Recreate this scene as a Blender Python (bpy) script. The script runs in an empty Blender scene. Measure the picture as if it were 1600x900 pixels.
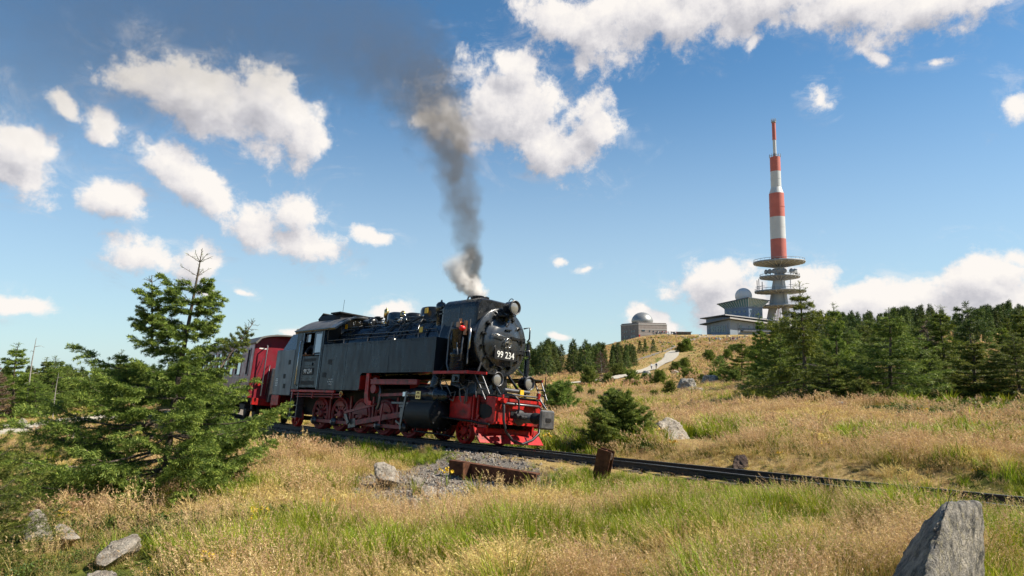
import bpy, math, random
import numpy as np
from mathutils import Vector, Matrix

SC = bpy.context.scene
COL = SC.collection
R = math.radians
random.seed(7)
rng = np.random.default_rng(11)

# ------------------------------------------------------------------ camera
F_PX, PITCH, CAM_Z = 1070.0, R(5.65), 2.13
CP, SP = math.cos(PITCH), math.sin(PITCH)
cam_data = bpy.data.cameras.new('camera')
cam_data.sensor_width = 36.0
cam_data.lens = 36.0 * F_PX / 1600.0
cam_data.clip_start, cam_data.clip_end = 0.1, 30000.0
cam = bpy.data.objects.new('camera', cam_data)
cam.location = (0, 0, CAM_Z)
cam.rotation_euler = (R(90) + PITCH, 0, 0)
COL.objects.link(cam)
SC.camera = cam

SC.view_settings.view_transform = 'Standard'
SC.view_settings.look = 'None'
SC.view_settings.gamma = 1.0
SC.view_settings.exposure = 0.74
SC.render.engine = 'CYCLES'
SC.cycles.use_denoising = True
SC.cycles.use_adaptive_sampling = True
SC.cycles.adaptive_threshold = 0.012
SC.cycles.adaptive_min_samples = 10
SC.cycles.max_bounces = 8
SC.cycles.transparent_max_bounces = 12
SC.cycles.volume_bounces = 5
SC.cycles.volume_max_steps = 256

# ------------------------------------------------------------------ sun and sky
SUN_AZ, SUN_EL = R(95), R(43)          # azimuth from +Y towards +X
sun_vec = Vector((math.sin(SUN_AZ) * math.cos(SUN_EL), math.cos(SUN_AZ) * math.cos(SUN_EL), math.sin(SUN_EL)))
sd = bpy.data.lights.new('sun', 'SUN')
sd.energy, sd.angle, sd.color = 5.0, R(0.53), (1.0, 0.92, 0.78)
so = bpy.data.objects.new('sun', sd)
so.rotation_euler = sun_vec.to_track_quat('Z', 'Y').to_euler()
so.location = (60, 10, 60)
COL.objects.link(so)


def pix_dir(px, py):
    """Direction seen at a point of the photograph (1600 x 900)."""
    a, b = (px - 800) / F_PX, -(py - 450) / F_PX
    return Vector((a, CP - b * SP, SP + b * CP)).normalized()


def azel(px, py):
    d = pix_dir(px, py)
    return math.atan2(d.x, d.y), math.asin(d.z)


class NT:
    """Small helper for building node trees."""
    def __init__(self, tree):
        self.t = tree
        self.n = tree.nodes
        self.l = tree.links

    def node(self, kind, **kw):
        nd = self.n.new(kind)
        for k, v in kw.items():
            setattr(nd, k, v)
        return nd

    def put(self, sock, v):
        if isinstance(v, bpy.types.NodeSocket):
            self.l.new(v, sock)
        elif v is not None:
            sock.default_value = v

    def math(self, op, a, b=None, c=None, clamp=False):
        nd = self.node('ShaderNodeMath', operation=op, use_clamp=clamp)
        for i, v in enumerate((a, b, c)):
            self.put(nd.inputs[i], v)
        return nd.outputs[0]

    def vmath(self, op, a, b=None, scale=None, out=0):
        nd = self.node('ShaderNodeVectorMath', operation=op)
        self.put(nd.inputs[0], a)
        if b is not None:
            self.put(nd.inputs[1], b)
        if scale is not None:
            self.put(nd.inputs['Scale'], scale)
        return nd.outputs[out]

    def noise(self, vec, scale, detail=3.0, rough=0.55, out=0, dist=0.0):
        nd = self.node('ShaderNodeTexNoise')
        self.put(nd.inputs['Vector'], vec)
        nd.inputs['Scale'].default_value = scale
        nd.inputs['Detail'].default_value = detail
        nd.inputs['Roughness'].default_value = rough
        nd.inputs['Distortion'].default_value = dist
        return nd.outputs[out]

    def ramp(self, fac, stops, interp='LINEAR'):
        nd = self.node('ShaderNodeValToRGB')
        nd.color_ramp.interpolation = interp
        els = nd.color_ramp.elements
        while len(els) < len(stops):
            els.new(0.5)
        for e, (p, c) in zip(els, stops):
            e.position = p
            if not hasattr(c, '__len__'):
                c = (c, c, c)
            e.color = (*c[:3], 1)
        self.put(nd.inputs[0], fac)
        return nd.outputs[0]

    def mix(self, fac, a, b, blend='MIX'):
        nd = self.node('ShaderNodeMix', data_type='RGBA', blend_type=blend)
        self.put(nd.inputs[0], fac)
        for s, v in ((6, a), (7, b)):
            if not isinstance(v, bpy.types.NodeSocket) and len(v) == 3:
                v = (*v, 1)
            self.put(nd.inputs[s], v)
        return nd.outputs[2]

    def maprange(self, v, a, b, c=0.0, d=1.0, smooth=True):
        nd = self.node('ShaderNodeMapRange', interpolation_type='SMOOTHSTEP' if smooth else 'LINEAR')
        for i, x in enumerate((v, a, b, c, d)):
            self.put(nd.inputs[i], x)
        return nd.outputs[0]


# cumulus clouds of the day: (px, py, half width, half height, tilt deg, weight, tone) as seen from the meadow
CLOUDS = [
    # large cloud upper centre
    (800, 175, 115, 75, 12, 1.0), (735, 190, 75, 45, 0, .9), (855, 225, 70, 52, 20, 1.0), (935, 185, 42, 48, -20, .95), (900, 215, 55, 35, 0, .95), (800, 105, 55, 30, 10, .85), (672, 185, 30, 22, 0, .75),
    # bank along the top
    (860, 22, 60, 55, 0, .95), (930, 40, 75, 60, 10, 1.05), (1040, 15, 130, 50, -8, 1.1), (1200, 0, 130, 50, 0, 1.1), (1330, 5, 110, 45, 6, 1.05), (1470, 10, 130, 45, -6, 1.05), (900, 105, 24, 34, 10, .8), (1180, 66, 26, 16, 0, .75),
    # brown-grey cloud upper left
    (215, 115, 75, 32, -8, 1.0), (330, 155, 110, 52, 22, 1.1), (420, 180, 80, 55, 32, 1.1), (470, 215, 42, 45, 30, 1.0), (280, 135, 80, 45, 10, 1.0),
    # left clouds
    (95, 155, 40, 20, 38, .9), (155, 188, 45, 28, 30, .9), (40, 225, 60, 42, 20, .95), (55, 280, 48, 42, 40, .95), (15, 260, 45, 42, 0, .9), (190, 302, 52, 36, 25, .95),
    # diagonal cloud
    (265, 255, 62, 34, 35, 1.0), (330, 305, 66, 34, 38, 1.0), (400, 350, 52, 34, 35, .95), (470, 340, 48, 38, 0, 1.0), (480, 385, 64, 32, 18, 1.0),
    (212, 397, 62, 30, 15, .95), (315, 405, 42, 34, 10, .95), (590, 376, 32, 15, 12, .85), (330, 458, 28, 14, 20, .7), (35, 477, 62, 20, 10, .95), (385, 453, 18, 8, 8, .65), (462, 507, 24, 9, 5, .7),
    # low clouds near the horizon
    (612, 484, 40, 16, -10, .95), (640, 492, 40, 20, 10, .9), (868, 524, 26, 8, 0, .8), (1020, 506, 46, 22, 25, 1.0), (1005, 488, 20, 12, 0, .85),
    (1120, 440, 70, 30, 0, .95), (1150, 470, 110, 40, 8, 1.0), (1260, 455, 52, 42, 0, 1.0), (1270, 490, 90, 30, 0, .95), (1390, 478, 85, 34, -5, 1.05), (1350, 500, 110, 24, 0, 1.0), (1540, 430, 72, 44, -8, 1.05), (1560, 478, 130, 40, 0, 1.1), (1590, 400, 40, 22, 0, .9),
    # wisps and right edge
    (1285, 150, 24, 40, 20, .72), (1375, 92, 36, 16, 30, .72), (1460, 102, 32, 12, -10, .66), (1595, 160, 36, 36, 0, .95), (912, 425, 20, 11, 0, .72), (878, 412, 15, 11, 0, .66),
    # beyond the frame the fair-weather clouds go on
    (-160, 120, 140, 60, 10, 1.0), (-220, 330, 120, 50, -10, 1.0), (1820, 120, 150, 60, 10, 1.0), (1900, 380, 160, 60, 0, 1.0), (700, -160, 200, 70, 5, 1.0), (300, -220, 170, 70, 0, 1.0), (1400, -260, 220, 80, 0, 1.0),
]

world = bpy.data.worlds.new('World')
SC.world = world
world.use_nodes = True
world.cycles.sampling_method = 'MANUAL'
world.cycles.sample_map_resolution = 512


def build_world():
    w = NT(world.node_tree)
    w.n.clear()
    out = w.node('ShaderNodeOutputWorld')
    sky = w.node('ShaderNodeTexSky', sky_type='NISHITA', sun_disc=False)
    sky.sun_elevation = SUN_EL
    sky.sun_rotation = SUN_AZ
    sky.altitude = 1100
    sky.air_density, sky.dust_density, sky.ozone_density = 1.0, 0.15, 1.6
    geo = w.node('ShaderNodeTexCoord')
    d = geo.outputs['Generated']
    sep = w.node('ShaderNodeSeparateXYZ')
    w.put(sep.inputs[0], d)
    az = w.math('ARCTAN2', sep.outputs[0], sep.outputs[1])
    el = w.math('ARCSINE', sep.outputs[2])
    comb = w.node('ShaderNodeCombineXYZ')
    w.put(comb.inputs[0], az)
    w.put(comb.inputs[1], el)
    uv = comb.outputs[0]

    # node group: cloud thickness at (azimuth, elevation)
    g = bpy.data.node_groups.new('cloud_field', 'ShaderNodeTree')
    g.interface.new_socket('P', in_out='INPUT', socket_type='NodeSocketVector')
    g.interface.new_socket('D', in_out='OUTPUT', socket_type='NodeSocketFloat')
    q = NT(g)
    gi, go = q.node('NodeGroupInput'), q.node('NodeGroupOutput')
    p = gi.outputs[0]
    warp = q.noise(p, 9.0, 2.0, 0.6, out=1)
    wv = q.vmath('SCALE', q.vmath('SUBTRACT', warp, (0.5, 0.5, 0.5)), scale=0.055)
    pw = q.vmath('ADD', p, wv)
    acc = None
    for (px, py, hw, hh, tilt, wt) in CLOUDS:
        a0, e0 = azel(px, py)
        a1, e1 = azel(px + 2, py)
        a2, e2 = azel(px, py - 2)
        sx, sy = (a1 - a0) / 2, (e2 - e0) / 2
        mp = q.node('ShaderNodeMapping', vector_type='TEXTURE')
        mp.inputs['Location'].default_value = (a0, e0, 0)
        mp.inputs['Rotation'].default_value = (0, 0, -R(tilt))
        mp.inputs['Scale'].default_value = (hw * sx * 1.25, hh * sy * 1.25, 1)
        q.put(mp.inputs[0], pw)
        ln = q.vmath('LENGTH', mp.outputs[0], out=1)
        dd = q.math('SUBTRACT', wt, ln)
        acc = dd if acc is None else q.math('SMOOTH_MAX', acc, dd, 0.16)
    n1 = q.noise(p, 19.0, 8.0, 0.65)
    n1 = q.math('MULTIPLY_ADD', n1, 2.2, -1.1)
    D = q.math('ADD', acc, n1)
    D = q.math('ADD', D, -0.12)
    q.put(go.inputs[0], D)

    def field(v):
        nd = w.node('ShaderNodeGroup')
        nd.node_tree = g
        w.put(nd.inputs[0], v)
        return nd.outputs[0]
    D0 = field(uv)
    # light comes from the sun's side, upper right: thickness towards the sun
    D1 = field(w.vmath('ADD', uv, (0.016, 0.030, 0)))
    alpha = w.maprange(D0, -0.12, 0.40)
    # thin torn wisps round the cumulus
    wz = w.noise(w.vmath('MULTIPLY', uv, (9.0, 16.0, 1.0)), 1.0, 6.0, 0.7, dist=1.4)
    wisp = w.math('MULTIPLY', w.math('MULTIPLY', w.maprange(D0, -0.75, 0.05), w.maprange(wz, 0.46, 0.72)), 0.38)
    alpha = w.math('MAXIMUM', alpha, wisp)
    lit = w.math('SUBTRACT', D0, D1)
    tone = w.math('MULTIPLY_ADD', lit, 0.62, 0.64)
    thick = w.maprange(D0, 0.2, 1.1)
    tone = w.math('SUBTRACT', tone, w.math('MULTIPLY', thick, 0.20), clamp=True)
    ccol = w.ramp(tone, [(0.0, (0.40, 0.41, 0.47)), (0.45, (0.66, 0.65, 0.69)), (0.72, (0.90, 0.87, 0.87)), (1.0, (1.06, 1.01, 0.96))])
    bg1 = w.node('ShaderNodeBackground')
    hs = w.node('ShaderNodeHueSaturation')
    hs.inputs['Saturation'].default_value = 1.0
    w.put(hs.inputs['Color'], w.mix(1.0, sky.outputs[0], (0.60, 0.94, 1.06), 'MULTIPLY'))
    # pale lavender haze low over the horizon, the same all round
    hz = w.math('MULTIPLY', w.maprange(el, 0.44, -0.04), 0.70)
    w.put(bg1.inputs[0], w.mix(hz, hs.outputs[0], (4.5, 5.3, 5.9)))
    bg1.inputs[1].default_value = 0.080
    bg2 = w.node('ShaderNodeBackground')
    w.put(bg2.inputs[0], ccol)
    bg2.inputs[1].default_value = 0.56
    mx = w.node('ShaderNodeMixShader')
    w.put(mx.inputs[0], alpha)
    w.put(mx.inputs[1], bg1.outputs[0])
    w.put(mx.inputs[2], bg2.outputs[0])
    w.put(out.inputs[0], mx.outputs[0])


build_world()

# ------------------------------------------------------------------ helpers
def at(px, py, Y):
    """World point at forward distance Y seen at a point of the photograph."""
    d = pix_dir(px, py)
    return Vector((0, 0, CAM_Z)) + d * (Y / d.y)


def tag(o, label=None, cat=None, group=None, kind=None):
    for k, v in (('label', label), ('category', cat), ('group', group), ('kind', kind)):
        if v:
            o[k] = v
    return o


def empty(name, mat=None, parent=None):
    o = bpy.data.objects.new(name, None)
    o.empty_display_size = 0.2
    COL.objects.link(o)
    if parent is not None:
        o.parent = parent
    if mat is not None:
        o.matrix_world = mat if isinstance(mat, Matrix) else Matrix.Translation(mat)
    return o


def np_mesh(name, V, Fc, smooth=False):
    """Mesh from numpy: V (n,3), Fc (m,k) faces all of one size."""
    V = np.asarray(V, dtype=np.float32)
    Fc = np.asarray(Fc, dtype=np.int32)
    k = Fc.shape[1]
    me = bpy.data.meshes.new(name)
    me.vertices.add(len(V))
    me.vertices.foreach_set('co', V.ravel())
    me.loops.add(Fc.size)
    me.loops.foreach_set('vertex_index', Fc.ravel())
    me.polygons.add(len(Fc))
    me.polygons.foreach_set('loop_start', np.arange(0, Fc.size, k, dtype=np.int32))
    me.polygons.foreach_set('loop_total', np.full(len(Fc), k, dtype=np.int32))
    if smooth:
        me.polygons.foreach_set('use_smooth', np.ones(len(Fc), dtype=bool))
    me.update(calc_edges=True)
    return me


class MB:
    """Collects shapes; build() links them as one mesh object."""
    def __init__(self):
        self.v, self.f, self.s = [], [], []

    def add(self, vs, fs, smooth=False):
        b = len(self.v)
        self.v += [tuple(p) for p in vs]
        self.f += [tuple(i + b for i in f) for f in fs]
        self.s += [smooth] * len(fs)
        return self

    def box(self, x0, x1, y0, y1, z0, z1, bev=0.0):
        x0, x1 = min(x0, x1), max(x0, x1)
        y0, y1 = min(y0, y1), max(y0, y1)
        z0, z1 = min(z0, z1), max(z0, z1)
        b = min(bev, (x1 - x0) * .45, (y1 - y0) * .45, (z1 - z0) * .45)
        if b <= 0:
            vs = [(x, y, z) for x in (x0, x1) for y in (y0, y1) for z in (z0, z1)]
            return self.add(vs, [(0, 1, 3, 2), (4, 6, 7, 5), (0, 4, 5, 1), (2, 3, 7, 6), (0, 2, 6, 4), (1, 5, 7, 3)])
        vs, idx = [], {}
        for i, x in enumerate((x0, x1)):
            for j, y in enumerate((y0, y1)):
                for k, z in enumerate((z0, z1)):
                    dx, dy, dz = (b if i == 0 else -b), (b if j == 0 else -b), (b if k == 0 else -b)
                    idx[i, j, k, 0] = len(vs); vs.append((x, y + dy, z + dz))
                    idx[i, j, k, 1] = len(vs); vs.append((x + dx, y, z + dz))
                    idx[i, j, k, 2] = len(vs); vs.append((x + dx, y + dy, z))
        fs = []
        for i in (0, 1):
            q = [idx[i, 0, 0, 0], idx[i, 1, 0, 0], idx[i, 1, 1, 0], idx[i, 0, 1, 0]]
            fs.append(q if i else q[::-1])
            q = [idx[0, i, 0, 1], idx[1, i, 0, 1], idx[1, i, 1, 1], idx[0, i, 1, 1]]
            fs.append(q[::-1] if i else q)
            q = [idx[0, 0, i, 2], idx[1, 0, i, 2], idx[1, 1, i, 2], idx[0, 1, i, 2]]
            fs.append(q if i else q[::-1])
        for a in (0, 1):
            for c in (0, 1):
                fs.append([idx[a, c, 0, 0], idx[a, c, 1, 0], idx[a, c, 1, 1], idx[a, c, 0, 1]])
                fs.append([idx[a, 0, c, 0], idx[a, 1, c, 0], idx[a, 1, c, 2], idx[a, 0, c, 2]])
                fs.append([idx[0, a, c, 1], idx[1, a, c, 1], idx[1, a, c, 2], idx[0, a, c, 2]])
                for e in (0, 1):
                    fs.append([idx[a, c, e, 0], idx[a, c, e, 1], idx[a, c, e, 2]])
        return self.add(vs, fs)

    def prism(self, pts, axis, a, b):
        """Polygon pts in the two other axes extruded along axis from a to b."""
        def mk(p, t):
            return {'x': (t, p[0], p[1]), 'y': (p[0], t, p[1]), 'z': (p[0], p[1], t)}[axis]
        n = len(pts)
        vs = [mk(p, a) for p in pts] + [mk(p, b) for p in pts]
        fs = [tuple(range(n)), tuple(range(2 * n - 1, n - 1, -1))]
        fs += [(i, i + n, (i + 1) % n + n, (i + 1) % n) for i in range(n)]
        return self.add(vs, fs)

    def ring(self, P, D, prof, seg=20, caps=True, smooth=True):
        """Lathe: prof = [(distance along D, radius)...] about the axis P + t D."""
        P, D = Vector(P), Vector(D).normalized()
        u = D.orthogonal().normalized()
        w = D.cross(u)
        vs, fs = [], []
        for t, r in prof:
            for k in range(seg):
                a = 2 * math.pi * k / seg
                vs.append(P + D * t + (u * math.cos(a) + w * math.sin(a)) * r)
        for i in range(len(prof) - 1):
            for k in range(seg):
                k2 = (k + 1) % seg
                fs.append((i * seg + k, i * seg + k2, (i + 1) * seg + k2, (i + 1) * seg + k))
        self.add(vs, fs, smooth)
        if caps:
            for row, rev in ((0, True), (len(prof) - 1, False)):     # end discs with vertices of their own: crisp edges
                loop = tuple(range(seg))
                self.add(vs[row * seg:(row + 1) * seg], [loop[::-1] if rev else loop])
        return self

    def cyl(self, p, q, r, r2=None, seg=14):
        p, q = Vector(p), Vector(q)
        d = q - p
        return self.ring(p, d, [(0, r), (d.length, r if r2 is None else r2)], seg)

    def tube(self, pts, r, seg=8):
        """Round pipe through points; r a number or one per point."""
        pts = [Vector(p) for p in pts]
        n = len(pts)
        rs = [r] * n if not hasattr(r, '__len__') else list(r)
        vs, fs = [], []
        u = None
        for i, p in enumerate(pts):
            t = (pts[min(i + 1, n - 1)] - pts[max(i - 1, 0)]).normalized()
            u = t.orthogonal().normalized() if u is None else (u - t * u.dot(t)).normalized()
            w = t.cross(u)
            for k in range(seg):
                a = 2 * math.pi * k / seg
                vs.append(p + (u * math.cos(a) + w * math.sin(a)) * rs[i])
        for i in range(n - 1):
            for k in range(seg):
                k2 = (k + 1) % seg
                fs.append((i * seg + k, i * seg + k2, (i + 1) * seg + k2, (i + 1) * seg + k))
        fs2 = [tuple(range(seg))[::-1], tuple(range((n - 1) * seg, n * seg))]
        self.add(vs, fs, True)
        self.add(vs[:seg], [tuple(range(seg))[::-1]])
        self.add(vs[-seg:], [tuple(range(seg))])
        return self

    def bar(self, p, q, w, h, up=(0, 0, 1)):
        """Rectangular bar from p to q, w across, h along up."""
        p, q = Vector(p), Vector(q)
        d = (q - p).normalized()
        s = d.cross(Vector(up)).normalized()
        u = s.cross(d).normalized()
        vs = [e + s * (a * w / 2) + u * (b * h / 2) for e in (p, q) for a, b in ((-1, -1), (1, -1), (1, 1), (-1, 1))]
        return self.add(vs, [(0, 1, 2, 3), (7, 6, 5, 4), (0, 4, 5, 1), (1, 5, 6, 2), (2, 6, 7, 3), (3, 7, 4, 0)])

    def ball(self, c, r, seg=14, rings=8, sz=1.0, half=False):
        prof = []
        lo = 0.0 if half else -math.pi / 2
        for i in range(rings + 1):
            a = lo + (math.pi / 2 - lo) * i / rings
            prof.append((math.sin(a) * r * sz, max(math.cos(a) * r, 1e-4)))
        return self.ring(c, (0, 0, 1), prof, seg)

    def mesh(self, name):
        me = bpy.data.meshes.new(name)
        me.from_pydata(self.v, [], self.f)
        me.polygons.foreach_set('use_smooth', self.s)
        me.update()
        return me

    def build(self, name, mat, parent=None, fix=True):
        me = self.mesh(name)
        if fix:
            import bmesh
            bm = bmesh.new(); bm.from_mesh(me)
            bmesh.ops.recalc_face_normals(bm, faces=bm.faces)
            bm.to_mesh(me); bm.free()
        return link(name, me, mat, parent)


def link(name, me, mat, parent=None):
    o = bpy.data.objects.new(name, me)
    if mat is not None and not me.materials:
        me.materials.append(mat)
    COL.objects.link(o)
    if parent is not None:
        o.parent = parent
    return o


def copy_tree(o, parent=None):
    c = o.copy()
    COL.objects.link(c)
    c.parent = parent
    for ch in list(o.children):
        copy_tree(ch, c)
    return c


def text_mesh(body, size, extrude=0.004, font_sx=1.0):
    """Flat lettering as a mesh, centred, in the xy plane."""
    cu = bpy.data.curves.new('lettering', 'FONT')
    cu.body = body
    cu.size = size
    cu.extrude = extrude
    cu.align_x, cu.align_y = 'CENTER', 'CENTER'
    cu.resolution_u = 3
    ob = bpy.data.objects.new('lettering', cu)
    COL.objects.link(ob)
    dg = bpy.context.evaluated_depsgraph_get()
    me = bpy.data.meshes.new_from_object(ob.evaluated_get(dg))
    bpy.data.objects.remove(ob)
    if font_sx != 1.0:
        me.transform(Matrix.Diagonal((font_sx, 1, 1, 1)))
    return me


# ------------------------------------------------------------------ materials
MATS = {}


def mat(name, color, rough=0.6, metal=0.0, var=0.0, vscale=6.0, spec=0.5, bump=0.0, bscale=40.0, dirt=None, dirt_amt=0.0, coat=0.0, detail=4.0, stretch=None, rvar=0.0):
    """Procedural surface: base colour with tonal variation, wear and fine relief."""
    if name in MATS:
        return MATS[name]
    m = bpy.data.materials.new(name)
    m.use_nodes = True
    w = NT(m.node_tree)
    bs = m.node_tree.nodes['Principled BSDF']
    tc = w.node('ShaderNodeTexCoord').outputs['Object']
    if stretch:
        tc = w.vmath('MULTIPLY', tc, stretch)
    col = (*color, 1)
    if var > 0:
        n = w.noise(tc, vscale, detail, 0.6)
        lo = tuple(c * (1 - var) for c in color)
        hi = tuple(min(1, c * (1 + var)) for c in color)
        col = w.ramp(n, [(0.3, lo), (0.7, hi)])
    if dirt:
        n2 = w.noise(tc, vscale * 0.6 + 1.3, 6.0, 0.65)
        f = w.math('MULTIPLY', w.maprange(n2, 0.45, 0.7), dirt_amt)
        col = w.mix(f, col if isinstance(col, bpy.types.NodeSocket) else color, dirt)
    w.put(bs.inputs['Base Color'], col)
    if rvar:
        n3 = w.noise(tc, vscale * 2.1, 4.0, 0.6)
        w.put(bs.inputs['Roughness'], w.maprange(n3, 0.3, 0.7, max(0.05, rough - rvar), min(1, rough + rvar)))
    else:
        bs.inputs['Roughness'].default_value = rough
    bs.inputs['Metallic'].default_value = metal
    bs.inputs['Specular IOR Level'].default_value = spec
    bs.inputs['Coat Weight'].default_value = coat
    bs.inputs['Coat Roughness'].default_value = 0.15
    if bump > 0:
        b = w.node('ShaderNodeBump')
        b.inputs['Strength'].default_value = bump
        b.inputs['Distance'].default_value = 0.02
        w.put(b.inputs['Height'], w.noise(tc, bscale, 5.0, 0.65))
        w.put(bs.inputs['Normal'], b.outputs[0])
    MATS[name] = m
    return m


def leaf_mat(name, lo, hi, tip, transl=0.25, attr='tint'):
    """Foliage: colour runs with the growth's own tint, each plant a little different; lets light through."""
    if name in MATS:
        return MATS[name]
    m = bpy.data.materials.new(name)
    m.use_nodes = True
    w = NT(m.node_tree)
    w.n.clear()
    out = w.node('ShaderNodeOutputMaterial')
    at_ = w.node('ShaderNodeAttribute', attribute_name=attr)
    oi = w.node('ShaderNodeObjectInfo')
    t = at_.outputs['Fac']
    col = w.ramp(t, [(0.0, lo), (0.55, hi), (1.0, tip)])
    hsv = w.node('ShaderNodeHueSaturation')
    w.put(hsv.inputs['Hue'], w.math('MULTIPLY_ADD', oi.outputs['Random'], 0.035, 0.4825))
    w.put(hsv.inputs['Value'], w.math('MULTIPLY_ADD', oi.outputs['Random'], 0.45, 0.78))
    w.put(hsv.inputs['Color'], col)
    c = hsv.outputs[0]
    bs = w.node('ShaderNodeBsdfPrincipled')
    w.put(bs.inputs['Base Color'], c)
    bs.inputs['Roughness'].default_value = 0.55
    bs.inputs['Specular IOR Level'].default_value = 0.25
    tr = w.node('ShaderNodeBsdfTranslucent')
    w.put(tr.inputs[0], c)
    mx = w.node('ShaderNodeMixShader')
    mx.inputs[0].default_value = transl
    w.put(mx.inputs[1], bs.outputs[0])
    w.put(mx.inputs[2], tr.outputs[0])
    w.put(out.inputs[0], mx.outputs[0])
    MATS[name] = m
    return m


def set_tint(me, vals):
    a = me.attributes.new('tint', 'FLOAT', 'FACE')
    a.data.foreach_set('value', np.asarray(vals, dtype=np.float32))

# ------------------------------------------------------------------ the lie of the land
YAW, GRADE, CANT = R(44.4), 0.025, R(7)
fw = Vector((math.sin(YAW), -math.cos(YAW), GRADE)).normalized()
lf = Vector((math.cos(YAW), math.sin(YAW), -math.tan(CANT)))
lf = (lf - fw * lf.dot(fw)).normalized()
upv = fw.cross(lf)
NEAR = Vector((-1.1393, 16.9918, 0.0))
ORG = NEAR + lf * 0.53               # rail level, middle of the track, under the leading wheel
M_LOCO = Matrix((fw, lf, upv)).transposed().to_4x4()
M_LOCO.translation = ORG

# track centre line: s metres ahead of ORG; straight under the engine, curving away behind it
S_ALL = np.arange(-110.0, 40.01, 0.5)


def track_tables():
    xs, ys, zs, hd, ct = {}, {}, {}, {}, {}
    for sgn in (1, -1):
        x, y, h = ORG.x, ORG.y, YAW
        s = 0.0
        rngs = [v for v in (S_ALL if sgn == 1 else S_ALL[::-1]) if v * sgn >= 0]
        for i, sv in enumerate(rngs):
            if i:
                ds = 0.5
                if sgn == -1 and sv < -7.0:
                    h -= ds / (52.0 if sv > -45 else 130.0)
                x += math.sin(h) * ds * sgn
                y -= math.cos(h) * ds * sgn
            xs[sv], ys[sv], hd[sv] = x, y, h
            zs[sv] = ORG.z + sv * GRADE * (1.0 if sv > -20 else 1.0)
            ct[sv] = CANT if sv < 3 else CANT * max(0.35, 1 - (sv - 3) / 12)
    g = lambda d: np.array([d[v] for v in S_ALL])
    return g(xs), g(ys), g(zs), g(hd), g(ct)


TX, TY, TZ, TH, TC = track_tables()
SEL = S_ALL > 0
TZ[SEL] = ORG.z + S_ALL[SEL] * 0.021


def track_frame(s, y=0.0, z=0.0):
    """Point y to the left and z above the rails at s; and the frame there."""
    x0, y0, z0, h, c = (float(np.interp(s, S_ALL, t)) for t in (TX, TY, TZ, TH, TC))
    f = Vector((math.sin(h), -math.cos(h), GRADE)).normalized()
    l = Vector((math.cos(h), math.sin(h), -math.tan(c)))
    l = (l - f * l.dot(f)).normalized()
    u = f.cross(l)
    return Vector((x0, y0, z0)) + l * y + u * z, f, l, u


CTRL = [  # (px, forward distance, ground height)
    (800, 2.0, .55), (800, 5, .5), (1100, 5, .55), (1470, 4.8, .62), (1470, 2.5, .6), (400, 5, .40), (120, 6, .22), (-150, 6, .1), (-600, 4, .3), (2200, 4, .6), (2000, 9, .4),
    (800, 8, .12), (620, 10, -.15), (1100, 8, .2), (1400, 7, .35), (400, 9, .0), (240, 11.5, -.38), (60, 11, -.35), (-150, 14, -.7),
    (800, 13, -.33), (950, 12, -.2), (560, 17, -.35), (300, 18, -.5), (100, 20, -.65),
    (0, 28, -.95), (100, 32, -1.0), (250, 36, -1.1), (-300, 32, -1.3), (50, 50, -1.6), (200, 50, -1.6), (100, 100, -4), (300, 100, -4.2), (-300, 100, -5), (100, 300, -25), (-400, 300, -28), (400, 300, -20), (500, 60, -1.9),
    (970, 19, -.25), (1100, 18, -.12), (1300, 14, .1), (1550, 12, .3), (1900, 20, .6), (850, 30, -.9), (1000, 30, -.75), (870, 60, -1.6), (1000, 60, -1.4), (870, 100, -2.1), (870, 150, -2.4), (960, 165, -1.6), (1022, 165, -1.2),
    (900, 300, 1), (870, 300, -4), (800, 300, -8), (700, 200, -6), (600, 250, -12),
    (1250, 31, .0), (1400, 31, .08), (1600, 30, .3), (1150, 50, -.7), (1200, 80, .3), (1100, 100, -.6), (1110, 160, 1.0), (1045, 205, 1.9), (1050, 240, 3.6), (1060, 260, 5.0), (1000, 260, 3.2), (950, 280, 4.0),
    (1400, 100, 3.2), (1600, 100, 4.2), (1800, 100, 5), (1600, 200, 9.5), (1400, 250, 10.5), (1250, 200, 6), (1250, 300, 10.5), (1800, 300, 14),
    (1140, 285, 7.6), (1035, 340, 12.9), (1000, 345, 11.8), (960, 350, 8.5), (1080, 345, 12.6), (1160, 380, 13.6), (1217, 400, 14.2), (1400, 420, 15), (1100, 420, 14.2), (1000, 420, 11.5), (900, 420, 5), (800, 420, -6),
    (1200, 700, 4), (900, 900, -30), (1500, 800, 0), (400, 900, -70), (-400, 900, -80), (2200, 600, 5), (1200, 2500, -150), (0, 2500, -250), (2400, 2500, -200), (-1500, 2500, -250), (5000, 2500, -200), (1200, 9000, -700), (-2000, 9000, -700), (5000, 9000, -700),
]


def _q(x, y):
    return np.stack([np.arctan2(x, y) * 3.0, np.log(np.maximum(np.hypot(x, y), 2.2) + 1.2)], -1)


_cx = np.array([(p - 800) / F_PX * Y for p, Y, z in CTRL])
_cy = np.array([Y for p, Y, z in CTRL], dtype=float)
_cx = np.concatenate([_cx, [0, -6, 6, -40, 40, 0, -1500, 1500, 0]])
_cy = np.concatenate([_cy, [-4, -2, -2, -30, -30, -200, -1500, -1500, -6000]])
_cz = np.array([z for p, Y, z in CTRL] + [.7, .4, .7, -1, 1.5, -2, -100, -80, -500])
_ra = np.radians(np.arange(-180, 180, 24.0))
_cx = np.concatenate([_cx, np.sin(_ra) * 2.3])
_cy = np.concatenate([_cy, np.cos(_ra) * 2.3])
_cz = np.concatenate([_cz, np.full(len(_ra), .52)])
_C = _q(_cx, _cy)
_K = np.linalg.norm(_C[:, None] - _C[None], axis=-1)
_n = len(_C)
_A = np.zeros((_n + 1, _n + 1))
_A[:_n, :_n] = _K
_A[:_n, _n] = _A[_n, :_n] = 1
_W = np.linalg.solve(_A, np.concatenate([_cz, [0]]))


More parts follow.
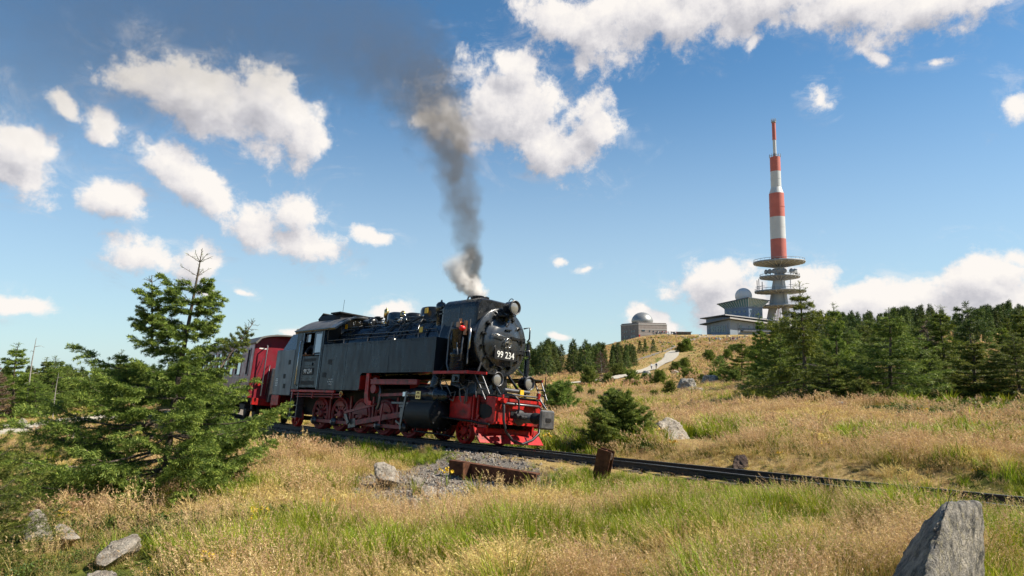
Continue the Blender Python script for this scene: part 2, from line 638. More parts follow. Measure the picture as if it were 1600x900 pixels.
def _vnoise(x, y, seed=0):
    """Smooth value noise, -1..1."""
    xi, yi = np.floor(x).astype(np.int64), np.floor(y).astype(np.int64)
    fx, fy = x - xi, y - yi
    fx, fy = fx * fx * (3 - 2 * fx), fy * fy * (3 - 2 * fy)

    def h(a, b):
        n = (a * 374761393 + b * 668265263 + seed * 974711) & 0x7fffffff
        n = ((n ^ (n >> 13)) * 1274126177) & 0x7fffffff
        return ((n ^ (n >> 16)) & 0xffff) / 32767.5 - 1
    return (h(xi, yi) * (1 - fx) + h(xi + 1, yi) * fx) * (1 - fy) + (h(xi, yi + 1) * (1 - fx) + h(xi + 1, yi + 1) * fx) * fy


def fbm(x, y, seed=0, oct=4):
    t, a, s = 0, 1.0, 0
    for i in range(oct):
        t = t + a * _vnoise(x * 2 ** i + 17.3 * i, y * 2 ** i - 9.1 * i, seed + i)
        s += a
        a *= 0.5
    return t / s


def near_track(x, y):
    """Distance from the centre line and s of the nearest point, signed left."""
    P = np.stack([np.asarray(x).ravel(), np.asarray(y).ravel()], -1)
    best = np.full(len(P), 1e9)
    bi = np.zeros(len(P), int)
    T = np.stack([TX, TY], -1)
    for c in range(0, len(P), 20000):
        d = ((P[c:c + 20000, None] - T[None]) ** 2).sum(-1)
        bi[c:c + 20000] = d.argmin(1)
    v = P - T[bi]
    h = TH[bi]
    side = v[:, 0] * np.cos(h) + v[:, 1] * np.sin(h)
    along = v[:, 0] * np.sin(h) - v[:, 1] * np.cos(h)
    s = S_ALL[bi] + along
    endgap = np.where((bi == 0) | (bi == len(S_ALL) - 1), np.abs(along), 0)
    sh = np.asarray(x).shape
    return (side.reshape(sh), s.reshape(sh), endgap.reshape(sh))


def H0(x, y):
    x, y = np.asarray(x, float), np.asarray(y, float)
    sh = x.shape
    Q = _q(x.ravel(), y.ravel())
    z = np.full(len(Q), _W[_n])
    for c in range(0, len(Q), 20000):
        z[c:c + 20000] += np.linalg.norm(Q[c:c + 20000, None] - _C[None], axis=-1) @ _W[:_n]
    z = z.reshape(sh)
    r = np.hypot(x, y)
    z = z + 0.07 * fbm(x * 0.7, y * 0.7, 3) * np.clip(r / 6, .4, 1) + np.clip(r / 60, 0, 1) * 0.35 * fbm(x * .09, y * .09, 5)
    return z


def H(x, y):
    x, y = np.asarray(x, float), np.asarray(y, float)
    z = H0(x, y)
    side, s, gap = near_track(x, y)
    bed = np.interp(s, S_ALL, TZ) - side.clip(-1.6, 1.6) * np.tan(np.interp(s, S_ALL, TC)) - 0.17
    a = np.abs(side)
    k = np.clip((a - 1.35) / 1.6, 0, 1)
    k = k * k * (3 - 2 * k)
    k = np.where(gap > 1.0, 1, k)
    return bed * (1 - k) + z * k


def Hs(x, y):
    return float(H(np.array([x]), np.array([y]))[0])


def ground_at(px, Y):
    """Ground point under column px of the photograph at forward distance Y."""
    x = (px - 800) / F_PX * Y
    # small correction for camera pitch: columns are planes through the camera
    z = Hs(x, Y)
    dep = Y * CP + (z - CAM_Z) * SP
    x = (px - 800) / F_PX * dep
    return Vector((x, Y, Hs(x, Y)))


def ray_ground(px, py, y0=2.0, y1=900.0):
    """Where the sight line through a point of the photograph meets the ground."""
    d = pix_dir(px, py)
    Y = np.geomspace(y0, y1, 1500)
    t = Y / d.y
    zz = CAM_Z + d.z * t
    hh = H(d.x * t, Y)
    k = np.nonzero(zz < hh)[0]
    i = k[0] if len(k) else len(Y) - 1
    return Vector((d.x * t[i], Y[i], hh[i]))


def gravel_mask(x, y):
    """1 where the ballast lies: along the track and spilling towards the camera by the old steel channel."""
    side, s, gap = near_track(x, y)
    m = np.clip(1 - (np.abs(side) - 1.2) / 0.5, 0, 1)
    m = m * np.clip((3.0 - s) / 3.0, 0.15, 1)
    spill = np.exp(-(((x + 1.2) / 2.0) ** 2 + ((y - 12.8) / 2.7) ** 2) ** 2)
    m = np.maximum(m, spill * 1.1)
    return np.clip(m + 0.35 * fbm(x * 1.3, y * 1.3, 21) * (m > 0.05), 0, 1)


GREEN_SPOTS = [  # (px, py, half width, half depth, amount): fresh (+) and dry (-) patches of the meadow
    (1000, 760, 2.4, 1.0, .6), (1180, 830, 1.1, 1.0, .8), (950, 850, 1.2, .8, .25), (450, 870, 1.6, .9, .75), (300, 880, 1.0, .8, .5), (560, 790, 2.0, 1.3, -.45), (470, 740, 2.2, 1.6, -.5), (1350, 850, .9, 1.0, -.7), (1280, 760, 1.0, .8, .35),
    (1030, 880, .8, .6, -.4), (780, 800, 1.5, .8, -.3), (720, 870, 1.0, .7, .35), (1390, 690, 1.3, 1.6, .6), (1240, 640, 5, 5, -.5), (1450, 650, 4, 3.5, -.4), (1560, 690, 1.6, 2.5, .45), (880, 690, 2.2, 2.5, .35), (1500, 632, 4, 2, .45), (1300, 722, 3, 1.2, -.45), (1100, 700, 3, 2, -.4), (1150, 660, 4, 3, -.35), (600, 715, 1.0, .9, .5), (230, 720, 4, 4, .1), (60, 700, 4, 4, -.2), (1560, 860, .9, .9, .5)]
_GS = []


def grass_green(x, y):
    """0 dry straw grass, 1 fresh green grass."""
    if not _GS:
        for px, py, rx, ry, am in GREEN_SPOTS:
            p = ray_ground(px, py)
            _GS.append((p.x, p.y, rx, ry, am))
    n = fbm(x * 0.25, y * 0.25, 31, 3) * 0.7 + 0.75 * fbm(x * 0.9, y * 0.9, 37, 2)
    t = 0.43 + 0.64 * n - np.clip((np.hypot(x, y) - 20) / 30, 0, 1) * .12
    for (cx, cy, rx, ry, am) in _GS:
        t = t + am * np.exp(-((x - cx) / rx) ** 2 - ((y - cy) / ry) ** 2)
    t = np.clip((t - .22) / .56, 0, 1)
    return t * t * (3 - 2 * t)


def build_ground():
    # rings round the camera, fine in the direction of view
    a = np.concatenate([np.arange(-180, -46, 4.0), np.arange(-46, 46.01, 0.3), np.arange(50, 180, 4.0)])
    r = [0.0]
    rr = 1.0
    while rr < 12000:
        r.append(rr)
        rr *= 1.019 if rr < 60 else 1.03
    r = np.array(r[1:])
    A, RR = np.meshgrid(np.radians(a), r, indexing='ij')
    X, Y = np.sin(A) * RR, np.cos(A) * RR
    Z = H(X, Y)
    na, nr = A.shape
    V = np.stack([X, Y, Z], -1).reshape(-1, 3)
    i, j = np.meshgrid(np.arange(na), np.arange(nr - 1), indexing='ij')
    i2 = (i + 1) % na
    Fq = np.stack([i * nr + j, i2 * nr + j, i2 * nr + j + 1, i * nr + j + 1], -1).reshape(-1, 4)
    V = np.concatenate([V, [[0, 0, Hs(0.0, 0.01)]]])
    me = np_mesh('ground', V, Fq[:, ::-1], True)
    cm = me.attributes.new('gravel', 'FLOAT', 'POINT')
    cm.data.foreach_set('value', np.append(gravel_mask(X, Y).ravel(), 0).astype(np.float32))
    cg = me.attributes.new('green', 'FLOAT', 'POINT')
    cg.data.foreach_set('value', np.append(grass_green(X, Y).ravel(), 0).astype(np.float32))
    m = bpy.data.materials.new('meadow')
    m.use_nodes = True
    w = NT(m.node_tree)
    bs = m.node_tree.nodes['Principled BSDF']
    tc = w.node('ShaderNodeTexCoord').outputs['Object']
    gr = w.node('ShaderNodeAttribute', attribute_name='gravel').outputs['Fac']
    gn = w.node('ShaderNodeAttribute', attribute_name='green').outputs['Fac']
    n1 = w.noise(tc, 0.35, 6, 0.65)
    n2 = w.noise(tc, 7.0, 5, 0.7)
    dry = w.ramp(n2, [(0.25, (0.13, 0.085, 0.03)), (0.5, (0.36, 0.25, 0.10)), (0.75, (0.50, 0.37, 0.17))])
    grn = w.ramp(n2, [(0.25, (0.04, 0.055, 0.012)), (0.55, (0.14, 0.16, 0.03)), (0.8, (0.25, 0.22, 0.06))])
    soilf = w.maprange(n1, 0.55, 0.75)
    g2 = w.math('MULTIPLY_ADD', w.math('SUBTRACT', n1, 0.5), 1.2, gn, clamp=True)
    col = w.mix(w.maprange(g2, 0.3, 0.8), dry, grn)
    col = w.mix(w.math('MULTIPLY', soilf, 0.35), col, (0.06, 0.042, 0.026))
    n3 = w.noise(tc, 22.0, 4, 0.7)
    stone = w.ramp(n3, [(0.3, (0.09, 0.075, 0.06)), (0.55, (0.24, 0.21, 0.18)), (0.75, (0.36, 0.33, 0.29))])
    col = w.mix(w.maprange(gr, 0.35, 0.65), col, stone)
    w.put(bs.inputs['Base Color'], col)
    bs.inputs['Roughness'].default_value = 0.95
    bs.inputs['Specular IOR Level'].default_value = 0.1
    b = w.node('ShaderNodeBump')
    b.inputs['Strength'].default_value = 0.7
    b.inputs['Distance'].default_value = 0.08
    w.put(b.inputs['Height'], w.noise(tc, 14.0, 6, 0.75))
    w.put(bs.inputs['Normal'], b.outputs[0])
    o = link('ground', me, m)
    tag(o, 'dry grassy mountain meadow with ballast along the track', None, None, 'structure')


build_ground()


def strip(name, pts, width, matr, lift=0.03, parent=None, step=1.0):
    """Path sheet draped over the ground along a polyline of (x, y)."""
    P = [Vector((p[0], p[1], 0)) for p in pts]
    cl = []
    for a, b in zip(P, P[1:]):
        n = max(1, int((b - a).length / step))
        cl += [a.lerp(b, i / n) for i in range(n)]
    cl.append(P[-1])
    for _ in range(3):
        cl = [cl[0]] + [(cl[i - 1] + cl[i] * 2 + cl[i + 1]) / 4 for i in range(1, len(cl) - 1)] + [cl[-1]]
    V, Fq = [], []
    nx = 5
    for i, c in enumerate(cl):
        t = (cl[min(i + 1, len(cl) - 1)] - cl[max(i - 1, 0)]).normalized()
        s = Vector((t.y, -t.x, 0))
        ww = width(i / len(cl)) if callable(width) else width
        for k in range(nx):
            V.append(c + s * (k / (nx - 1) - .5) * ww)
    V = np.array([tuple(v) for v in V])
    V[:, 2] = H(V[:, 0], V[:, 1]) + lift
    for i in range(len(cl) - 1):
        for k in range(nx - 1):
            Fq.append((i * nx + k, i * nx + k + 1, (i + 1) * nx + k + 1, (i + 1) * nx + k))
    me = np_mesh(name, V, np.array(Fq)[:, ::-1] if True else Fq, True)
    return link(name, me, matr, parent), cl


concrete = mat('weathered concrete', (0.48, 0.43, 0.345), 0.9, var=0.22, vscale=1.6, bump=0.3, bscale=18, dirt=(0.2, 0.16, 0.09), dirt_amt=0.5)
sandy = mat('sandy path joints', (0.27, 0.22, 0.15), 0.95, var=0.3, vscale=3)


def build_paths():
    # slab path at the left, leading away behind the trees: each slab a piece of its own
    g = [ray_ground(-120, 690), ray_ground(0, 672), ray_ground(100, 659)]
    pts = [(g[0].x, g[0].y), (g[1].x, g[1].y), (g[2].x, g[2].y), (g[2].x + 1.5, g[2].y + 8), (g[2].x + 5, g[2].y + 18)]
    LP = list(pts)
    o, cl = strip('footpath', pts, 3.4, sandy, 0.02)
    tag(o, 'pale footpath of concrete slabs beside the spruces', None, None, 'structure')
    sm = MB().box(-.72, .72, -.47, .47, -.05, .035, 0.015).mesh('slab')
    sm.materials.append(concrete)
    L = 0
    for i in range(len(cl) - 1):
        a, b = cl[i], cl[i + 1]
        t = (b - a).normalized()
        s = Vector((t.y, -t.x, 0))
        for off in (-0.78, 0.78):
            c = (a + b) / 2 + s * off
            z = Hs(c.x, c.y) + 0.03 + random.uniform(-.008, .008)
            e = 1.0
            tz = (Hs(c.x + t.x * e, c.y + t.y * e) - Hs(c.x - t.x * e, c.y - t.y * e)) / 2
            sz = (Hs(c.x + s.x * e, c.y + s.y * e) - Hs(c.x - s.x * e, c.y - s.y * e)) / 2
            tv, sv = Vector((t.x, t.y, tz)).normalized(), Vector((s.x, s.y, sz)).normalized()
            so_ = link('slab', sm, None, o)
            m4 = Matrix((sv, tv, sv.cross(tv))).transposed().to_4x4()
            m4.translation = (c.x, c.y, z)
            so_.matrix_basis = m4
    # the path that winds up the hill: placed where the sight lines meet the ground
    q = [(842, 606), (890, 601), (935, 597), (968, 590), (1000, 581), (1022, 574), (1040, 566), (1049, 558), (1050, 552), (1058, 548)]
    pts = []
    for px, py in q:
        p = ray_ground(px, py, 20)
        pts.append((p.x, p.y))
    o2, cl2 = strip('hill_path', pts, lambda u: 2.4 + 2.4 * u, concrete, 0.22, step=2.0)
    tag(o2, 'pale concrete path winding up the hill', None, None, 'structure')
    return pts, LP


HILL_PATH, LEFT_PATH = build_paths()

# ------------------------------------------------------------------ railway track
steel = mat('dark rail steel', (0.035, 0.03, 0.028), 0.55, 0.3, var=0.4, vscale=20, bump=0.1)
railtop = mat('polished rail head', (0.42, 0.41, 0.40), 0.28, 1.0)
rust = mat('rusty steel', (0.10, 0.042, 0.024), 0.9, 0.0, var=0.5, vscale=9, spec=0.2, bump=0.4, bscale=50, dirt=(0.19, 0.085, 0.04), dirt_amt=0.6)
timber = mat('creosoted timber', (0.035, 0.027, 0.021), 0.9, var=0.5, vscale=12, bump=0.5, bscale=30)


def build_track():
    root = empty('railway_track', ORG)
    tag(root, 'narrow gauge railway track running past the ballast', None, None, 'structure')
    inv = root.matrix_world.inverted()
    prof = [(-.055, -.135), (.055, -.135), (.055, -.122), (.012, -.108), (.012, -.04), (.031, -.03), (.031, -.004), (.022, 0), (-.022, 0), (-.031, -.004), (-.031, -.03), (-.012, -.04), (-.012, -.108), (-.055, -.122)]
    for side in (-.53, .53):
        vs, fs = [], []
        S = np.arange(-80, 34.1, 1.0)
        n = len(prof)
        for s in S:
            p, f, l, u = track_frame(s)
            for a, b in prof:
                vs.append(inv @ (p + l * (side + a) + u * b))
        for i in range(len(S) - 1):
            for k in range(n):
                fs.append((i * n + k, i * n + (k + 1) % n, (i + 1) * n + (k + 1) % n, (i + 1) * n + k))
        m = MB().add(vs, fs)
        o = m.build('rail', steel, root)
        o.data.materials.append(railtop)
        for i, p in enumerate(o.data.polygons):
            if i % n == 7:
                p.material_index = 1
    sl = MB().box(-.12, .12, -.9, .9, -.30, -.137, .012).mesh('sleeper')
    sl.materials.append(timber)
    ch = MB().box(-.08, .08, -.13, -.065, -.136, -.10, .006).box(-.08, .08, .065, .13, -.136, -.10, .006).mesh('rail_clip')
    ch.materials.append(steel)
    s = -30.0
    while s < 24:
        p, f, l, u = track_frame(s)
        m4 = Matrix((f, l, u)).transposed().to_4x4()
        m4.translation = p
        o = link('sleeper', sl, None, root)
        o.matrix_basis = inv @ m4
        if -4 < s < 16:
            c = link('rail_clip', ch, None, o)
            c.matrix_parent_inverse = Matrix.Identity(4)
            c.location = (0, -.53, 0)
        s += 0.65


build_track()

# ------------------------------------------------------------------ steam locomotive
black = mat('black engine paint', (0.009, 0.011, 0.014), 0.28, var=0.35, vscale=3.0, spec=0.5, dirt=(0.03, 0.028, 0.026), dirt_amt=0.45, rvar=0.14)
tankpaint = mat('weathered tank paint', (0.008, 0.012, 0.018), 0.36, var=0.3, vscale=1.2, spec=0.3, dirt=(0.024, 0.026, 0.028), dirt_amt=0.6, rvar=0.12, bump=0.25, bscale=1.6, stretch=(2.0, 2.0, 0.5))
bunkpaint = mat('sheen-lightened bunker paint', (0.06, 0.07, 0.085), 0.42, var=0.25, vscale=1.5, spec=0.6, dirt=(0.03, 0.03, 0.03), dirt_amt=0.5, rvar=0.10, stretch=(2.0, 2.0, 0.5))  # base lightened and blued for the sheen seen on the bunker side
cladblue = mat('blue-black boiler cladding', (0.010, 0.018, 0.030), 0.18, var=0.3, vscale=2.5, spec=0.7, rvar=0.08)
red = mat('red engine paint', (0.42, 0.012, 0.010), 0.45, var=0.3, vscale=5, spec=0.35, dirt=(0.06, 0.018, 0.013), dirt_amt=0.9, rvar=0.1)
redworn = mat('faded red running gear', (0.27, 0.026, 0.030), 0.5, var=0.35, vscale=6, dirt=(0.035, 0.014, 0.012), dirt_amt=0.9)
doorpaint = mat('smooth smokebox door paint', (0.024, 0.028, 0.033), 0.24, var=0.15, vscale=2.0, spec=0.8, rvar=0.05)
soot_shade = mat('sooty metal and dark shade', (0.008, 0.008, 0.009), 0.6, var=0.3, vscale=8, spec=0.3)  # near-black; also stands in for shade on the cylinders and in openings
graphite = mat('grey steel fittings', (0.12, 0.12, 0.125), 0.38, 0.7, var=0.3, vscale=10)
bufgrey = mat('scuffed grey buffer plate', (0.085, 0.085, 0.088), 0.55, 0.3, var=0.4, vscale=9, dirt=(0.02, 0.02, 0.02), dirt_amt=0.7)
brightsteel = mat('bright steel', (0.55, 0.54, 0.52), 0.25, 1.0)
brass = mat('brass', (0.62, 0.42, 0.16), 0.28, 1.0)
yellowp = mat('yellow paint', (0.75, 0.45, 0.02), 0.5)
whitep = mat('white lettering', (0.8, 0.8, 0.76), 0.5)
glassm = mat('lamp glass', (0.20, 0.195, 0.175), 0.06, 0.0, spec=1.0, coat=1.0)
cabglass = mat('cab window glass', (0.22, 0.25, 0.28), 0.05, 0.0, spec=1.0, coat=1.0)
roofgrey = mat('grey cab roof', (0.095, 0.095, 0.098), 0.5, var=0.25, vscale=3, dirt=(0.03, 0.03, 0.03), dirt_amt=0.6)
rubber = mat('rubber hose', (0.018, 0.016, 0.018), 0.45)
copper = mat('copper pipe', (0.35, 0.16, 0.09), 0.35, 1.0)


def spoked_wheel(root, x, side, r, nsp, matr, cw=0.0):
    y = side * 0.56
    yo = side * 0.035
    m = MB()
    ro, ri = r * 0.87, r * 0.76
    m.ring((x, y - .055, r), (0, 1, 0), [(0, ri), (0, ro), (.11, ro), (.11, ri), (0, ri)], 32, False)
    m.ring((x, y - .085, r), (0, 1, 0), [(0, .06 + r * .05), (.02, .09 + r * .1), (.15, .09 + r * .1), (.17, .06 + r * .05)], 18)
    for k in range(nsp):
        a = 2 * math.pi * k / nsp + .12
        d = Vector((math.cos(a), 0, math.sin(a)))
        m.bar(Vector((x, y, r)) + d * .1, Vector((x, y, r)) + d * (ri + .01), .07, .052, up=(0, 1, 0))
    w_ = m.build('driving_wheel' if r > .4 else 'carrying_wheel', matr, root)
    t = MB().ring((x, y - .065, r), (0, 1, 0), [(0, ro + .001), (0, r - .012), (.012, r), (.10, r), (.10, r + .025), (.13, r + .025), (.13, ro + .001), (0, ro + .001)], 36, False)
    if side > 0:
        pass
    t.build('tyre', redworn if r > .4 else red, w_)
    if cw:
        a0, a1 = math.pi / 2 - cw, math.pi / 2 + cw
        pts = [(x + math.cos(a0 + (a1 - a0) * i / 14) * ri, r + math.sin(a0 + (a1 - a0) * i / 14) * ri) for i in range(15)]
        MB().prism(pts, 'y', y - .05 + yo, y + .05 + yo).build('counterweight', matr, w_)
    return w_


def lamp(root, c, r, ln, name='headlamp'):
    x, y, z = c
    m = MB().ring((x - ln, y, z), (1, 0, 0), [(0, r * .55), (.03, r * .86), (.08, r), (ln - .05, r), (ln - .05, r * 1.1), (ln, r * 1.1), (ln, r * .93)], 24, False)
    m.ring((x - ln, y, z), (1, 0, 0), [(0, .001), (0, r * .55)], 24, False)
    m.box(x - ln * .7, x - ln * .4, y - .06, y + .06, z - r - .10, z - r + .03)
    o = m.build(name, black, root)
    MB().ring((x - .045, y, z), (1, 0, 0), [(0, r * .95), (.02, r * .7), (.032, r * .35), (.036, .002)], 24, False).build('lens', glassm, o)
    MB().ring((x - .03, y, z), (1, 0, 0), [(0, r * .94), (.034, r * .98), (.04, r * 1.1), (.032, r * 1.12), (-.01, r * 1.12)], 24, False).build('rim', graphite, o)
    MB().tube([(x - ln * .5 + math.cos(a) * r * .55, y, z + r * .9 + math.sin(a) * r * .55) for a in np.linspace(0, math.pi, 9)], .011, 6).build('handle', black, o)
    return o


def build_loco():
    root = empty('steam_locomotive', M_LOCO)
    tag(root, 'black steam locomotive with red wheels and red snow plough hauling the train', 'locomotive')

    def B(name, m, matr, parent=root):
        return m.build(name, matr, parent)

    # --- frame
    fr = MB()
    for s in (-1, 1):
        fr.box(-9.2, 1.05, s * .36, s * .40, .42, 1.12)
    fr.box(-9.2, -6.0, -.9, .9, 1.0, 1.16).box(-6.0, -1.8, -.5, .5, .9, 1.3).box(-1.8, .9, -.75, .75, .85, 1.2)
    fr.box(-6.3, -.7, -.42, .42, .55, .95)
    B('frame', fr, soot_shade)
    # --- wheels
    xs = [-7.03, -5.85, -4.66, -3.46, -2.26]
    for i, x in enumerate(xs):
        for s in (-1, 1):
            spoked_wheel(root, x, s, .5, 12, redworn, (0, 0, 0)[0] or [.85, .9, 1.5, 1.15, .85][i])
    for x in (0.0, -8.6):
        for s in (-1, 1):
            spoked_wheel(root, x, s, .30, 8, red)
    for x in xs + [0.0, -8.6]:
        r = .5 if x in xs else .30
        B('axle', MB().cyl((x, -.56, r), (x, .56, r), .075, seg=12), soot_shade)
    # --- rods on both sides
    for s in (-1, 1):
        ry, my = s * .76, s * .88
        pz = .26
        m = MB()
        m.bar((xs[0], ry, pz), (xs[4], ry, pz), .05, .095)
        B('coupling_rod', m, redworn)
        for x in xs:
            B('crank_pin', MB().ring((x, s * .6, pz), (0, s, 0), [(0, .07), (.10, .07), (.10, .12), (.24, .12), (.24, .06), (.30, .05)], 16), graphite)
        m = MB().bar((xs[2], my, pz), (-2.12, my, .62), .055, .14)
        B('main_rod', m, redworn)
        B('rod_end', MB().bar((xs[2] - .16, my - s * .004, pz - .02), (xs[2] + .2, my - s * .004, pz + .03), .075, .24), graphite)
        B('return_crank', MB().bar((xs[2] - .05, s * .97, pz), (xs[2] - .28, s * .97, .55), .05, .11), graphite)
        B('eccentric_rod', MB().bar((xs[2] - .28, s * 1.0, .55), (-3.35, s * 1.0, .83), .045, .07), redworn)
        # expansion link and its bracket
        arc = [(-3.18 - .11 * math.sin(a), s * .98, 1.12 + .42 * math.sin(a - .1) * 1.0) for a in np.linspace(-1.1, 1.1, 7)]
        B('expansion_link', MB().tube([(-3.35 + .12 * math.cos(t), s * .97, 1.05 + .36 * math.sin(t)) for t in np.linspace(-1.3, 1.3, 9)], .05, 6), graphite)
        pts = [(-3.74, 1.67), (-3.60, 1.67), (-3.56, 1.05), (-3.5, .92), (-3.36, .90), (-3.36, .80), (-3.55, .78), (-3.7, .88), (-3.74, 1.05)]
        B('link_bracket', MB().prism(pts, 'y', s * 1.10, s * 1.16), red)
        B('link_plate', MB().cyl((-3.38, s * 1.02, 1.25), (-3.38, s * 1.13, 1.25), .13, seg=16).box(-3.46, -3.3, s * 1.04, s * 1.1, 1.25, 1.55), redworn)
        B('motion_girder', MB().box(-3.5, -1.35, s * 1.06, s * 1.16, 1.36, 1.49, .012).box(-3.5, -1.35, s * 1.04, s * 1.18, 1.475, 1.5), redworn)
        B('radius_rod', MB().bar((-3.3, s * .98, 1.08), (-2.0, s * .98, 1.13), .045, .075), redworn)
        B('combination_lever', MB().bar((-1.93, s * 1.02, 1.2), (-2.08, s * 1.02, .30), .04, .07, up=(1, 0, 0)), graphite)
        B('union_link', MB().bar((-2.08, s * 1.02, .33), (-2.4, s * .95, .42), .035, .05), graphite)
        B('crosshead', MB().box(-2.28, -1.98, s * .80, s * .96, .48, .80, .03).cyl((-2.12, s * .84, .62), (-2.12, s * 1.0, .62), .085).box(-2.36, -1.9, s * .82, s * .94, .78, .86, .01), graphite)
        B('slide_bar', MB().box(-2.75, -1.62, s * .84, s * .92, .86, .93, .01), graphite)
        B('piston_rod', MB().cyl((-2.1, s * .9, .62), (-1.55, s * .9, .62), .045), brightsteel)
        B('valve_rod', MB().cyl((-2.1, s * .98, 1.12), (-1.6, s * .98, 1.12), .035).box(-2.12, -1.85, s * .93, s * 1.03, 1.05, 1.2, .02), brightsteel)
        for bx in (-6.45, -5.25, -4.05, -2.85):
            B('brake_hanger', MB().bar((bx, s * .62, 1.05), (bx + .05, s * .62, .25), .05, .08, up=(1, 0, 0)), redworn)
        B('lifting_link', MB().bar((-2.95, s * 1.05, .86), (-3.0, s * 1.05, .30), .03, .06, up=(1, 0, 0)), redworn)
        # cylinder
        c = MB().ring((-1.66, s * .93, .64), (1, 0, 0), [(0, .16), (.02, .31), (.06, .36), (1.10, .36), (1.10, .40), (1.17, .40), (1.17, .34), (1.22, .30), (1.25, .12), (1.28, .05)], 28)
        cy = B('cylinder', c, soot_shade)  # matt black carries the deep shadow round the cylinder
        bolts = MB()
        for k in range(10):
            a = 2 * math.pi * k / 10
            bolts.cyl((-.50, s * .93 + math.cos(a) * .345, .64 + math.sin(a) * .345), (-.45, s * .93 + math.cos(a) * .345, .64 + math.sin(a) * .345), .022, seg=6)
        tag(B('cover_bolts', bolts, graphite, cy), kind='stuff')
        B('cylinder_cladding', MB().box(-1.60, -.56, s * .55, s * 1.16, .70, 1.02, .05).box(-1.55, -.6, s * .5, s * 1.0, .98, 1.4, .04), soot_shade)  # same black, cylinder shadow put into the colour
        v = B('valve_chest', MB().ring((-1.78, s * .98, 1.12), (1, 0, 0), [(0, .10), (.05, .17), (.25, .17), (.27, .20), (1.15, .20), (1.15, .23), (1.22, .23), (1.24, .17), (1.48, .15), (1.55, .08)], 24), cladblue)
        B('maker_plate', MB().box(-1.32, -1.12, s * 1.175, s * 1.186, 1.0, 1.20, .004), brass, v)
        tag(B('plate_letters', MB().box(-1.29, -1.23, s * 1.187, s * 1.189, 1.03, 1.09).box(-1.20, -1.15, s * 1.187, s * 1.189, 1.03, 1.09).box(-1.29, -1.15, s * 1.187, s * 1.189, 1.12, 1.14).box(-1.27, -1.17, s * 1.187, s * 1.189, 1.15, 1.18), rust, v), kind='stuff')
        B('drain_pipe', MB().tube([(-1.4, s * 1.02, .33), (-1.38, s * 1.05, .20), (-.3, s * 1.05, .18), (.15, s * 1.0, .14)], .022), soot_shade)
        B('steam_pipe', MB().tube([(-.75, s * .72, 2.1), (-.75, s * .95, 1.75), (-.8, s * 1.0, 1.3)], .13, 12), black)
    # --- lubricator and pipe clutter between running board and cylinder
    m = MB()
    for i in range(26):
        x0, z0 = random.uniform(-1.2, .5), random.uniform(1.15, 1.6)
        y0 = random.uniform(-1.12, -.85)
        m.tube([(x0, y0, z0), (x0 + random.uniform(-.3, .3), y0, z0 + random.uniform(-.08, .08)), (x0 + random.uniform(-.35, .35), y0 + .05, z0 - random.uniform(.1, .4))], random.uniform(.010, .02), 6)
    tag(B('oil_pipes', m, graphite), kind='stuff')
    B('lubricator', MB().box(-.05, .22, -1.1, -.88, 1.42, 1.66, .02).cyl((.08, -1.15, 1.52), (.08, -1.10, 1.52), .06), black)
    # --- boiler
    bz = 2.53
    B('boiler', MB().ring((-6.3, 0, bz - .02), (1, 0, 0), [(0, .80), (1.7, .80), (1.75, .76), (5.6, .75)], 44), cladblue)
    for x in (-5.6, -4.5, -3.6, -2.7, -1.7):
        B('boiler_band', MB().ring((x, 0, bz - .02), (1, 0, 0), [(-.03, .79 if x > -4.6 else .82), (-.03, .80 if x > -4.6 else .83), (.03, .80 if x > -4.6 else .83), (.03, .79 if x > -4.6 else .82)], 44, False), black)
    # smokebox with its flange and door
    sb = B('smokebox', MB().ring((-1.05, 0, bz), (1, 0, 0), [(0, .80), (0, .83), (.05, .83), (.06, .80), (1.42, .80), (1.42, .865), (1.50, .865), (1.51, .85), (1.51, .58)], 56, False), doorpaint)
    rv = MB()
    for k in range(44):
        a = 2 * math.pi * k / 44
        rv.ring((.458, math.cos(a) * .82, bz + math.sin(a) * .82), (1, 0, 0), [(0, .013), (.010, .008)], 5)
    tag(B('rivets', rv, black, sb), kind='stuff')
    dr = B('smokebox_door', MB().ring((.47, 0, bz), (1, 0, 0), [(0, .63), (.035, .63), (.05, .615), (.05, .54), (.09, .50), (.13, .38), (.155, .20), (.163, .002)], 56, False), doorpaint)
    for i in range(14):
        a = 2 * math.pi * (i + .5) / 14
        ca, sa = math.cos(a), math.sin(a)
        d = Vector((0, ca, sa))
        c = Vector((.50, 0, bz)) + d * .66
        B('door_clamp', MB().bar(c - d * .07, c + d * .07, .055, .045, up=(1, 0, 0)).cyl(c, c + Vector((.07, 0, 0)), .026, seg=6), black, dr)
    B('door_wheel', MB().ring((.70, .02, bz - .02), (1, 0, 0), [(-.012, .115), (0, .125), (.012, .115), (0, .102), (-.012, .115)], 20, False).bar((.70, -.11, bz - .02), (.70, .14, bz - .02), .02, .025).bar((.70, .02, bz - .14), (.70, .02, bz + .11), .02, .025, up=(1, 0, 0)).cyl((.6, .02, bz - .02), (.73, .02, bz - .02), .035), brightsteel, dr)
    for z in (bz + .13, bz - .20):
        B('hinge_strap', MB().bar((.585, .66, z), (.64, .15, z), .03, .06).cyl((.52, .74, z - .06), (.52, .74, z + .06), .035), black, dr)
    B('door_handrail', MB().tube([(.60, -.46, bz + .16), (.66, -.42, bz + .16), (.70, -.12, bz + .12), (.66, -.08, bz + .12)], .014), brightsteel, dr)
    B('door_handle', MB().tube([(.61, -.40, bz - .12), (.66, -.41, bz - .12), (.66, -.41, bz - .28), (.61, -.40, bz - .28)], .013), black, dr)
    B('door_knob', MB().bar((.635, -.05, bz + .30), (.635, .14, bz + .32), .04, .04), black, dr)
    dm = MB()
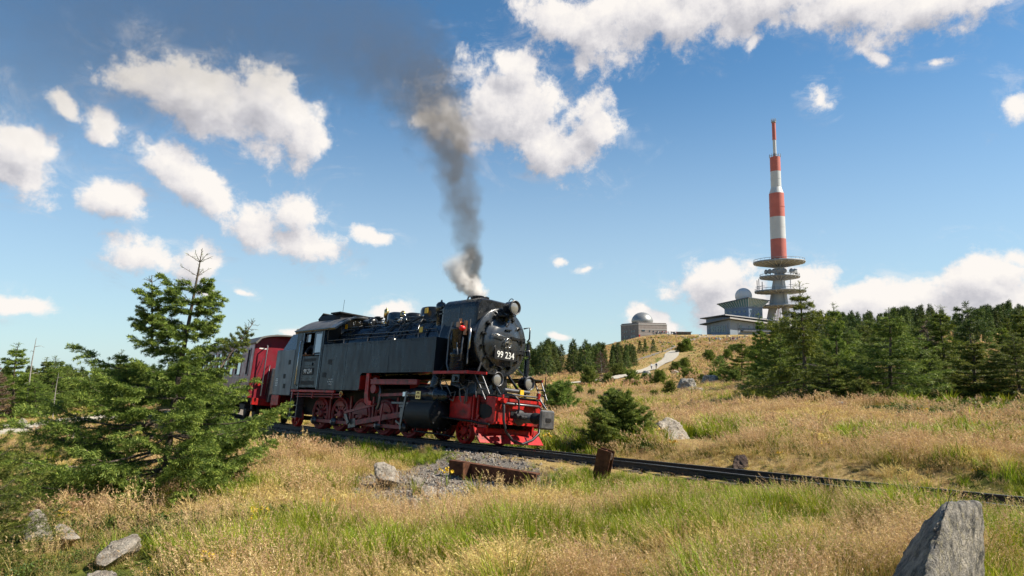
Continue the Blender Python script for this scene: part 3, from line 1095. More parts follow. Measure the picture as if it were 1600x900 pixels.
    for (a, b) in (((0, .07), (.055, 0)), ((.055, 0), (0, -.07)), ((0, -.07), (-.055, 0)), ((-.055, 0), (0, .07))):
        dm.bar((.60, a[0] + .02, bz + .45 + a[1]), (.60, b[0] + .02, bz + .45 + b[1]), .012, .014, up=(1, 0, 0))
    B('diamond_emblem', dm, soot_shade, dr)
    npz = bz - .33
    pl = B('number_plate', MB().box(.615, .64, -.37, .37, npz - .13, npz + .13, .01).box(.56, .62, -.3, -.26, npz - .05, npz + .05).box(.56, .62, .26, .30, npz - .05, npz + .05), soot_shade)
    tm = text_mesh('99 234', .235, .004, .92)
    tm.transform(Matrix(((0, 0, 1, .645), (1, 0, 0, 0), (0, 1, 0, npz), (0, 0, 0, 1))))
    link('number', tm, whitep, pl)
    # --- preheater casing wrapped over the smokebox
    prof = [(-.70, 2.62)]
    for a in np.linspace(math.pi, math.pi / 2, 7):
        prof.append((-.44 + math.cos(a) * .26, 3.37 + math.sin(a) * .26))
    prof += [(-y, z) for y, z in prof[::-1]]
    ca = MB()
    n = len(prof)
    secs = [(-1.22, .80), (-1.17, .97), (-1.1, 1.0), (.12, 1.0), (.2, .985), (.24, .95)]
    vs = []
    for x, k in secs:
        vs += [(x, y * k, 2.6 + (z - 2.6) * k) for y, z in prof]
    fs = [(i * n + k, i * n + (k + 1) % n, (i + 1) * n + (k + 1) % n, (i + 1) * n + k) for i in range(len(secs) - 1) for k in range(n)]
    fs += [tuple(range(n))[::-1], tuple(range((len(secs) - 1) * n, len(secs) * n))]
    ca.add(vs, fs)
    cs = B('preheater_casing', ca, black)
    B('casing_seam', MB().box(-.46, -.43, -.706, .706, 2.7, 3.38).box(-.46, -.43, -.45, .45, 3.6, 3.636), cladblue, cs)
    B('lifting_eye', MB().tube([(-.62 + .09 * math.cos(a), -.25, 3.63 + .15 * math.sin(a)) for a in np.linspace(0, math.pi, 10)], .022), black, cs)
    B('chimney', MB().ring((-.5, 0, 3.55), (0, 0, 1), [(0, .25), (.08, .22), (.17, .215), (.20, .25), (.23, .25), (.23, .17), (.05, .16)], 28, False), black)
    # upper headlamp and bracket
    lamp(root, (.86, .02, 3.40), .165, .34)
    B('lamp_bracket', MB().box(.40, .74, -.08, .12, 3.18, 3.22).bar((.45, .02, 2.95), (.6, .02, 3.2), .1, .03, up=(1, 0, 0)), black)
    B('top_pipes', MB().tube([(.26, -.45, 3.0), (.42, -.38, 3.24), (.47, -.28, 3.28), (.5, -.2, 3.2)], .022).tube([(.26, -.3, 3.1), (.4, -.25, 3.30), (.46, -.12, 3.27), (.47, -.05, 3.2)], .018).box(.44, .62, -.22, .22, 3.17, 3.2), graphite)
    # lower headlamps on their stands
    for s in (-1, 1):
        lamp(root, (1.02, s * .54, 1.56), .155, .32)
        B('lamp_stand', MB().bar((.86, s * .54, 1.1), (.86, s * .54, 1.42), .05, .07, up=(1, 0, 0)), black)
    # --- boxes and rods below the smokebox
    B('smokebox_saddle', MB().prism([(-.55, 1.15), (.55, 1.15), (.45, 1.85), (-.45, 1.85)], 'x', -.8, .25), black)
    for s in (-1, 1):
        B('front_strut', MB().bar((.42, s * .34, 1.75), (1.02, s * .38, 1.14), .035, .05), black)
        B('side_strut', MB().bar((.44, s * .60, 1.98), (.62, s * .86, 1.68), .03, .03), graphite)
        B('front_step', MB().tube([(.72, s * 1.02, 1.64), (1.1, s * .98, 1.05)], .018).tube([(.95, s * 1.02, 1.64), (1.22, s * .98, 1.18)], .018).tube([(.82, s * 1.01, 1.45), (1.05, s * 1.0, 1.42)], .016).tube([(.93, s * 1.0, 1.3), (1.14, s * .98, 1.28)], .016), graphite)
        B('running_board', MB().box(-.66, .66, s * .62, s * 1.20, 1.66, 1.69), soot_shade)
        B('running_board_edge', MB().box(-.66, .66, s * 1.19, s * 1.225, 1.63, 1.70).add([(.66, s * 1.225, 1.70), (.66, s * 1.225, 1.63), (1.06, s * .98, 1.625), (1.06, s * .98, 1.685), (.66, s * 1.19, 1.70), (.66, s * 1.19, 1.63), (1.05, s * .94, 1.625), (1.05, s * .94, 1.685)], [(0, 1, 2, 3), (4, 5, 6, 7), (0, 3, 7, 4), (1, 2, 6, 5), (3, 2, 6, 7)]), red)
        B('board_tip', MB().prism([(.66, s * .62), (.66, s * 1.19), (1.05, s * .94), (1.05, s * .62)], 'z', 1.655, 1.68), soot_shade)
    B('footplate', MB().box(.3, 1.22, -.72, .72, 1.14, 1.18), soot_shade)
    B('cross_pipe', MB().cyl((1.12, -.42, 1.32), (1.12, .42, 1.32), .05).cyl((1.05, -.4, 1.22), (1.05, -.1, 1.22), .04), graphite)
    # --- buffer beam, red side frames, snow plough
    bb = MB().box(1.18, 1.24, -.78, .78, .52, 1.12, .01)
    bm_ = B('buffer_beam', bb, red)
    B('beam_ribs', MB().box(1.24, 1.30, -.76, .76, 1.05, 1.12).box(1.24, 1.28, -.76, .76, .52, .57).box(1.24, 1.33, -.55, -.2, .95, 1.0).box(1.24, 1.33, .2, .55, .95, 1.0), red, bm_)
    B('beam_plate', MB().box(1.241, 1.26, -.40, .30, .62, .90), red, bm_)
    B('beam_slot_shade', MB().box(1.262, 1.275, -.30, .22, .70, .84), soot_shade, bm_)  # dark plate on the beam stands for a shaded slot
    for s in (-1, 1):
        oval = [(x, z) for x, z in ((.60, .66), (.85, .62), (1.05, .66), (1.12, .76), (1.10, .88), (.95, .95), (.60, .95), (.55, .8))]
        f_ = B('side_frame', MB().box(.05, 1.18, s * .70, s * .75, .50, 1.14, .008), red)
        B('frame_opening_shade', MB().prism(oval, 'y', s * .752, s * .757), soot_shade, f_)  # dark plate on the solid frame stands for the shaded opening
        B('frame_ribs', MB().box(.48, .53, s * .75, s * .82, .46, 1.16).box(.62, .66, s * .75, s * .80, .46, 1.16).box(.05, 1.18, s * .75, s * .79, .56, .60).bar((.56, s * .80, .44), (.72, s * .80, .7), .03, .05), red, f_)
        B('cover_box', MB().box(-.35, .44, s * .78, s * .84, .58, 1.12, .02), red)
        B('brake_pipe', MB().tube([(-.5, s * 1.0, .60), (.1, s * .95, .56), (.6, s * .9, .54), (.95, s * .9, .50), (1.2, s * .9, .5)], .028), soot_shade)
    # plough: bent plate with a forward crease, upper lip and lower flare
    yy = [-1.06, -.6, 0, .6, 1.06]
    secp = [(.42, -.02), (.40, .03), (.30, .05), (.27, .10), (.08, .26), (.07, .23), (.25, .07), (.40, -.03)]
    vs, n = [], len(secp)
    for y in yy:
        fx = .86 + .16 * (1 - abs(y) / 1.06)
        vs += [(fx + dx, y, z) for z, dx in secp]
    fs = [(i * n + k, i * n + (k + 1) % n, (i + 1) * n + (k + 1) % n, (i + 1) * n + k) for i in range(len(yy) - 1) for k in range(n)]
    fs += [tuple(range(n)), tuple(range((len(yy) - 1) * n, len(yy) * n))[::-1]]
    po = B('snow_plough', MB().add(vs, fs), red)
    for y_ in (-.77, .77):
        B('plough_bracket', MB().box(.7, 1.0, y_ - .03, y_ + .03, .2, .6), red, po)
    # centre buffer and couplings
    bf = B('centre_buffer', MB().box(2.12, 2.20, -.24, .24, .46, .90, .05).ring((1.24, 0, .70), (1, 0, 0), [(0, .20), (.08, .17), (.10, .12), (.55, .12), (.56, .09), (.88, .09)], 20), bufgrey)
    B('buffer_slot_shade', MB().box(2.19, 2.215, -.08, .08, .64, .72), soot_shade, bf)  # dark block on the buffer face stands for its shaded slot
    B('buffer_neck', MB().ring((1.75, 0, .70), (1, 0, 0), [(0, .13), (.12, .13), (.14, .10), (.24, .14), (.3, .14), (.36, .10)], 16), soot_shade, bf)
    for s in (-1, 1):
        B('side_coupling', MB().box(1.28, 1.75, s * .28, s * .34, .66, .74, .02).cyl((1.7, s * .22, .70), (1.7, s * .40, .70), .05).cyl((1.55, s * .20, .72), (1.55, s * .42, .72), .07), soot_shade)
    # front hoses and rails
    B('brake_hose', MB().tube([(1.30, -.62, 1.05), (1.36, -.62, .92), (1.38, -.62, .62), (1.42, -.56, .36), (1.5, -.40, .16), (1.55, -.12, .10), (1.5, .25, .20), (1.42, .55, .36), (1.36, .62, .58)], .032, 10), rubber)
    B('air_hose', MB().tube([(1.3, -.40, 1.18), (1.4, -.36, 1.2), (1.46, -.25, 1.1), (1.46, -.22, .9), (1.42, -.22, .74)], .026, 8), rubber)
    B('front_rail', MB().tube([(1.30, -.60, .99), (1.38, -.56, 1.0), (1.38, .52, 1.0), (1.36, .66, .94), (1.34, .7, .6)], .028).tube([(1.28, -.30, 1.22), (1.3, .60, 1.22)], .02).tube([(1.3, .56, 1.24), (1.45, .72, .95)], .022), graphite)
    B('hose_valve', MB().cyl((1.22, -.62, 1.06), (1.4, -.62, 1.06), .06).cyl((1.3, -.62, .98), (1.3, -.62, 1.2), .03).cyl((1.3, .58, 1.18), (1.3, .58, 1.32), .05), red)
    B('marker_post', MB().cyl((1.25, .86, 1.0), (1.25, .86, 1.75), .012), soot_shade)
    B('lamp_socket', MB().box(1.1, 1.2, .05, .17, 1.2, 1.36), yellowp)
    # --- air pump ahead of the tank
    pm = B('air_pump', MB().ring((-.08, -.92, 1.70), (0, 0, 1), [(0, .16), (.04, .19), (.36, .19), (.40, .22), (.46, .22), (.48, .15), (.60, .15), (.62, .20), (1.0, .20), (1.02, .23), (1.08, .23), (1.12, .12)], 22), black)
    fins = MB()
    for k in range(8):
        fins.ring((-.08, -.92, 1.74 + k * .04), (0, 0, 1), [(0, .19), (0, .215), (.014, .215), (.014, .19)], 22, False)
    tag(B('cooling_fins', fins, black, pm), kind='stuff')
    B('pump_valve', MB().box(-.04, .10, -1.12, -.98, 2.76, 2.92, .02).cyl((.18, -.98, 2.6), (.18, -.98, 2.95), .05).cyl((.05, -1.05, 2.9), (.05, -1.05, 3.0), .04), copper, pm)
    B('red_cap', MB().ball((.15, -1.06, 2.76), .085, sz=.8), mat('bright red cap', (0.7, 0.02, 0.02), 0.3), pm)
    B('pump_pipes', MB().tube([(.14, -1.0, 2.55), (.18, -1.05, 2.2), (.16, -1.02, 1.98), (.0, -1.05, 1.95), (-.12, -1.1, 2.08)], .022).tube([(-.32, -.98, 2.95), (-.4, -1.0, 2.6), (-.4, -1.0, 1.9), (-.3, -1.0, 1.72)], .03).tube([(.24, -.9, 3.0), (.27, -.92, 2.5), (.27, -.92, 1.9)], .02).tube([(.06, -1.12, 2.4), (.12, -1.14, 2.25), (.14, -1.12, 2.1)], .015), graphite, pm)
    B('handrail', MB().tube([(.30, -.93, 2.25), (.36, -.96, 2.3), (.36, -.96, 2.72), (.30, -.92, 2.78)], .018), brightsteel)
    B('far_handrail', MB().tube([(.44, .78, 3.0), (.5, .95, 3.05), (.5, .95, 2.75), (.45, .93, 2.68)], .02).tube([(.40, .88, 2.4), (.46, 1.0, 2.45), (.46, 1.05, 2.25), (.4, 1.0, 2.2)], .03).cyl((.42, 1.0, 2.2), (.42, 1.0, 1.75), .07).cyl((.42, 1.0, 2.62), (.42, 1.0, 2.3), .05), black)
    # --- side tanks with the high front cut-out
    for s in (-1, 1):
        pts = [(-6.3, 1.19), (-4.06, 1.19), (-4.0, 1.22), (-4.0, 1.60), (-3.95, 1.66), (-3.88, 1.68), (-.66, 1.68), (-.66, 2.55), (-6.3, 2.55)]
        tk = B('water_tank', MB().prism(pts, 'y', s * .80, s * 1.20), tankpaint)
        B('tank_end', MB().prism([(s * .55, 1.22), (s * 1.196, 1.22), (s * 1.196, 1.58), (s * 1.14, 1.655), (s * .55, 1.655)], 'x', -4.0, -3.985), red, tk)
        B('tank_edge', MB().box(-.665, -.64, s * .8, s * 1.212, 1.68, 2.56).box(-6.3, -.66, s * 1.18, s * 1.212, 2.54, 2.565).box(-6.33, -6.295, s * 1.18, s * 1.212, 1.19, 2.55), tankpaint, tk)
        for x in (-5.2, -3.9, -2.6, -1.5):
            B('tank_stanchion', MB().cyl((x, s * 1.15, 2.55), (x, s * 1.15, 2.68), .014).ball((x, s * 1.15, 2.69), .022), graphite, tk)
        B('tank_rail', MB().cyl((-6.1, s * 1.15, 2.69), (-1.3, s * 1.15, 2.69), .012, seg=8), black, tk)
        rv = MB()
        for i in range(62):
            rv.ring((-6.2 + i * .089, s * 1.2, 2.50), (0, s, 0), [(0, .011), (.006, .007)], 5)
            if i < 36:
                rv.ring((-3.8 + i * .087, s * 1.2, 1.73), (0, s, 0), [(0, .011), (.006, .007)], 5)
            if i < 14:
                rv.ring((-.72, s * 1.2, 1.76 + i * .054), (0, s, 0), [(0, .011), (.006, .007)], 5)
        tag(B('rivets', rv, tankpaint, tk), kind='stuff')
        for x in (-4.9, -2.7):
            B('plate_seam', MB().box(x - .03, x + .03, s * 1.2, s * 1.2045, 1.70 if x > -4 else 1.21, 2.53), tankpaint, tk)
        for x, z in ((-5.77, 2.02), (-6.02, 1.63)):
            B('step_recess_shade', MB().box(x - .11, x + .11, s * 1.2005, s * 1.206, z - .075, z + .075), soot_shade, tk)  # dark plate on the tank side imitates the shade inside a foothold
            B('step_lip', MB().box(x - .12, x + .12, s * 1.206, s * 1.214, z - .085, z - .07), tankpaint, tk)
        B('tank_hatch', MB().ring((-2.9, s * 1.0, 2.55), (0, 0, 1), [(0, .16), (.08, .16), (.10, .13), (.11, .02)], 18), black, tk)
        for i, t in enumerate(('Unt. 12.08', 'Brk. Werk Wr', '17.05.12')):
            tm = text_mesh(t, .055, .001)
            rx = Matrix(((1, 0, 0, -5.62), (0, 0, -1, -1.203), (0, 1, 0, 1.50 - i * .075), (0, 0, 0, 1))) if s < 0 else Matrix(((-1, 0, 0, -5.62), (0, 0, 1, 1.203), (0, 1, 0, 1.50 - i * .075), (0, 0, 0, 1)))
            tm.transform(rx)
            link('lettering', tm, whitep, tk)
    B('tank_top_shelf', MB().box(-6.3, -1.2, -.82, .82, 1.9, 2.1), soot_shade)
    # --- boiler top: domes, valves, whistle, pipe runs
    def dome(name, x, r, z1, matr, flat=.5):
        B(name, MB().ring((x, 0, 3.05), (0, 0, 1), [(0, r * 1.12), (.20, r * 1.02), (z1 - 3.05 - .10 * flat * 2, r), (z1 - 3.05 - .03, r * .93), (z1 - 3.05, r * .72), (z1 - 3.05 + .015, .002)], 28, False), matr)
    dome('sand_dome', -2.35, .43, 3.62, black)
    dome('steam_dome', -4.12, .36, 3.60, cladblue)
    dome('second_sand_dome', -3.30, .30, 3.53, black)
    B('brass_ring', MB().ring((-3.42, -.36, 3.48), (.3, -1, .1), [(0, .08), (.03, .085), (.03, .05), (0, .05), (0, .08)], 18, False), brass)
    B('whistle', MB().ring((-4.68, -.1, 3.3), (0, 0, 1), [(0, .03), (.18, .03), (.18, .075), (.42, .075), (.45, .05), (.47, .02), (.5, .02)], 16), brass)
    for x in (-5.15, -5.5):
        B('safety_valve', MB().ring((x, -.05, 3.2), (0, 0, 1), [(0, .14), (.12, .14), (.14, .09), (.28, .10), (.30, .14), (.34, .14), (.36, .08)], 16), black)
    B('generator', MB().ring((-5.05, -.42, 3.28), (1, 0, 0), [(-.25, .08), (-.22, .13), (.1, .13), (.12, .16), (.24, .16), (.26, .08)], 16), black)
    B('feed_dome', MB().ring((-1.48, -.50, 2.9), (0, 0, 1), [(0, .10), (.45, .10), (.46, .14), (.66, .14), (.72, .10), (.75, .03), (.80, .02)], 18).tube([(-1.48, -.52, 3.50), (-1.2, -.6, 3.50)], .03).tube([(-1.48, -.56, 3.38), (-1.15, -.66, 3.38)], .025).tube([(-1.48, -.55, 3.30), (-1.15, -.68, 3.27)], .025), cladblue)
    m = MB()
    for i in range(16):
        x0 = random.uniform(-5.6, -2.0)
        a = random.uniform(.15, .8)
        rr = .80
        y0, z0 = -math.sin(a) * rr, bz + math.cos(a) * rr
        m.tube([(x0, y0, z0), (x0 + random.uniform(-.2, .2), y0 - .04, z0 + random.uniform(.03, .2)), (x0 + random.uniform(.2, .7), y0 - .02, z0 + random.uniform(-.05, .12))], random.uniform(.012, .03), 6)
        if i % 2:
            m.cyl((x0, y0 - .05, z0), (x0 + random.uniform(-.1, .1), y0 - .12, z0 + .02), .035, seg=8)
    tag(B('boiler_fittings', m, black), kind='stuff')
    m = MB()
    for i in range(14):
        x0 = random.uniform(-6.1, -2.2)
        a = random.uniform(.2, .75)
        y0, z0 = -math.sin(a) * .86, bz + math.cos(a) * .86
        m.cyl((x0, y0, z0), (x0 + random.uniform(-.05, .05), y0 - random.uniform(.02, .06), z0 + random.uniform(.02, .08)), random.uniform(.014, .028), seg=7)
        m.ring((x0, y0 - .03, z0 + .05), (0, -1, .3), [(0, .03), (.012, .034), (.012, .02)], 9)
    tag(B('valve_handles', m, brightsteel), kind='stuff')
    m = MB()
    for k, a in enumerate((.70, 1.12)):
        y, z = -math.sin(a) * .815, bz + math.cos(a) * .815
        m.tube([(-6.1, y, z), (-5, y - .01, z + .01), (-3.4, y, z - .015), (-1.4 + .1 * k, y, z), (-1.2 + .1 * k, y - .02, z - .25)], .02, 6)
    B('pipe_run', m, cladblue)
    B('sand_pipes', MB().tube([(-2.35, -.38, 3.35), (-2.6, -.62, 3.15), (-2.95, -.80, 2.7), (-2.9, -.85, 2.5)], .028).tube([(-2.35, -.38, 3.30), (-2.2, -.62, 3.12), (-2.1, -.80, 2.7)], .028).tube([(-1.9, -.35, 3.32), (-1.7, -.45, 3.36), (-1.5, -.5, 3.45)], .03).tube([(-3.3, -.3, 3.3), (-3.5, -.6, 3.05), (-3.6, -.79, 2.7)], .028).tube([(-3.3, -.3, 3.3), (-3.1, -.6, 3.08), (-3.0, -.79, 2.75)], .028), black)
    for (x, y, z) in ((-2.15, -.46, 3.46), (-1.85, -.80, 2.86), (-6.02, -.62, 3.20)):
        B('yellow_tag', MB().box(x - .075, x + .075, y - .03, y - .015, z - .075, z + .075, .01), yellowp)
    # --- cab
    def arc(y0, z0, z1, n=11, k=1.0):
        return [(y, z0 + (z1 - z0) * (1 - (abs(y) / y0) ** 2.2)) for y in np.linspace(-y0, y0, n)]
    for s in (-1, 1):
        c = MB()
        c.box(-8.05, -7.60, s * 1.17, s * 1.20, 1.19, 3.10)                   # rear post sheet
        c.box(-6.42, -6.3, s * 1.17, s * 1.20, 1.19, 3.10)                    # front post
        c.box(-7.60, -6.42, s * 1.17, s * 1.20, 2.98, 3.10)                   # above the window
        cb = B('cab_side', c, tankpaint)
        d = B('cab_door', MB().box(-7.56, -6.46, s * 1.165, s * 1.195, 1.24, 2.24, .01), tankpaint)
        B('door_slot_shade', MB().box(-7.42, -6.66, s * 1.195, s * 1.20, 2.06, 2.16).box(-7.46, -6.62, s * 1.195, s * 1.20, 1.33, 1.45), soot_shade, d)  # dark strips on the door paint in the shade of its slots
        B('door_handle', MB().box(-7.30, -6.85, s * 1.20, s * 1.222, 1.93, 1.96).box(-6.86, -6.83, s * 1.195, s * 1.222, 1.93, 2.02).box(-7.35, -6.7, s * 1.195, s * 1.203, 1.52, 1.56), tankpaint, d)
        p_ = B('cab_number_plate', MB().box(-7.42, -6.72, s * 1.195, s * 1.208, 1.63, 1.86, .004), soot_shade, d)
        tm = text_mesh('99 234', .205, .003, .92)
        tm.transform(Matrix(((1, 0, 0, -7.07), (0, 0, -1, -1.2125), (0, 1, 0, 1.745), (0, 0, 0, 1))) if s < 0 else Matrix(((-1, 0, 0, -7.07), (0, 0, 1, 1.2125), (0, 1, 0, 1.745), (0, 0, 0, 1))))
        link('cab_number', tm, whitep, d)
        B('door_frame', MB().box(-7.63, -7.57, s * 1.17, s * 1.21, 1.2, 3.0, .006).box(-6.45, -6.39, s * 1.17, s * 1.212, 1.2, 3.0, .006).box(-7.6, -6.42, s * 1.17, s * 1.208, 2.25, 2.30, .006), cladblue, cb)
        w_ = B('sliding_window', MB().box(-6.88, -6.48, s * 1.15, s * 1.17, 2.34, 2.94), cabglass, cb)
        B('window_frame', MB().box(-6.93, -6.88, s * 1.14, s * 1.18, 2.3, 2.98).box(-6.48, -6.45, s * 1.14, s * 1.18, 2.3, 2.98).box(-6.9, -6.45, s * 1.14, s * 1.18, 2.93, 2.98), cladblue, cb)
        B('far_pane', MB().box(-7.55, -7.28, s * 1.12, s * 1.135, 2.7, 2.94), cabglass, cb)
        B('armrest', MB().box(-7.45, -7.0, s * 1.17, s * 1.26, 2.24, 2.29, .015), rust, cb)
        B('step_beam', MB().box(-8.0, -5.28, s * 1.17, s * 1.23, 1.10, 1.17, .008), red)
        B('step_pipes', MB().cyl((-8.0, s * 1.18, 1.03), (-4.9, s * 1.18, 1.06), .022).cyl((-7.6, s * 1.2, .96), (-4.9, s * 1.16, .98), .018).box(-7.9, -7.86, s * 1.15, s * 1.22, .9, 1.1).box(-6.6, -6.57, s * 1.15, s * 1.22, .92, 1.1).box(-5.4, -5.36, s * 1.15, s * 1.22, .92, 1.1), redworn)
        B('filler_ring', MB().ring((-4.95, s * 1.10, 1.08), (0, s, 0), [(0, .06), (.06, .06), (.08, .085), (.09, .085), (.09, .06), (.05, .055)], 16), brass)
        B('cab_steps', MB().box(-7.95, -7.45, s * .98, s * 1.24, .66, .69, .004).box(-7.95, -7.45, s * .98, s * 1.24, .30, .33, .004).box(-7.93, -7.90, s * 1.0, s * 1.22, .30, 1.1).box(-7.5, -7.47, s * 1.0, s * 1.22, .30, 1.1), graphite)
        B('cab_handrail', MB().tube([(-7.68, s * 1.2, 1.3), (-7.68, s * 1.27, 1.35), (-7.68, s * 1.27, 2.7), (-7.68, s * 1.2, 2.75)], .016), brightsteel)
    roofp = arc(1.27, 3.06, 3.60, 15)
    inner = [(y * .975, z - .045) for y, z in roofp]
    B('cab_roof', MB().prism(roofp + inner[::-1], 'x', -8.15, -5.95), roofgrey)
    B('roof_gutter', MB().box(-8.15, -5.95, -1.29, -1.255, 3.05, 3.08).box(-8.15, -5.95, 1.255, 1.29, 3.05, 3.08), cladblue)
    B('roof_vent', MB().prism([(-.62, 3.50), (.62, 3.50), (.55, 3.68), (-.55, 3.68)], 'x', -7.9, -6.5).box(-7.0, -6.4, -.7, .7, 3.66, 3.71, .01).bar((-8.05, 0, 3.56), (-7.75, 0, 3.76), 1.1, .03), soot_shade)
    B('antenna', MB().cyl((-6.95, -.3, 3.6), (-6.92, -.3, 4.2), .006, seg=5), soot_shade)
    fwall = [(-1.19, 2.55)] + [(y, z - .04) for y, z in arc(1.2, 3.05, 3.55, 11)] + [(1.19, 2.55)]
    B('cab_front', MB().prism(fwall, 'x', -6.34, -6.30), cladblue)
    for s in (-1, 1):
        o = B('front_window', MB().prism([(s * .62, 2.7), (s * 1.08, 2.66), (s * 1.1, 3.0), (s * .95, 3.18), (s * .66, 3.24)], 'x', -6.298, -6.29), soot_shade)
        B('window_rim', MB().tube([(-6.285, s * .62, 2.7), (-6.285, s * 1.08, 2.66), (-6.285, s * 1.1, 3.0), (-6.285, s * .95, 3.18), (-6.285, s * .66, 3.24), (-6.285, s * .62, 2.7)], .016, 6), graphite, o)
    B('roof_hood', MB().prism(roofp[:6] + inner[:6][::-1], 'x', -5.95, -5.6), cladblue)
    B('cab_floor', MB().box(-8.05, -6.3, -1.15, 1.15, 1.15, 1.19), soot_shade)
    B('backhead', MB().ring((-6.9, 0, 2.3), (1, 0, 0), [(0, .7), (.05, .78), (.6, .78)], 28), soot_shade)
    rw = [(-1.19, 1.19)] + [(-1.19, 2.5)] + [(-1.0, 3.0)] + [(1.0, 3.0), (1.19, 2.5), (1.19, 1.19)]
    B('cab_rear', MB().prism(rw, 'x', -8.08, -8.05), tankpaint)
    # --- bunker
    bk = B('coal_bunker', MB().box(-9.38, -8.10, -1.20, 1.20, .98, 2.48, .015), bunkpaint)
    for x, z in ((-8.38, 2.06), (-8.62, 1.60), (-8.56, 1.28)):
        B('step_recess_shade', MB().box(x - .075, x + .075, -1.206, -1.1995, z - .075, z + .075), soot_shade, bk)  # dark plates paint the shade of the bunker footholds
    B('bunker_hopper', MB().add([(-9.15, -1.12, 2.48), (-8.10, -1.16, 2.48), (-8.10, -1.06, 3.02), (-8.75, -1.02, 3.02), (-9.15, 1.12, 2.48), (-8.10, 1.16, 2.48), (-8.10, 1.06, 3.02), (-8.75, 1.02, 3.02)], [(0, 1, 2, 3), (7, 6, 5, 4), (0, 3, 7, 4), (3, 2, 6, 7), (1, 5, 6, 2)]), cladblue, bk)
    tm_ = MB()
    for i in range(5):
        for j in range(2):
            tm_.box(-9.2 + j * .09, -9.14 + j * .09, -1.206, -1.2025, 1.30 + i * .055 - .02, 1.325 + i * .055 - .02)
    tag(B('weight_table', tm_, whitep, bk), kind='stuff')
    ho = mat('coal heap', (0.36, 0.27, 0.17), 0.9, var=0.5, vscale=7, bump=0.6, bscale=14)
    cm_ = MB()
    for i in range(46):
        cm_.ball((random.uniform(-8.7, -8.15), random.uniform(-.98, .98), 3.06 + random.uniform(.0, .12)), random.uniform(.09, .15), 7, 4, sz=.8)
    B('coal_heap', cm_, ho, bk)
    B('rear_beam', MB().box(-9.45, -9.38, -1.15, 1.15, .55, 1.0).box(-9.38, -8.85, -1.20, -1.12, .64, .98, .01).box(-9.38, -8.85, 1.12, 1.20, .64, .98, .01), red)
    B('rear_coupler', MB().cyl((-9.45, 0, .7), (-9.95, 0, .7), .1).box(-10.0, -9.93, -.22, .22, .5, .9, .03), soot_shade)
    B('rear_hose', MB().tube([(-9.45, -.5, .9), (-9.7, -.5, .7), (-9.8, -.45, .45), (-9.95, -.4, .6)], .03), rubber)
    return root


LOCO = build_loco()

# ------------------------------------------------------------------ passenger carriages
maroon = mat('maroon carriage paint', (0.22, 0.016, 0.028), 0.36, var=0.14, vscale=2, spec=0.4, coat=0.0, dirt=(0.10, 0.03, 0.03), dirt_amt=0.4, rvar=0.08)
carroof = mat('grey carriage roof', (0.15, 0.145, 0.135), 0.7, var=0.25, vscale=2)
carglass = mat('carriage window glass', (0.06, 0.07, 0.08), 0.04, spec=1.0, coat=1.0)
darkframe = mat('dark plum window frame', (0.06, 0.012, 0.03), 0.4)
CAR_L, CAR_W = 13.2, 2.5


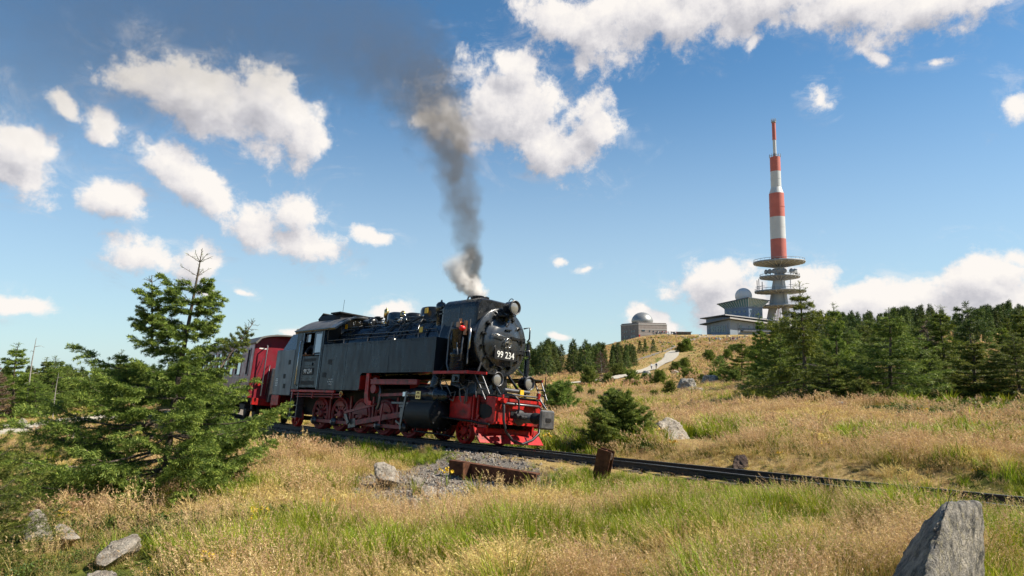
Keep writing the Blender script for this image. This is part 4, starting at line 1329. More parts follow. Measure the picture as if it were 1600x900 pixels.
def build_car(label):
    root = empty('passenger_carriage')
    tag(root, label, 'carriage', 'carriages behind the locomotive')
    hl, hw = CAR_L / 2, CAR_W / 2
    zs0, zs1 = .86, 2.80

    def B(name, m, matr, parent=root):
        return m.build(name, matr, parent)
    wins = [(-hl + .75, .46), (hl - .75, .46)] + [(-4.2 + i * 1.4, .95) for i in range(7)]
    for s in (-1, 1):
        # side built round its window openings
        m = MB()
        y0, y1 = s * (hw - .06), s * hw
        ws = sorted((c - w / 2, c + w / 2) for c, w in wins)
        m.box(-hl, hl, y0, y1, zs0, 1.62).box(-hl, hl, y0, y1, 2.62, zs1)
        e = -hl
        for a, b in ws + [(hl, hl)]:
            if a > e:
                m.box(e, a, y0, y1, 1.62, 2.62)
            e = b
        sd_ = B('side_wall', m, maroon)
        for c, w in wins:
            f = MB()
            for q in ((c - w / 2, c - w / 2 + .05, 1.62, 2.62), (c + w / 2 - .05, c + w / 2, 1.62, 2.62), (c - w / 2, c + w / 2, 1.62, 1.67), (c - w / 2, c + w / 2, 2.57, 2.62)):
                f.box(q[0], q[1], s * (hw - .05), s * (hw + .012), q[2], q[3])
            o = B('window', f, darkframe)
            B('pane', MB().box(c - w / 2 + .04, c + w / 2 - .04, s * (hw - .035), s * (hw - .025), 1.66, 2.58), carglass, o)
            if w > .5:
                B('window_bar', MB().box(c - w / 2 + .04, c + w / 2 - .04, s * (hw - .03), s * (hw + .004), 2.28, 2.32), darkframe, o)
        B('rubbing_strip', MB().box(-hl, hl, s * hw, s * (hw + .015), 1.52, 1.55).box(-hl, hl, s * hw, s * (hw + .02), .86, .93), darkframe, sd_)
        tm = text_mesh('HSB', .42, .002)
        tm.transform(Matrix(((1, 0, 0, hl - 1.75), (0, 0, -1, -(hw + .004)), (0, 1, 0, 2.25), (0, 0, 0, 1))) if s < 0 else Matrix(((-1, 0, 0, -hl + 1.75), (0, 0, 1, hw + .004), (0, 1, 0, 2.25), (0, 0, 0, 1))))
        link('lettering', tm, darkframe, sd_)
    rp = [(y, 2.80 + .40 * math.sqrt(max(0, 1 - (y / (hw + .06)) ** 2)) ** .9) for y in np.linspace(-hw - .06, hw + .06, 17)]
    B('roof', MB().prism(rp + [(y * .97, z - .05) for y, z in rp[::-1]], 'x', -hl - .28, hl + .28), carroof)
    for e in (-1, 1):
        x = e * hl
        wall = MB()
        ep = [(-hw, .86), (-hw, 2.80)] + [(y * .985, z - .03) for y, z in rp[1:-1]] + [(hw, 2.80), (hw, .86)]
        wall.prism(ep, 'x', x - e * .05, x)
        ew = B('end_wall', wall, maroon)
        B('gangway_door', MB().box(x, x + e * .012, -.36, .36, .95, 2.65), soot_shade, ew)
        B('gangway_plate', MB().box(x + e * .02, x + e * .35, -.62, -.42, .75, 1.95, .02).box(x + e * .02, x + e * .35, .42, .62, .75, 1.95, .02), graphite, ew)
        B('end_handrail', MB().tube([(x + e * .02, -.86, 2.72), (x + e * .22, -.9, 2.74), (x + e * .24, -.88, 2.7), (x + e * .20, -.86, .95)], .022).tube([(x + e * .03, -.68, 2.05), (x + e * .14, -.68, 2.05), (x + e * .14, -.68, 1.0), (x + e * .03, -.68, 1.0)], .016).tube([(x + e * .03, -1.15, 1.3), (x + e * .1, -1.0, 1.9), (x + e * .1, -.92, 2.3)], .012), graphite, ew)
        B('end_lettering', MB().box(x, x + e * .004, -1.1, -.80, 2.60, 2.64), whitep, ew)
        B('tail_lamp', MB().cyl((x, -.95, 1.35), (x + e * .08, -.95, 1.35), .06).cyl((x, .95, 1.35), (x + e * .08, .95, 1.35), .06), red, ew)
        B('buffer_beam', MB().box(x - e * .1, x + e * .08, -1.1, 1.1, .62, .86, .01), red)
        B('coupler', MB().cyl((x, 0, .7), (x + e * .42, 0, .7), .09).box(x + e * .38, x + e * .45, -.22, .22, .5, .9, .03), soot_shade)
        for s in (-1, 1):
            B('end_step', MB().box(x - e * .5, x - e * .05, s * .95, s * 1.22, .42, .45).box(x - e * .5, x - e * .47, s * 1.0, s * 1.2, .42, .86), soot_shade)
    B('underframe', MB().box(-hl, hl, -1.1, 1.1, .74, .86).box(-2.4, 2.2, -.95, .95, .34, .72, .03), soot_shade)
    for bx in (-4.3, 4.3):
        bg = B('bogie', MB().box(bx - 1.1, bx + 1.1, -.78, -.68, .36, .60, .03).box(bx - 1.1, bx + 1.1, .68, .78, .36, .60, .03).box(bx - .2, bx + .2, -.7, .7, .42, .7), soot_shade)
        for wx in (bx - .75, bx + .75):
            B('wheel_set', MB().cyl((wx, -.6, .37), (wx, .6, .37), .06).ring((wx, -.62, .37), (0, 1, 0), [(0, .1), (.02, .37), (.1, .37), (.13, .39), (.13, .1)], 22).ring((wx, .62, .37), (0, -1, 0), [(0, .1), (.02, .37), (.1, .37), (.13, .39), (.13, .1)], 22), soot_shade, bg)
    for i in range(4):
        B('roof_ventilator', MB().ring((-4.5 + i * 3, 0, 3.17), (0, 0, 1), [(0, .09), (.10, .09), (.11, .16), (.17, .16), (.20, .05)], 14), carroof)
    return root


def place_car(o, s_front):
    a = s_front - CAR_L / 2 + 4.3
    b = s_front - CAR_L / 2 - 4.3
    pa, fa, la, ua = track_frame(a)
    pb, fb, lb, ub = track_frame(b)
    f = (pa - pb).normalized()
    l = (la + lb)
    l = (l - f * l.dot(f)).normalized()
    m4 = Matrix((f, l, f.cross(l))).transposed().to_4x4()
    m4.translation = (pa + pb) / 2
    o.matrix_world = m4


CAR_S = -10.75
car0 = build_car('maroon passenger carriage with grey roof coupled right behind the locomotive')
car1 = copy_tree(car0)
tag(car1, 'second maroon passenger carriage, seen through the big spruce')
place_car(car0, CAR_S)
place_car(car1, CAR_S - CAR_L - .9)

# ------------------------------------------------------------------ spruces
bark = mat('spruce bark', (0.11, 0.085, 0.065), 0.95, var=0.4, vscale=9, bump=0.6, bscale=30, stretch=(1, 1, .4))
deadbark = mat('bleached dead wood', (0.27, 0.25, 0.225), 0.9, var=0.3, vscale=8, bump=0.4)
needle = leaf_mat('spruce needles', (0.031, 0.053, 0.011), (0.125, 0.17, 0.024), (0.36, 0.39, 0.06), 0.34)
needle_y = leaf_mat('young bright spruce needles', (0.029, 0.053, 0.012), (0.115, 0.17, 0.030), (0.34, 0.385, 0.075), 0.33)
needle_brown = leaf_mat('withered brown needles', (0.06, 0.04, 0.025), (0.15, 0.095, 0.06), (0.24, 0.16, 0.10), 0.15)
needle_far = leaf_mat('distant spruce needles', (0.024, 0.044, 0.016), (0.074, 0.112, 0.028), (0.19, 0.22, 0.05), 0.28)


def unit(v):
    return v / np.maximum(np.linalg.norm(v, axis=-1, keepdims=True), 1e-9)


def needles(P0, P1, K, ln, wn, g, tip):
    """K needle blades round each twig from P0 to P1; returns vertices, faces, tint."""
    n = len(P0)
    d = unit(P1 - P0)
    ref = np.where(np.abs(d[:, 2:3]) < .9, np.array([[0, 0, 1.0]]), np.array([[1.0, 0, 0]]))
    u = unit(np.cross(d, ref))
    w = np.cross(d, u)
    t = (np.arange(K) + g.random((n, K))) / K
    a = g.random((n, K)) * 2 * np.pi
    rad = u[:, None] * np.cos(a)[..., None] + w[:, None] * np.sin(a)[..., None]
    rad[..., 2] += 0.12
    base = P0[:, None] + (P1 - P0)[:, None] * t[..., None]
    dirn = unit(rad * (.75 + .25 * g.random((n, K, 1))) + d[:, None] * .75)
    L = ln * (.7 + .6 * g.random((n, K, 1)))
    side = unit(np.cross(dirn, rad + .3 * g.standard_normal((n, K, 3)))) * wn * .5
    end = base + dirn * L
    V = np.stack([base - side * .6, base + side * .6, end + side * .5, end - side * .5], 2).reshape(-1, 3)
    Fq = np.arange(n * K * 4).reshape(-1, 4)
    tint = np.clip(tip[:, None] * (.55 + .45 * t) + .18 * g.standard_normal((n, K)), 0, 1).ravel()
    return V, Fq, tint


def spruce_mesh(name, seed, h, rad, whorls, per, twigs, K, ln, wn, base=.04, droop=.25, shape=.8, bare=(), open_=0.0, leader=.12, gap=0.0, lean=0.0, irr=.3, sub=2, curve=.5, matr=None, bk=None, bare_twigs=True, trunk_r=None, reach=None, twl=1.0):
    """Returns (trunk mesh, crown mesh) of a spruce with whorled drooping limbs set with needled twigs."""
    g = np.random.default_rng(seed)
    rs = random.Random(seed)
    tb = MB()
    tr = trunk_r or h * .016
    pts, rr = [], []
    for i in range(12):
        t = i / 11
        pts.append((lean * h * t * t + .012 * h * math.sin(3.1 * t + seed), .012 * h * math.sin(4.3 * t + seed * 2), h * t - (.15 if i == 0 else 0)))
        rr.append(tr * (1 - t) ** .8 + .004)
    tb.tube(pts, rr, 8)

    def trunk(t):
        f = t * 11
        i = min(int(f), 10)
        return Vector(pts[i]).lerp(Vector(pts[i + 1]), f - i)
    A, Bq, TT = [], [], []
    for wi in range(whorls):
        t = base + (1 - leader * .6 - base) * ((wi + rs.uniform(-.2, .2)) / whorls)
        t = min(max(t, base), .985)
        prof = (1 - t) ** shape
        if t < base + .12:
            prof *= .82 + .18 * (t - base) / .12
        for b0, b1 in bare:
            if b0 < t < b1:
                prof *= .35
        n = max(3, int(per * (1 - .35 * t) + rs.uniform(-.6, .9)))
        a0 = rs.uniform(0, 6.28)
        for k in range(n):
            if rs.random() < gap:
                continue
            a = a0 + k * 6.283 / n + rs.uniform(-.3, .3)
            L = rad * prof * (1 + rs.uniform(-irr, irr)) + .04 * h * (1 - t) + .02
            if reach:
                L = reach(t, a) * (1 + rs.uniform(-irr, irr * .6))
            up0 = (.05 + .75 * t ** 1.5) * (1 - droop) - droop * (1 - t) * .6
            o = np.array(trunk(t))
            od = np.array([math.cos(a), math.sin(a), 0.0])
            m = 7
            q = np.linspace(0, 1, m)
            zoff = L * (up0 * q - droop * .5 * q ** 1.5 + curve * .45 * q ** 3)
            side = np.array([-od[1], od[0], 0]) * rs.uniform(-.15, .15) * L
            C = o + od * (L * q)[:, None] + np.array([0, 0, 1.0]) * zoff[:, None] + side * (q ** 2)[:, None]
            tb.tube([tuple(c) for c in C], [max(.003, tr * .34 * (L / rad) ** .6 * (1 - .85 * x)) for x in q], 4)
            nt = max(4, int(twigs * (L / rad) ** .8))
            tq = np.sort(g.uniform(.12 + open_ * .4, 1.0, nt))
            base_p = np.stack([np.interp(tq, q, C[:, j]) for j in range(3)], -1)
            tang = unit(np.stack([np.interp(tq, q[:-1] + .5 / (m - 1), np.diff(C[:, j])) for j in range(3)], -1))
            sd_ = np.where(np.arange(nt) % 2 == 0, 1.0, -1.0)[:, None] * np.array([-od[1], od[0], 0])
            tl = twl * L * (.34 + .22 * g.random(nt)) * (1.05 - .72 * tq) + .04 * rad
            td = unit(sd_ * (.9 - .3 * tq[:, None]) + tang * .7 + g.standard_normal((nt, 3)) * .14 + np.array([0, 0, -.28 * droop * 2]))
            for si in range(sub):
                f0, f1 = si / sub, (si + 1) / sub
                sag = np.array([0, 0, -1.0]) * (tl * droop * .5)[:, None]
                p0 = base_p + td * (tl * f0)[:, None] + sag * f0 ** 2
                p1 = base_p + td * (tl * f1)[:, None] + sag * f1 ** 2
                A.append(p0); Bq.append(p1)
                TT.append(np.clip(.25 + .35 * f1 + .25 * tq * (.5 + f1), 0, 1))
                if sub >= 2 and si < sub:
                    for s2 in (-1, 1):
                        d2 = unit(td + s2 * np.cross(td, [0, 0, 1.0]) * .9 + g.standard_normal((nt, 3)) * .15)
                        l2 = tl * (.38 - .14 * si)
                        A.append(p1 * .5 + p0 * .5); Bq.append(p1 * .5 + p0 * .5 + d2 * l2[:, None] + np.array([0, 0, -.1 * droop]) * l2[:, None])
                        TT.append(np.clip(.35 + .4 * tq + .1 * si, 0, 1))
            # the limb's own shoot
            A.append(C[2:-1]); Bq.append(C[3:]); TT.append(np.linspace(.3, .95, m - 3))
    # leader shoots
    top = np.array(trunk(1.0))
    for t0 in np.linspace(1 - leader, 1, 5)[:-1]:
        p = np.array(trunk(t0))
        A.append(p[None]); Bq.append(np.array(trunk(min(1, t0 + leader / 5)))[None]); TT.append(np.array([.5]))
        for k in range(4):
            a = rs.uniform(0, 6.28)
            l = leader * h * .35 * (1.15 - (t0 - 1 + leader) / leader * .6)
            e = p + np.array([math.cos(a) * l, math.sin(a) * l, l * .55])
            tb.tube([tuple(p), tuple(e)], [.006, .003], 4)
            A.append(p[None]); Bq.append(e[None]); TT.append(np.array([.6]))
    P0, P1, T = np.concatenate(A), np.concatenate(Bq), np.concatenate(TT)
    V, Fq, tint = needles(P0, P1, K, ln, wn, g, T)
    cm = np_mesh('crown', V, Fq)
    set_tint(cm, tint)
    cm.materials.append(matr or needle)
    tm = tb.mesh('trunk')
    tm.materials.append(bk or bark)
    return tm, cm


def plant_tree(meshes, loc, scale=1.0, rot=None, label=None, group=None, name='spruce_tree', cat='spruce', tilt=0.0, sxy=1.0):
    o = empty(name)
    o.location = loc
    o.rotation_euler = (tilt, 0, random.uniform(0, 6.28) if rot is None else rot)
    o.scale = (scale * sxy, scale * sxy, scale)
    tag(o, label, cat, group)
    link('trunk', meshes[0], None, o)
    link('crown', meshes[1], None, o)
    return o


TREE_SPOTS = []          # (x, y, radius) kept clear of grass


def tree_by_pix(meshes, h0, px, ytop, Y, label, group=None, ybase=None, sxy=1.0, tilt=0.0, rot=None, cat='spruce', name='spruce_tree'):
    """A tree whose foot stands on the ground at column px and distance Y and whose tip reaches row ytop."""
    if ybase:
        p = ray_ground(px, ybase, 12)
        Y = p.y
    else:
        p = ground_at(px, Y)
    top = at(px, ytop, Y).z
    h = max(.3, top - p.z)
    o = plant_tree(meshes, p - Vector((0, 0, .04 * h)), h * 1.03 / h0, rot, label, group, name, cat, tilt, sxy)
    TREE_SPOTS.append((p.x, p.y, h * .25 * sxy))
    return o


def build_trees():
    # the big spruce left of the train
    p = ground_at(262, 11.3)
    htop = at(296, 378, 11.3).z - p.z
    tl_, ll_, rl_ = [0, .05, .13, .23, .35, .49, .61, .73, .875, 1], [1.6, 2.0, 2.4, 2.85, 1.75, 1.4, .75, .8, .26, .06], [1.0, 1.1, 1.25, 1.5, 1.6, .8, .5, .55, .2, .06]

    def reach(t, a):
        # boughs sprawl further on the side away from the track
        c = math.cos(a)
        l, r = np.interp(t, tl_, ll_), np.interp(t, tl_, rl_)
        k = .5 + .5 * c
        return (l * (1 - k) + r * k) * (.8 + .2 * abs(c))
    big = spruce_mesh('big', 5, htop, 1.9, 19, 9, 42, 10, .043, .012, base=.015, droop=.34, shape=.66, irr=.30, sub=3, leader=.22, gap=.06, lean=.07, curve=.8, matr=needle_y, trunk_r=.07, reach=reach, open_=.45, twl=.72)
    o = plant_tree(big, p - Vector((0, 0, .1)), 1.0, 0.0, 'large bushy spruce with long low branches growing in front of the train', None)
    TREE_SPOTS.append((p.x, p.y, 1.6))
    # its second leader: a short pointed shoot rising from the left shoulder
    sh = spruce_mesh('shoot', 17, 1.15, .30, 6, 5, 7, 8, .042, .010, base=.15, droop=.05, shape=.9, irr=.3, sub=2, leader=.45, matr=needle_y, trunk_r=.018)
    for (px_, py_, sc_, ti_) in ((239, 530, .92, -.04), (352, 566, .78, .32)):
        c_ = link('side_shoot', sh[1], None, o)
        t_ = link('shoot_stem', sh[0], None, o)
        for q_ in (c_, t_):
            q_.location = at(px_, py_, 11.3) - (p - Vector((0, 0, .1)))
            q_.scale = (sc_, sc_, sc_)
            q_.rotation_euler = (0, ti_ * 2, 1.0)
    # close spruce cut off by the picture's edge at lower left
    young = spruce_mesh('young', 8, 2.0, 1.0, 13, 6.5, 22, 11, .036, .0075, base=.02, droop=.22, shape=.75, irr=.3, sub=2, matr=needle_y, curve=.7)
    p = ground_at(-62, 6.6)
    plant_tree(young, p - Vector((0, 0, .1)), .78, 1.0, 'bright green young spruce cut off by the lower left picture edge')
    TREE_SPOTS.append((p.x, p.y, .6))
    # small round spruce beyond the track
    def reach2(t, a):
        return float(np.interp(t, [0, .2, .4, .52, .8, 1], [.66, .72, .62, .44, .22, .04])) * (1 + .18 * math.sin(3 * a + 9 * t))
    small = spruce_mesh('small', 21, 1.5, .8, 17, 9, 22, 8, .052, .0145, base=.02, droop=.18, irr=.2, sub=2, leader=.2, matr=needle_y, curve=.8, reach=reach2)
    tree_by_pix(small, 1.5, 970, 606, 0, 'small dense spruce beyond the rails beside the pale boulder', rot=.3, ybase=695, sxy=1.25)
    # mid-distance kinds
    mids = [spruce_mesh('mid', 40 + i, 6.0, rad, 17, 7, 15, 6, .15, .034, base=.02, droop=dr, shape=shp, irr=.34, sub=2, leader=.16, gap=.10, curve=.6, bare=br, lean=ln_, matr=mt, twl=.8, open_=.25)
            for i, (rad, dr, shp, br, ln_, mt) in enumerate([(2.1, .34, 1.05, ((.55, .66),), .03, needle), (2.3, .30, .95, (), .0, needle_y), (1.6, .32, 1.15, ((.7, .78),), -.03, needle), (2.4, .36, .85, ((.45, .5), (.7, .74)), .04, needle_y)])]
    tall = spruce_mesh('tall', 61, 7.0, 2.3, 22, 6, 15, 6, .15, .034, base=.02, droop=.4, shape=.6, irr=.5, sub=2, leader=.18, gap=.25, bare=((.38, .58), (.74, .99)), lean=-.02, curve=.3, matr=needle)
    ragged = spruce_mesh('ragged', 66, 6.0, 1.5, 18, 4, 9, 5, .20, .045, base=.25, droop=.35, shape=.6, irr=.6, sub=2, leader=.1, gap=.35, bare=((.3, .6),), lean=.05, curve=.2, matr=needle_far)
    brown = spruce_mesh('brown', 71, 5.0, 1.4, 16, 5, 9, 4, .16, .03, base=.05, droop=.3, shape=.8, irr=.4, sub=2, gap=.2, matr=needle_brown, bk=deadbark)
    round_ = [spruce_mesh('round', 80 + i, 2.0, 1.05, 13, 6.5, 16, 5, .11, .028, base=.02, droop=.16, shape=.6, irr=.25, sub=2, leader=.2, curve=.7, matr=m_) for i, m_ in enumerate((needle, needle_y, needle_y))]
    far = [spruce_mesh('far', 90 + i, 8.0, r_, 14, 5, 6, 4, .50, .13, base=.02, droop=.28, shape=s_, irr=.3, sub=1, leader=.1, matr=needle_far) for i, (r_, s_) in enumerate(((1.7, 1.1), (1.4, 1.2), (1.9, 1.0), (1.6, 1.15)))]
    snag = MB()
    snag.tube([(0, 0, -.2), (.04, 0, 1.4), (.12, .02, 2.8), (.28, 0, 4.0)], [.06, .045, .03, .012], 7)
    for z, a, l in ((3.55, .2, .55), (3.3, 2.6, .3), (2.2, 1.2, .4), (1.7, 4, .3)):
        snag.tube([(.15 + .02 * z, 0, z), (.15 + math.cos(a) * l * .6, math.sin(a) * l * .6, z + .05), (.15 + math.cos(a) * l, math.sin(a) * l, z - .03)], [.018, .01, .004], 5)
    snag_m = snag.mesh('trunk'); snag_m.materials.append(deadbark)

    # --- right-hand wood: large trees one can tell apart
    tree_by_pix(tall, 7.0, 1256, 437, 0, 'tall spruce with bare upper trunk standing before the tower', rot=2.2, ybase=626, sxy=1.2)
    tree_by_pix(mids[1], 6.0, 1222, 520, 0, 'broad dark spruce at the foot of the tall bare-trunked spruce', rot=.5, ybase=625, sxy=1.35)
    tree_by_pix(mids[3], 6.0, 1298, 545, 0, 'low bushy spruce to the right of the tall bare-trunked spruce', rot=1.9, ybase=628, sxy=1.6)
    tree_by_pix(mids[0], 6.0, 1310, 470, 0, 'slim spruce with thin pointed tip rising behind the low bushes', rot=2.9, ybase=612, sxy=.8)
    tree_by_pix(mids[3], 6.0, 1395, 480, 0, 'large broad spruce in the middle of the wood on the right', rot=4.1, ybase=626, sxy=1.45)
    tree_by_pix(mids[1], 6.0, 1455, 545, 0, 'rounded spruce filling the gap beside the large broad spruce', rot=3.1, ybase=618, sxy=1.6)
    tree_by_pix(mids[0], 6.0, 1525, 525, 0, 'spreading light green spruce near the right edge of the picture', rot=5.1, ybase=622, sxy=1.7)
    tree_by_pix(mids[3], 6.0, 1592, 520, 0, 'dark spruce cut by the right edge of the picture', rot=.9, ybase=622, sxy=1.5)
    tree_by_pix(ragged, 6.0, 1521, 470, 0, 'ragged spruce with leaning bare trunk against the clouds', rot=2.2, tilt=.06, ybase=606)
    tree_by_pix(brown, 5.0, 1455, 500, 0, 'withered brownish spruce inside the wood on the right', ybase=606)
    tree_by_pix(mids[2], 6.0, 1190, 488, 0, 'narrow dark spruce standing before the hotel building', rot=1, ybase=606, sxy=.8)
    tree_by_pix(mids[0], 6.0, 1160, 530, 0, 'sunlit spruce left of the narrow dark spruce', rot=4, ybase=596, sxy=1.4)
    tree_by_pix(mids[1], 6.0, 1125, 552, 0, 'dark rounded spruce below the crowd on the slope', rot=2, ybase=590, sxy=1.4)
    tree_by_pix(mids[2], 6.0, 1214, 490, 0, 'slender spruce growing beside the legs of the tower', rot=5, ybase=606)
    # round young spruces on the meadow: (column, tip row, foot row, kind)
    for i, (px, yt, yb, v, lab) in enumerate([
        (1147, 577, 602, 1, 'bright young spruce below the rounded dark spruces'), (1047, 594, 619, 0, 'dark little spruce bush right of the meadow middle'), (1031, 577, 602, 0, 'pointed little spruce beneath the walkers'),
        (1022, 609, 627, 0, 'low spruce bush on the meadow above the boulder'), (987, 576, 604, 0, 'little dark spruce beside the path bend'), (920, 570, 601, 2, 'yellowish young spruce by the path left of the withered one'),
        (950, 582, 602, 1, 'spruce bush at the foot of the withered brown spruce'), (1077, 592, 606, 1, 'flat bright bush left of the young spruces'), (1097, 584, 598, 2, 'small round bush beside the grey rock'),
        (876, 594, 647, 1, 'bright bushy spruce close to the engine front'), (905, 602, 618, 2, 'low green bush right of the bushy spruce at the engine'), (925, 607, 625, 1, 'mid green bush behind the small dense spruce'), (858, 600, 625, 2, 'pale green bush just right of the engine lamps'),
        (957, 606, 628, 1, 'light green bush directly behind the small dense spruce'), (1073, 528, 549, 0, 'taller of two dark spruces standing on the slope above the path'), (1064, 535, 550, 0, 'smaller of two dark spruces on the slope above the path'),
        (1070, 558, 577, 0, 'lone spruce on the slope right of the path'), (1064, 568, 578, 1, 'low bush at the foot of the lone slope spruce'), (960, 556, 569, 0, 'little spruce on the meadow below the far wood'),
        (1110, 548, 566, 0, 'small dark spruce on the upper right slope'), (1137, 545, 564, 0, 'bush spruce on the slope under the crowd'), (1345, 592, 634, 1, 'knee-high young spruce before the wood on the right'),
        (1385, 606, 636, 2, 'knee-high bright spruce at the wood edge')]):
        sx = .85 if i % 3 else 1.0
        tree_by_pix(round_[v], 2.0, px, yt, 0, lab, 'young spruces scattered on the meadow', ybase=yb, sxy=sx)
    tree_by_pix(brown, 5.0, 940, 548, 0, 'withered brown spruce beside the path on the meadow', ybase=597)
    for k in range(34):
        px, row = random.uniform(965, 1190), random.uniform(546, 600)
        p_ = ray_ground(px, row, 30)
        if min(math.hypot(p_.x - a_, p_.y - b_) for a_, b_ in HILL_PATH) < 6 or p_.y > 300:
            continue
        plant_tree(random.choice(round_), p_ - Vector((0, 0, .05)), random.uniform(.35, .8) * (1 if p_.y < 120 else 1.6), None, 'small green bush on the hillside meadow', 'small bushes on the hillside', sxy=1.2)
    # --- rest of the wood on the right: same look throughout
    k = 0
    while k < 92:
        Y = random.uniform(36, 130)
        px = random.uniform(1205, 1700)
        if px < 1290 and Y > 90:
            continue
        hh = random.uniform(3.2, 5.6) * (1.0 if Y < 80 else 1.15)
        p = ground_at(px, Y)
        v = random.choice(mids + ([ragged] if random.random() < .35 else [])) if Y < 70 else random.choice(far)
        h0 = 6.0 if Y < 70 else 8.0
        pt = at(px, 0, Y)
        lim = at(px, 500 + 12 * math.sin(px * .05) + random.uniform(-16, 22), Y).z - p.z
        hh = min(hh, max(2.2, lim + random.uniform(-.6, .8)))
        plant_tree(v, p - Vector((0, 0, .1)), hh / h0, None, 'spruce in the thick wood on the right slope', 'wood on the right slope', sxy=random.uniform(.95, 1.3))
        k += 1
    # --- wood in the middle distance behind the engine
    for k in range(70):
        px = random.uniform(815, 992)
        Y = random.uniform(135, 190)
        edge = 135 + max(0, (px - 905)) * .55
        Y = max(Y, edge + random.uniform(0, 25))
        hh = random.uniform(5.6, 8.0) * (1 - .35 * max(0, (px - 900)) / 100)
        p = ground_at(px, Y)
        top = at(px, 527 + 7 * math.sin(px * .07), Y).z
        hh = min(hh * 1.1, max(3, top - p.z + random.uniform(-.8, .9)))
        plant_tree(random.choice(far), p - Vector((0, 0, .2)), hh / 8.0, None, 'spruce in the dark wood behind the engine', 'dark wood behind the engine', sxy=1.1)
    for i, (px, yt, Y) in enumerate([(1000, 532, 250), (1008, 530, 255), (1021, 530, 250), (985, 536, 245), (1035, 545, 240), (966, 540, 235), (1048, 548, 245)]):
        tree_by_pix(far[i % 4], 8.0, px, yt, Y, 'spruce in the row below the building with the dome', 'row of spruces below the domed building', sxy=1.15)
    # --- trees at the left, beyond the slab path
    tree_by_pix(mids[0], 6.0, 18, 533, 38, 'dark spruce at the left picture edge beyond the slab path', rot=1, sxy=1.3)
    tree_by_pix(brown, 5.0, -14, 560, 36, 'brown withered spruce at the very left edge')
    tree_by_pix(mids[1], 6.0, 80, 566, 40, 'dense rounded spruce beyond the slab path', rot=2, sxy=1.5)
    tree_by_pix(mids[2], 6.0, 118, 574, 43, 'spruce between the rounded spruce and the big spruce', rot=3)
    tree_by_pix(mids[3], 6.0, 55, 590, 37, 'low broad spruce under the dead trunk', rot=4, sxy=1.7)
    tree_by_pix(mids[1], 6.0, 165, 572, 41, 'spruce half hidden by the big spruce on its left side', rot=5)
    tree_by_pix(mids[2], 6.0, 186, 545, 45, 'pointed spruce rising behind the big spruce', rot=6)
    p = ground_at(40, 37)
    dt = empty('dead_tree', p)
    dt.scale = (1, 1, (at(50, 528, 37).z - p.z) / 4.0)
    tag(dt, 'bare grey dead trunk leaning above the left spruces', 'dead tree')
    link('trunk', snag_m, None, dt)
    p = ground_at(82, 35.5)
    dt = empty('dead_tree', p)
    dt.scale = (.6, .6, .60)
    tag(dt, 'short thin dead stem before the rounded spruce', 'dead tree')
    link('trunk', snag_m, None, dt)
    for k in range(72):
        px = random.uniform(-140, 330)
        Y = random.uniform(42, 75)
        p = ground_at(px, Y)
        top = at(px, 570 + 10 * math.sin(px * .06) + (Y - 42) * .1, Y).z
        hh = max(2.0, top - p.z + random.uniform(-.5, .5))
        plant_tree(random.choice(mids), p - Vector((0, 0, .1)), hh / 6.0, None, 'spruce in the wood beyond the path on the left', 'wood beyond the path on the left', sxy=1.55)

    return far


FAR_TREES = build_trees()

# ------------------------------------------------------------------ summit buildings and tower
concr = mat('pale tower concrete', (0.46, 0.46, 0.45), 0.8, var=0.12, vscale=.15, dirt=(0.3, 0.3, 0.3), dirt_amt=0.4)
mwhite = mat('white mast cladding', (0.50, 0.51, 0.51), 0.5, var=0.06, vscale=.2)  # white greyed for the haze over the distance
mred = mat('haze-paled red mast cladding', (0.46, 0.12, 0.09), 0.6, var=0.12, vscale=.2)  # red paled towards salmon, distance haze mixed into the colour
mgrey = mat('grey tower steel', (0.24, 0.25, 0.26), 0.6, var=0.2, vscale=.3)
wallblue = mat('grey-blue hotel facade', (0.15, 0.20, 0.275), 0.7, var=0.08, vscale=.3)
walllow = mat('light grey hotel base', (0.23, 0.27, 0.32), 0.8, var=0.10, vscale=.3)
bglass = mat('greenish facade glass', (0.13, 0.24, 0.23), 0.2, spec=.8)
bdark = mat('dark window glass', (0.03, 0.045, 0.06), 0.1, spec=1.0)
roofd = mat('dark sheet roof', (0.10, 0.105, 0.115), 0.5, var=0.1, vscale=.3)
rooflight = mat('pale roof fascia', (0.42, 0.40, 0.38), 0.6)
domew = mat('white radome shell', (0.60, 0.58, 0.56), 0.55, var=0.05, vscale=.3)
domeg = mat('grey metal radome', (0.30, 0.30, 0.29), 0.42, 0.5, var=0.12, vscale=.3)
stonewall = mat('brownish granite wall', (0.22, 0.19, 0.175), 0.9, var=0.2, vscale=.5, bump=.2, bscale=3)


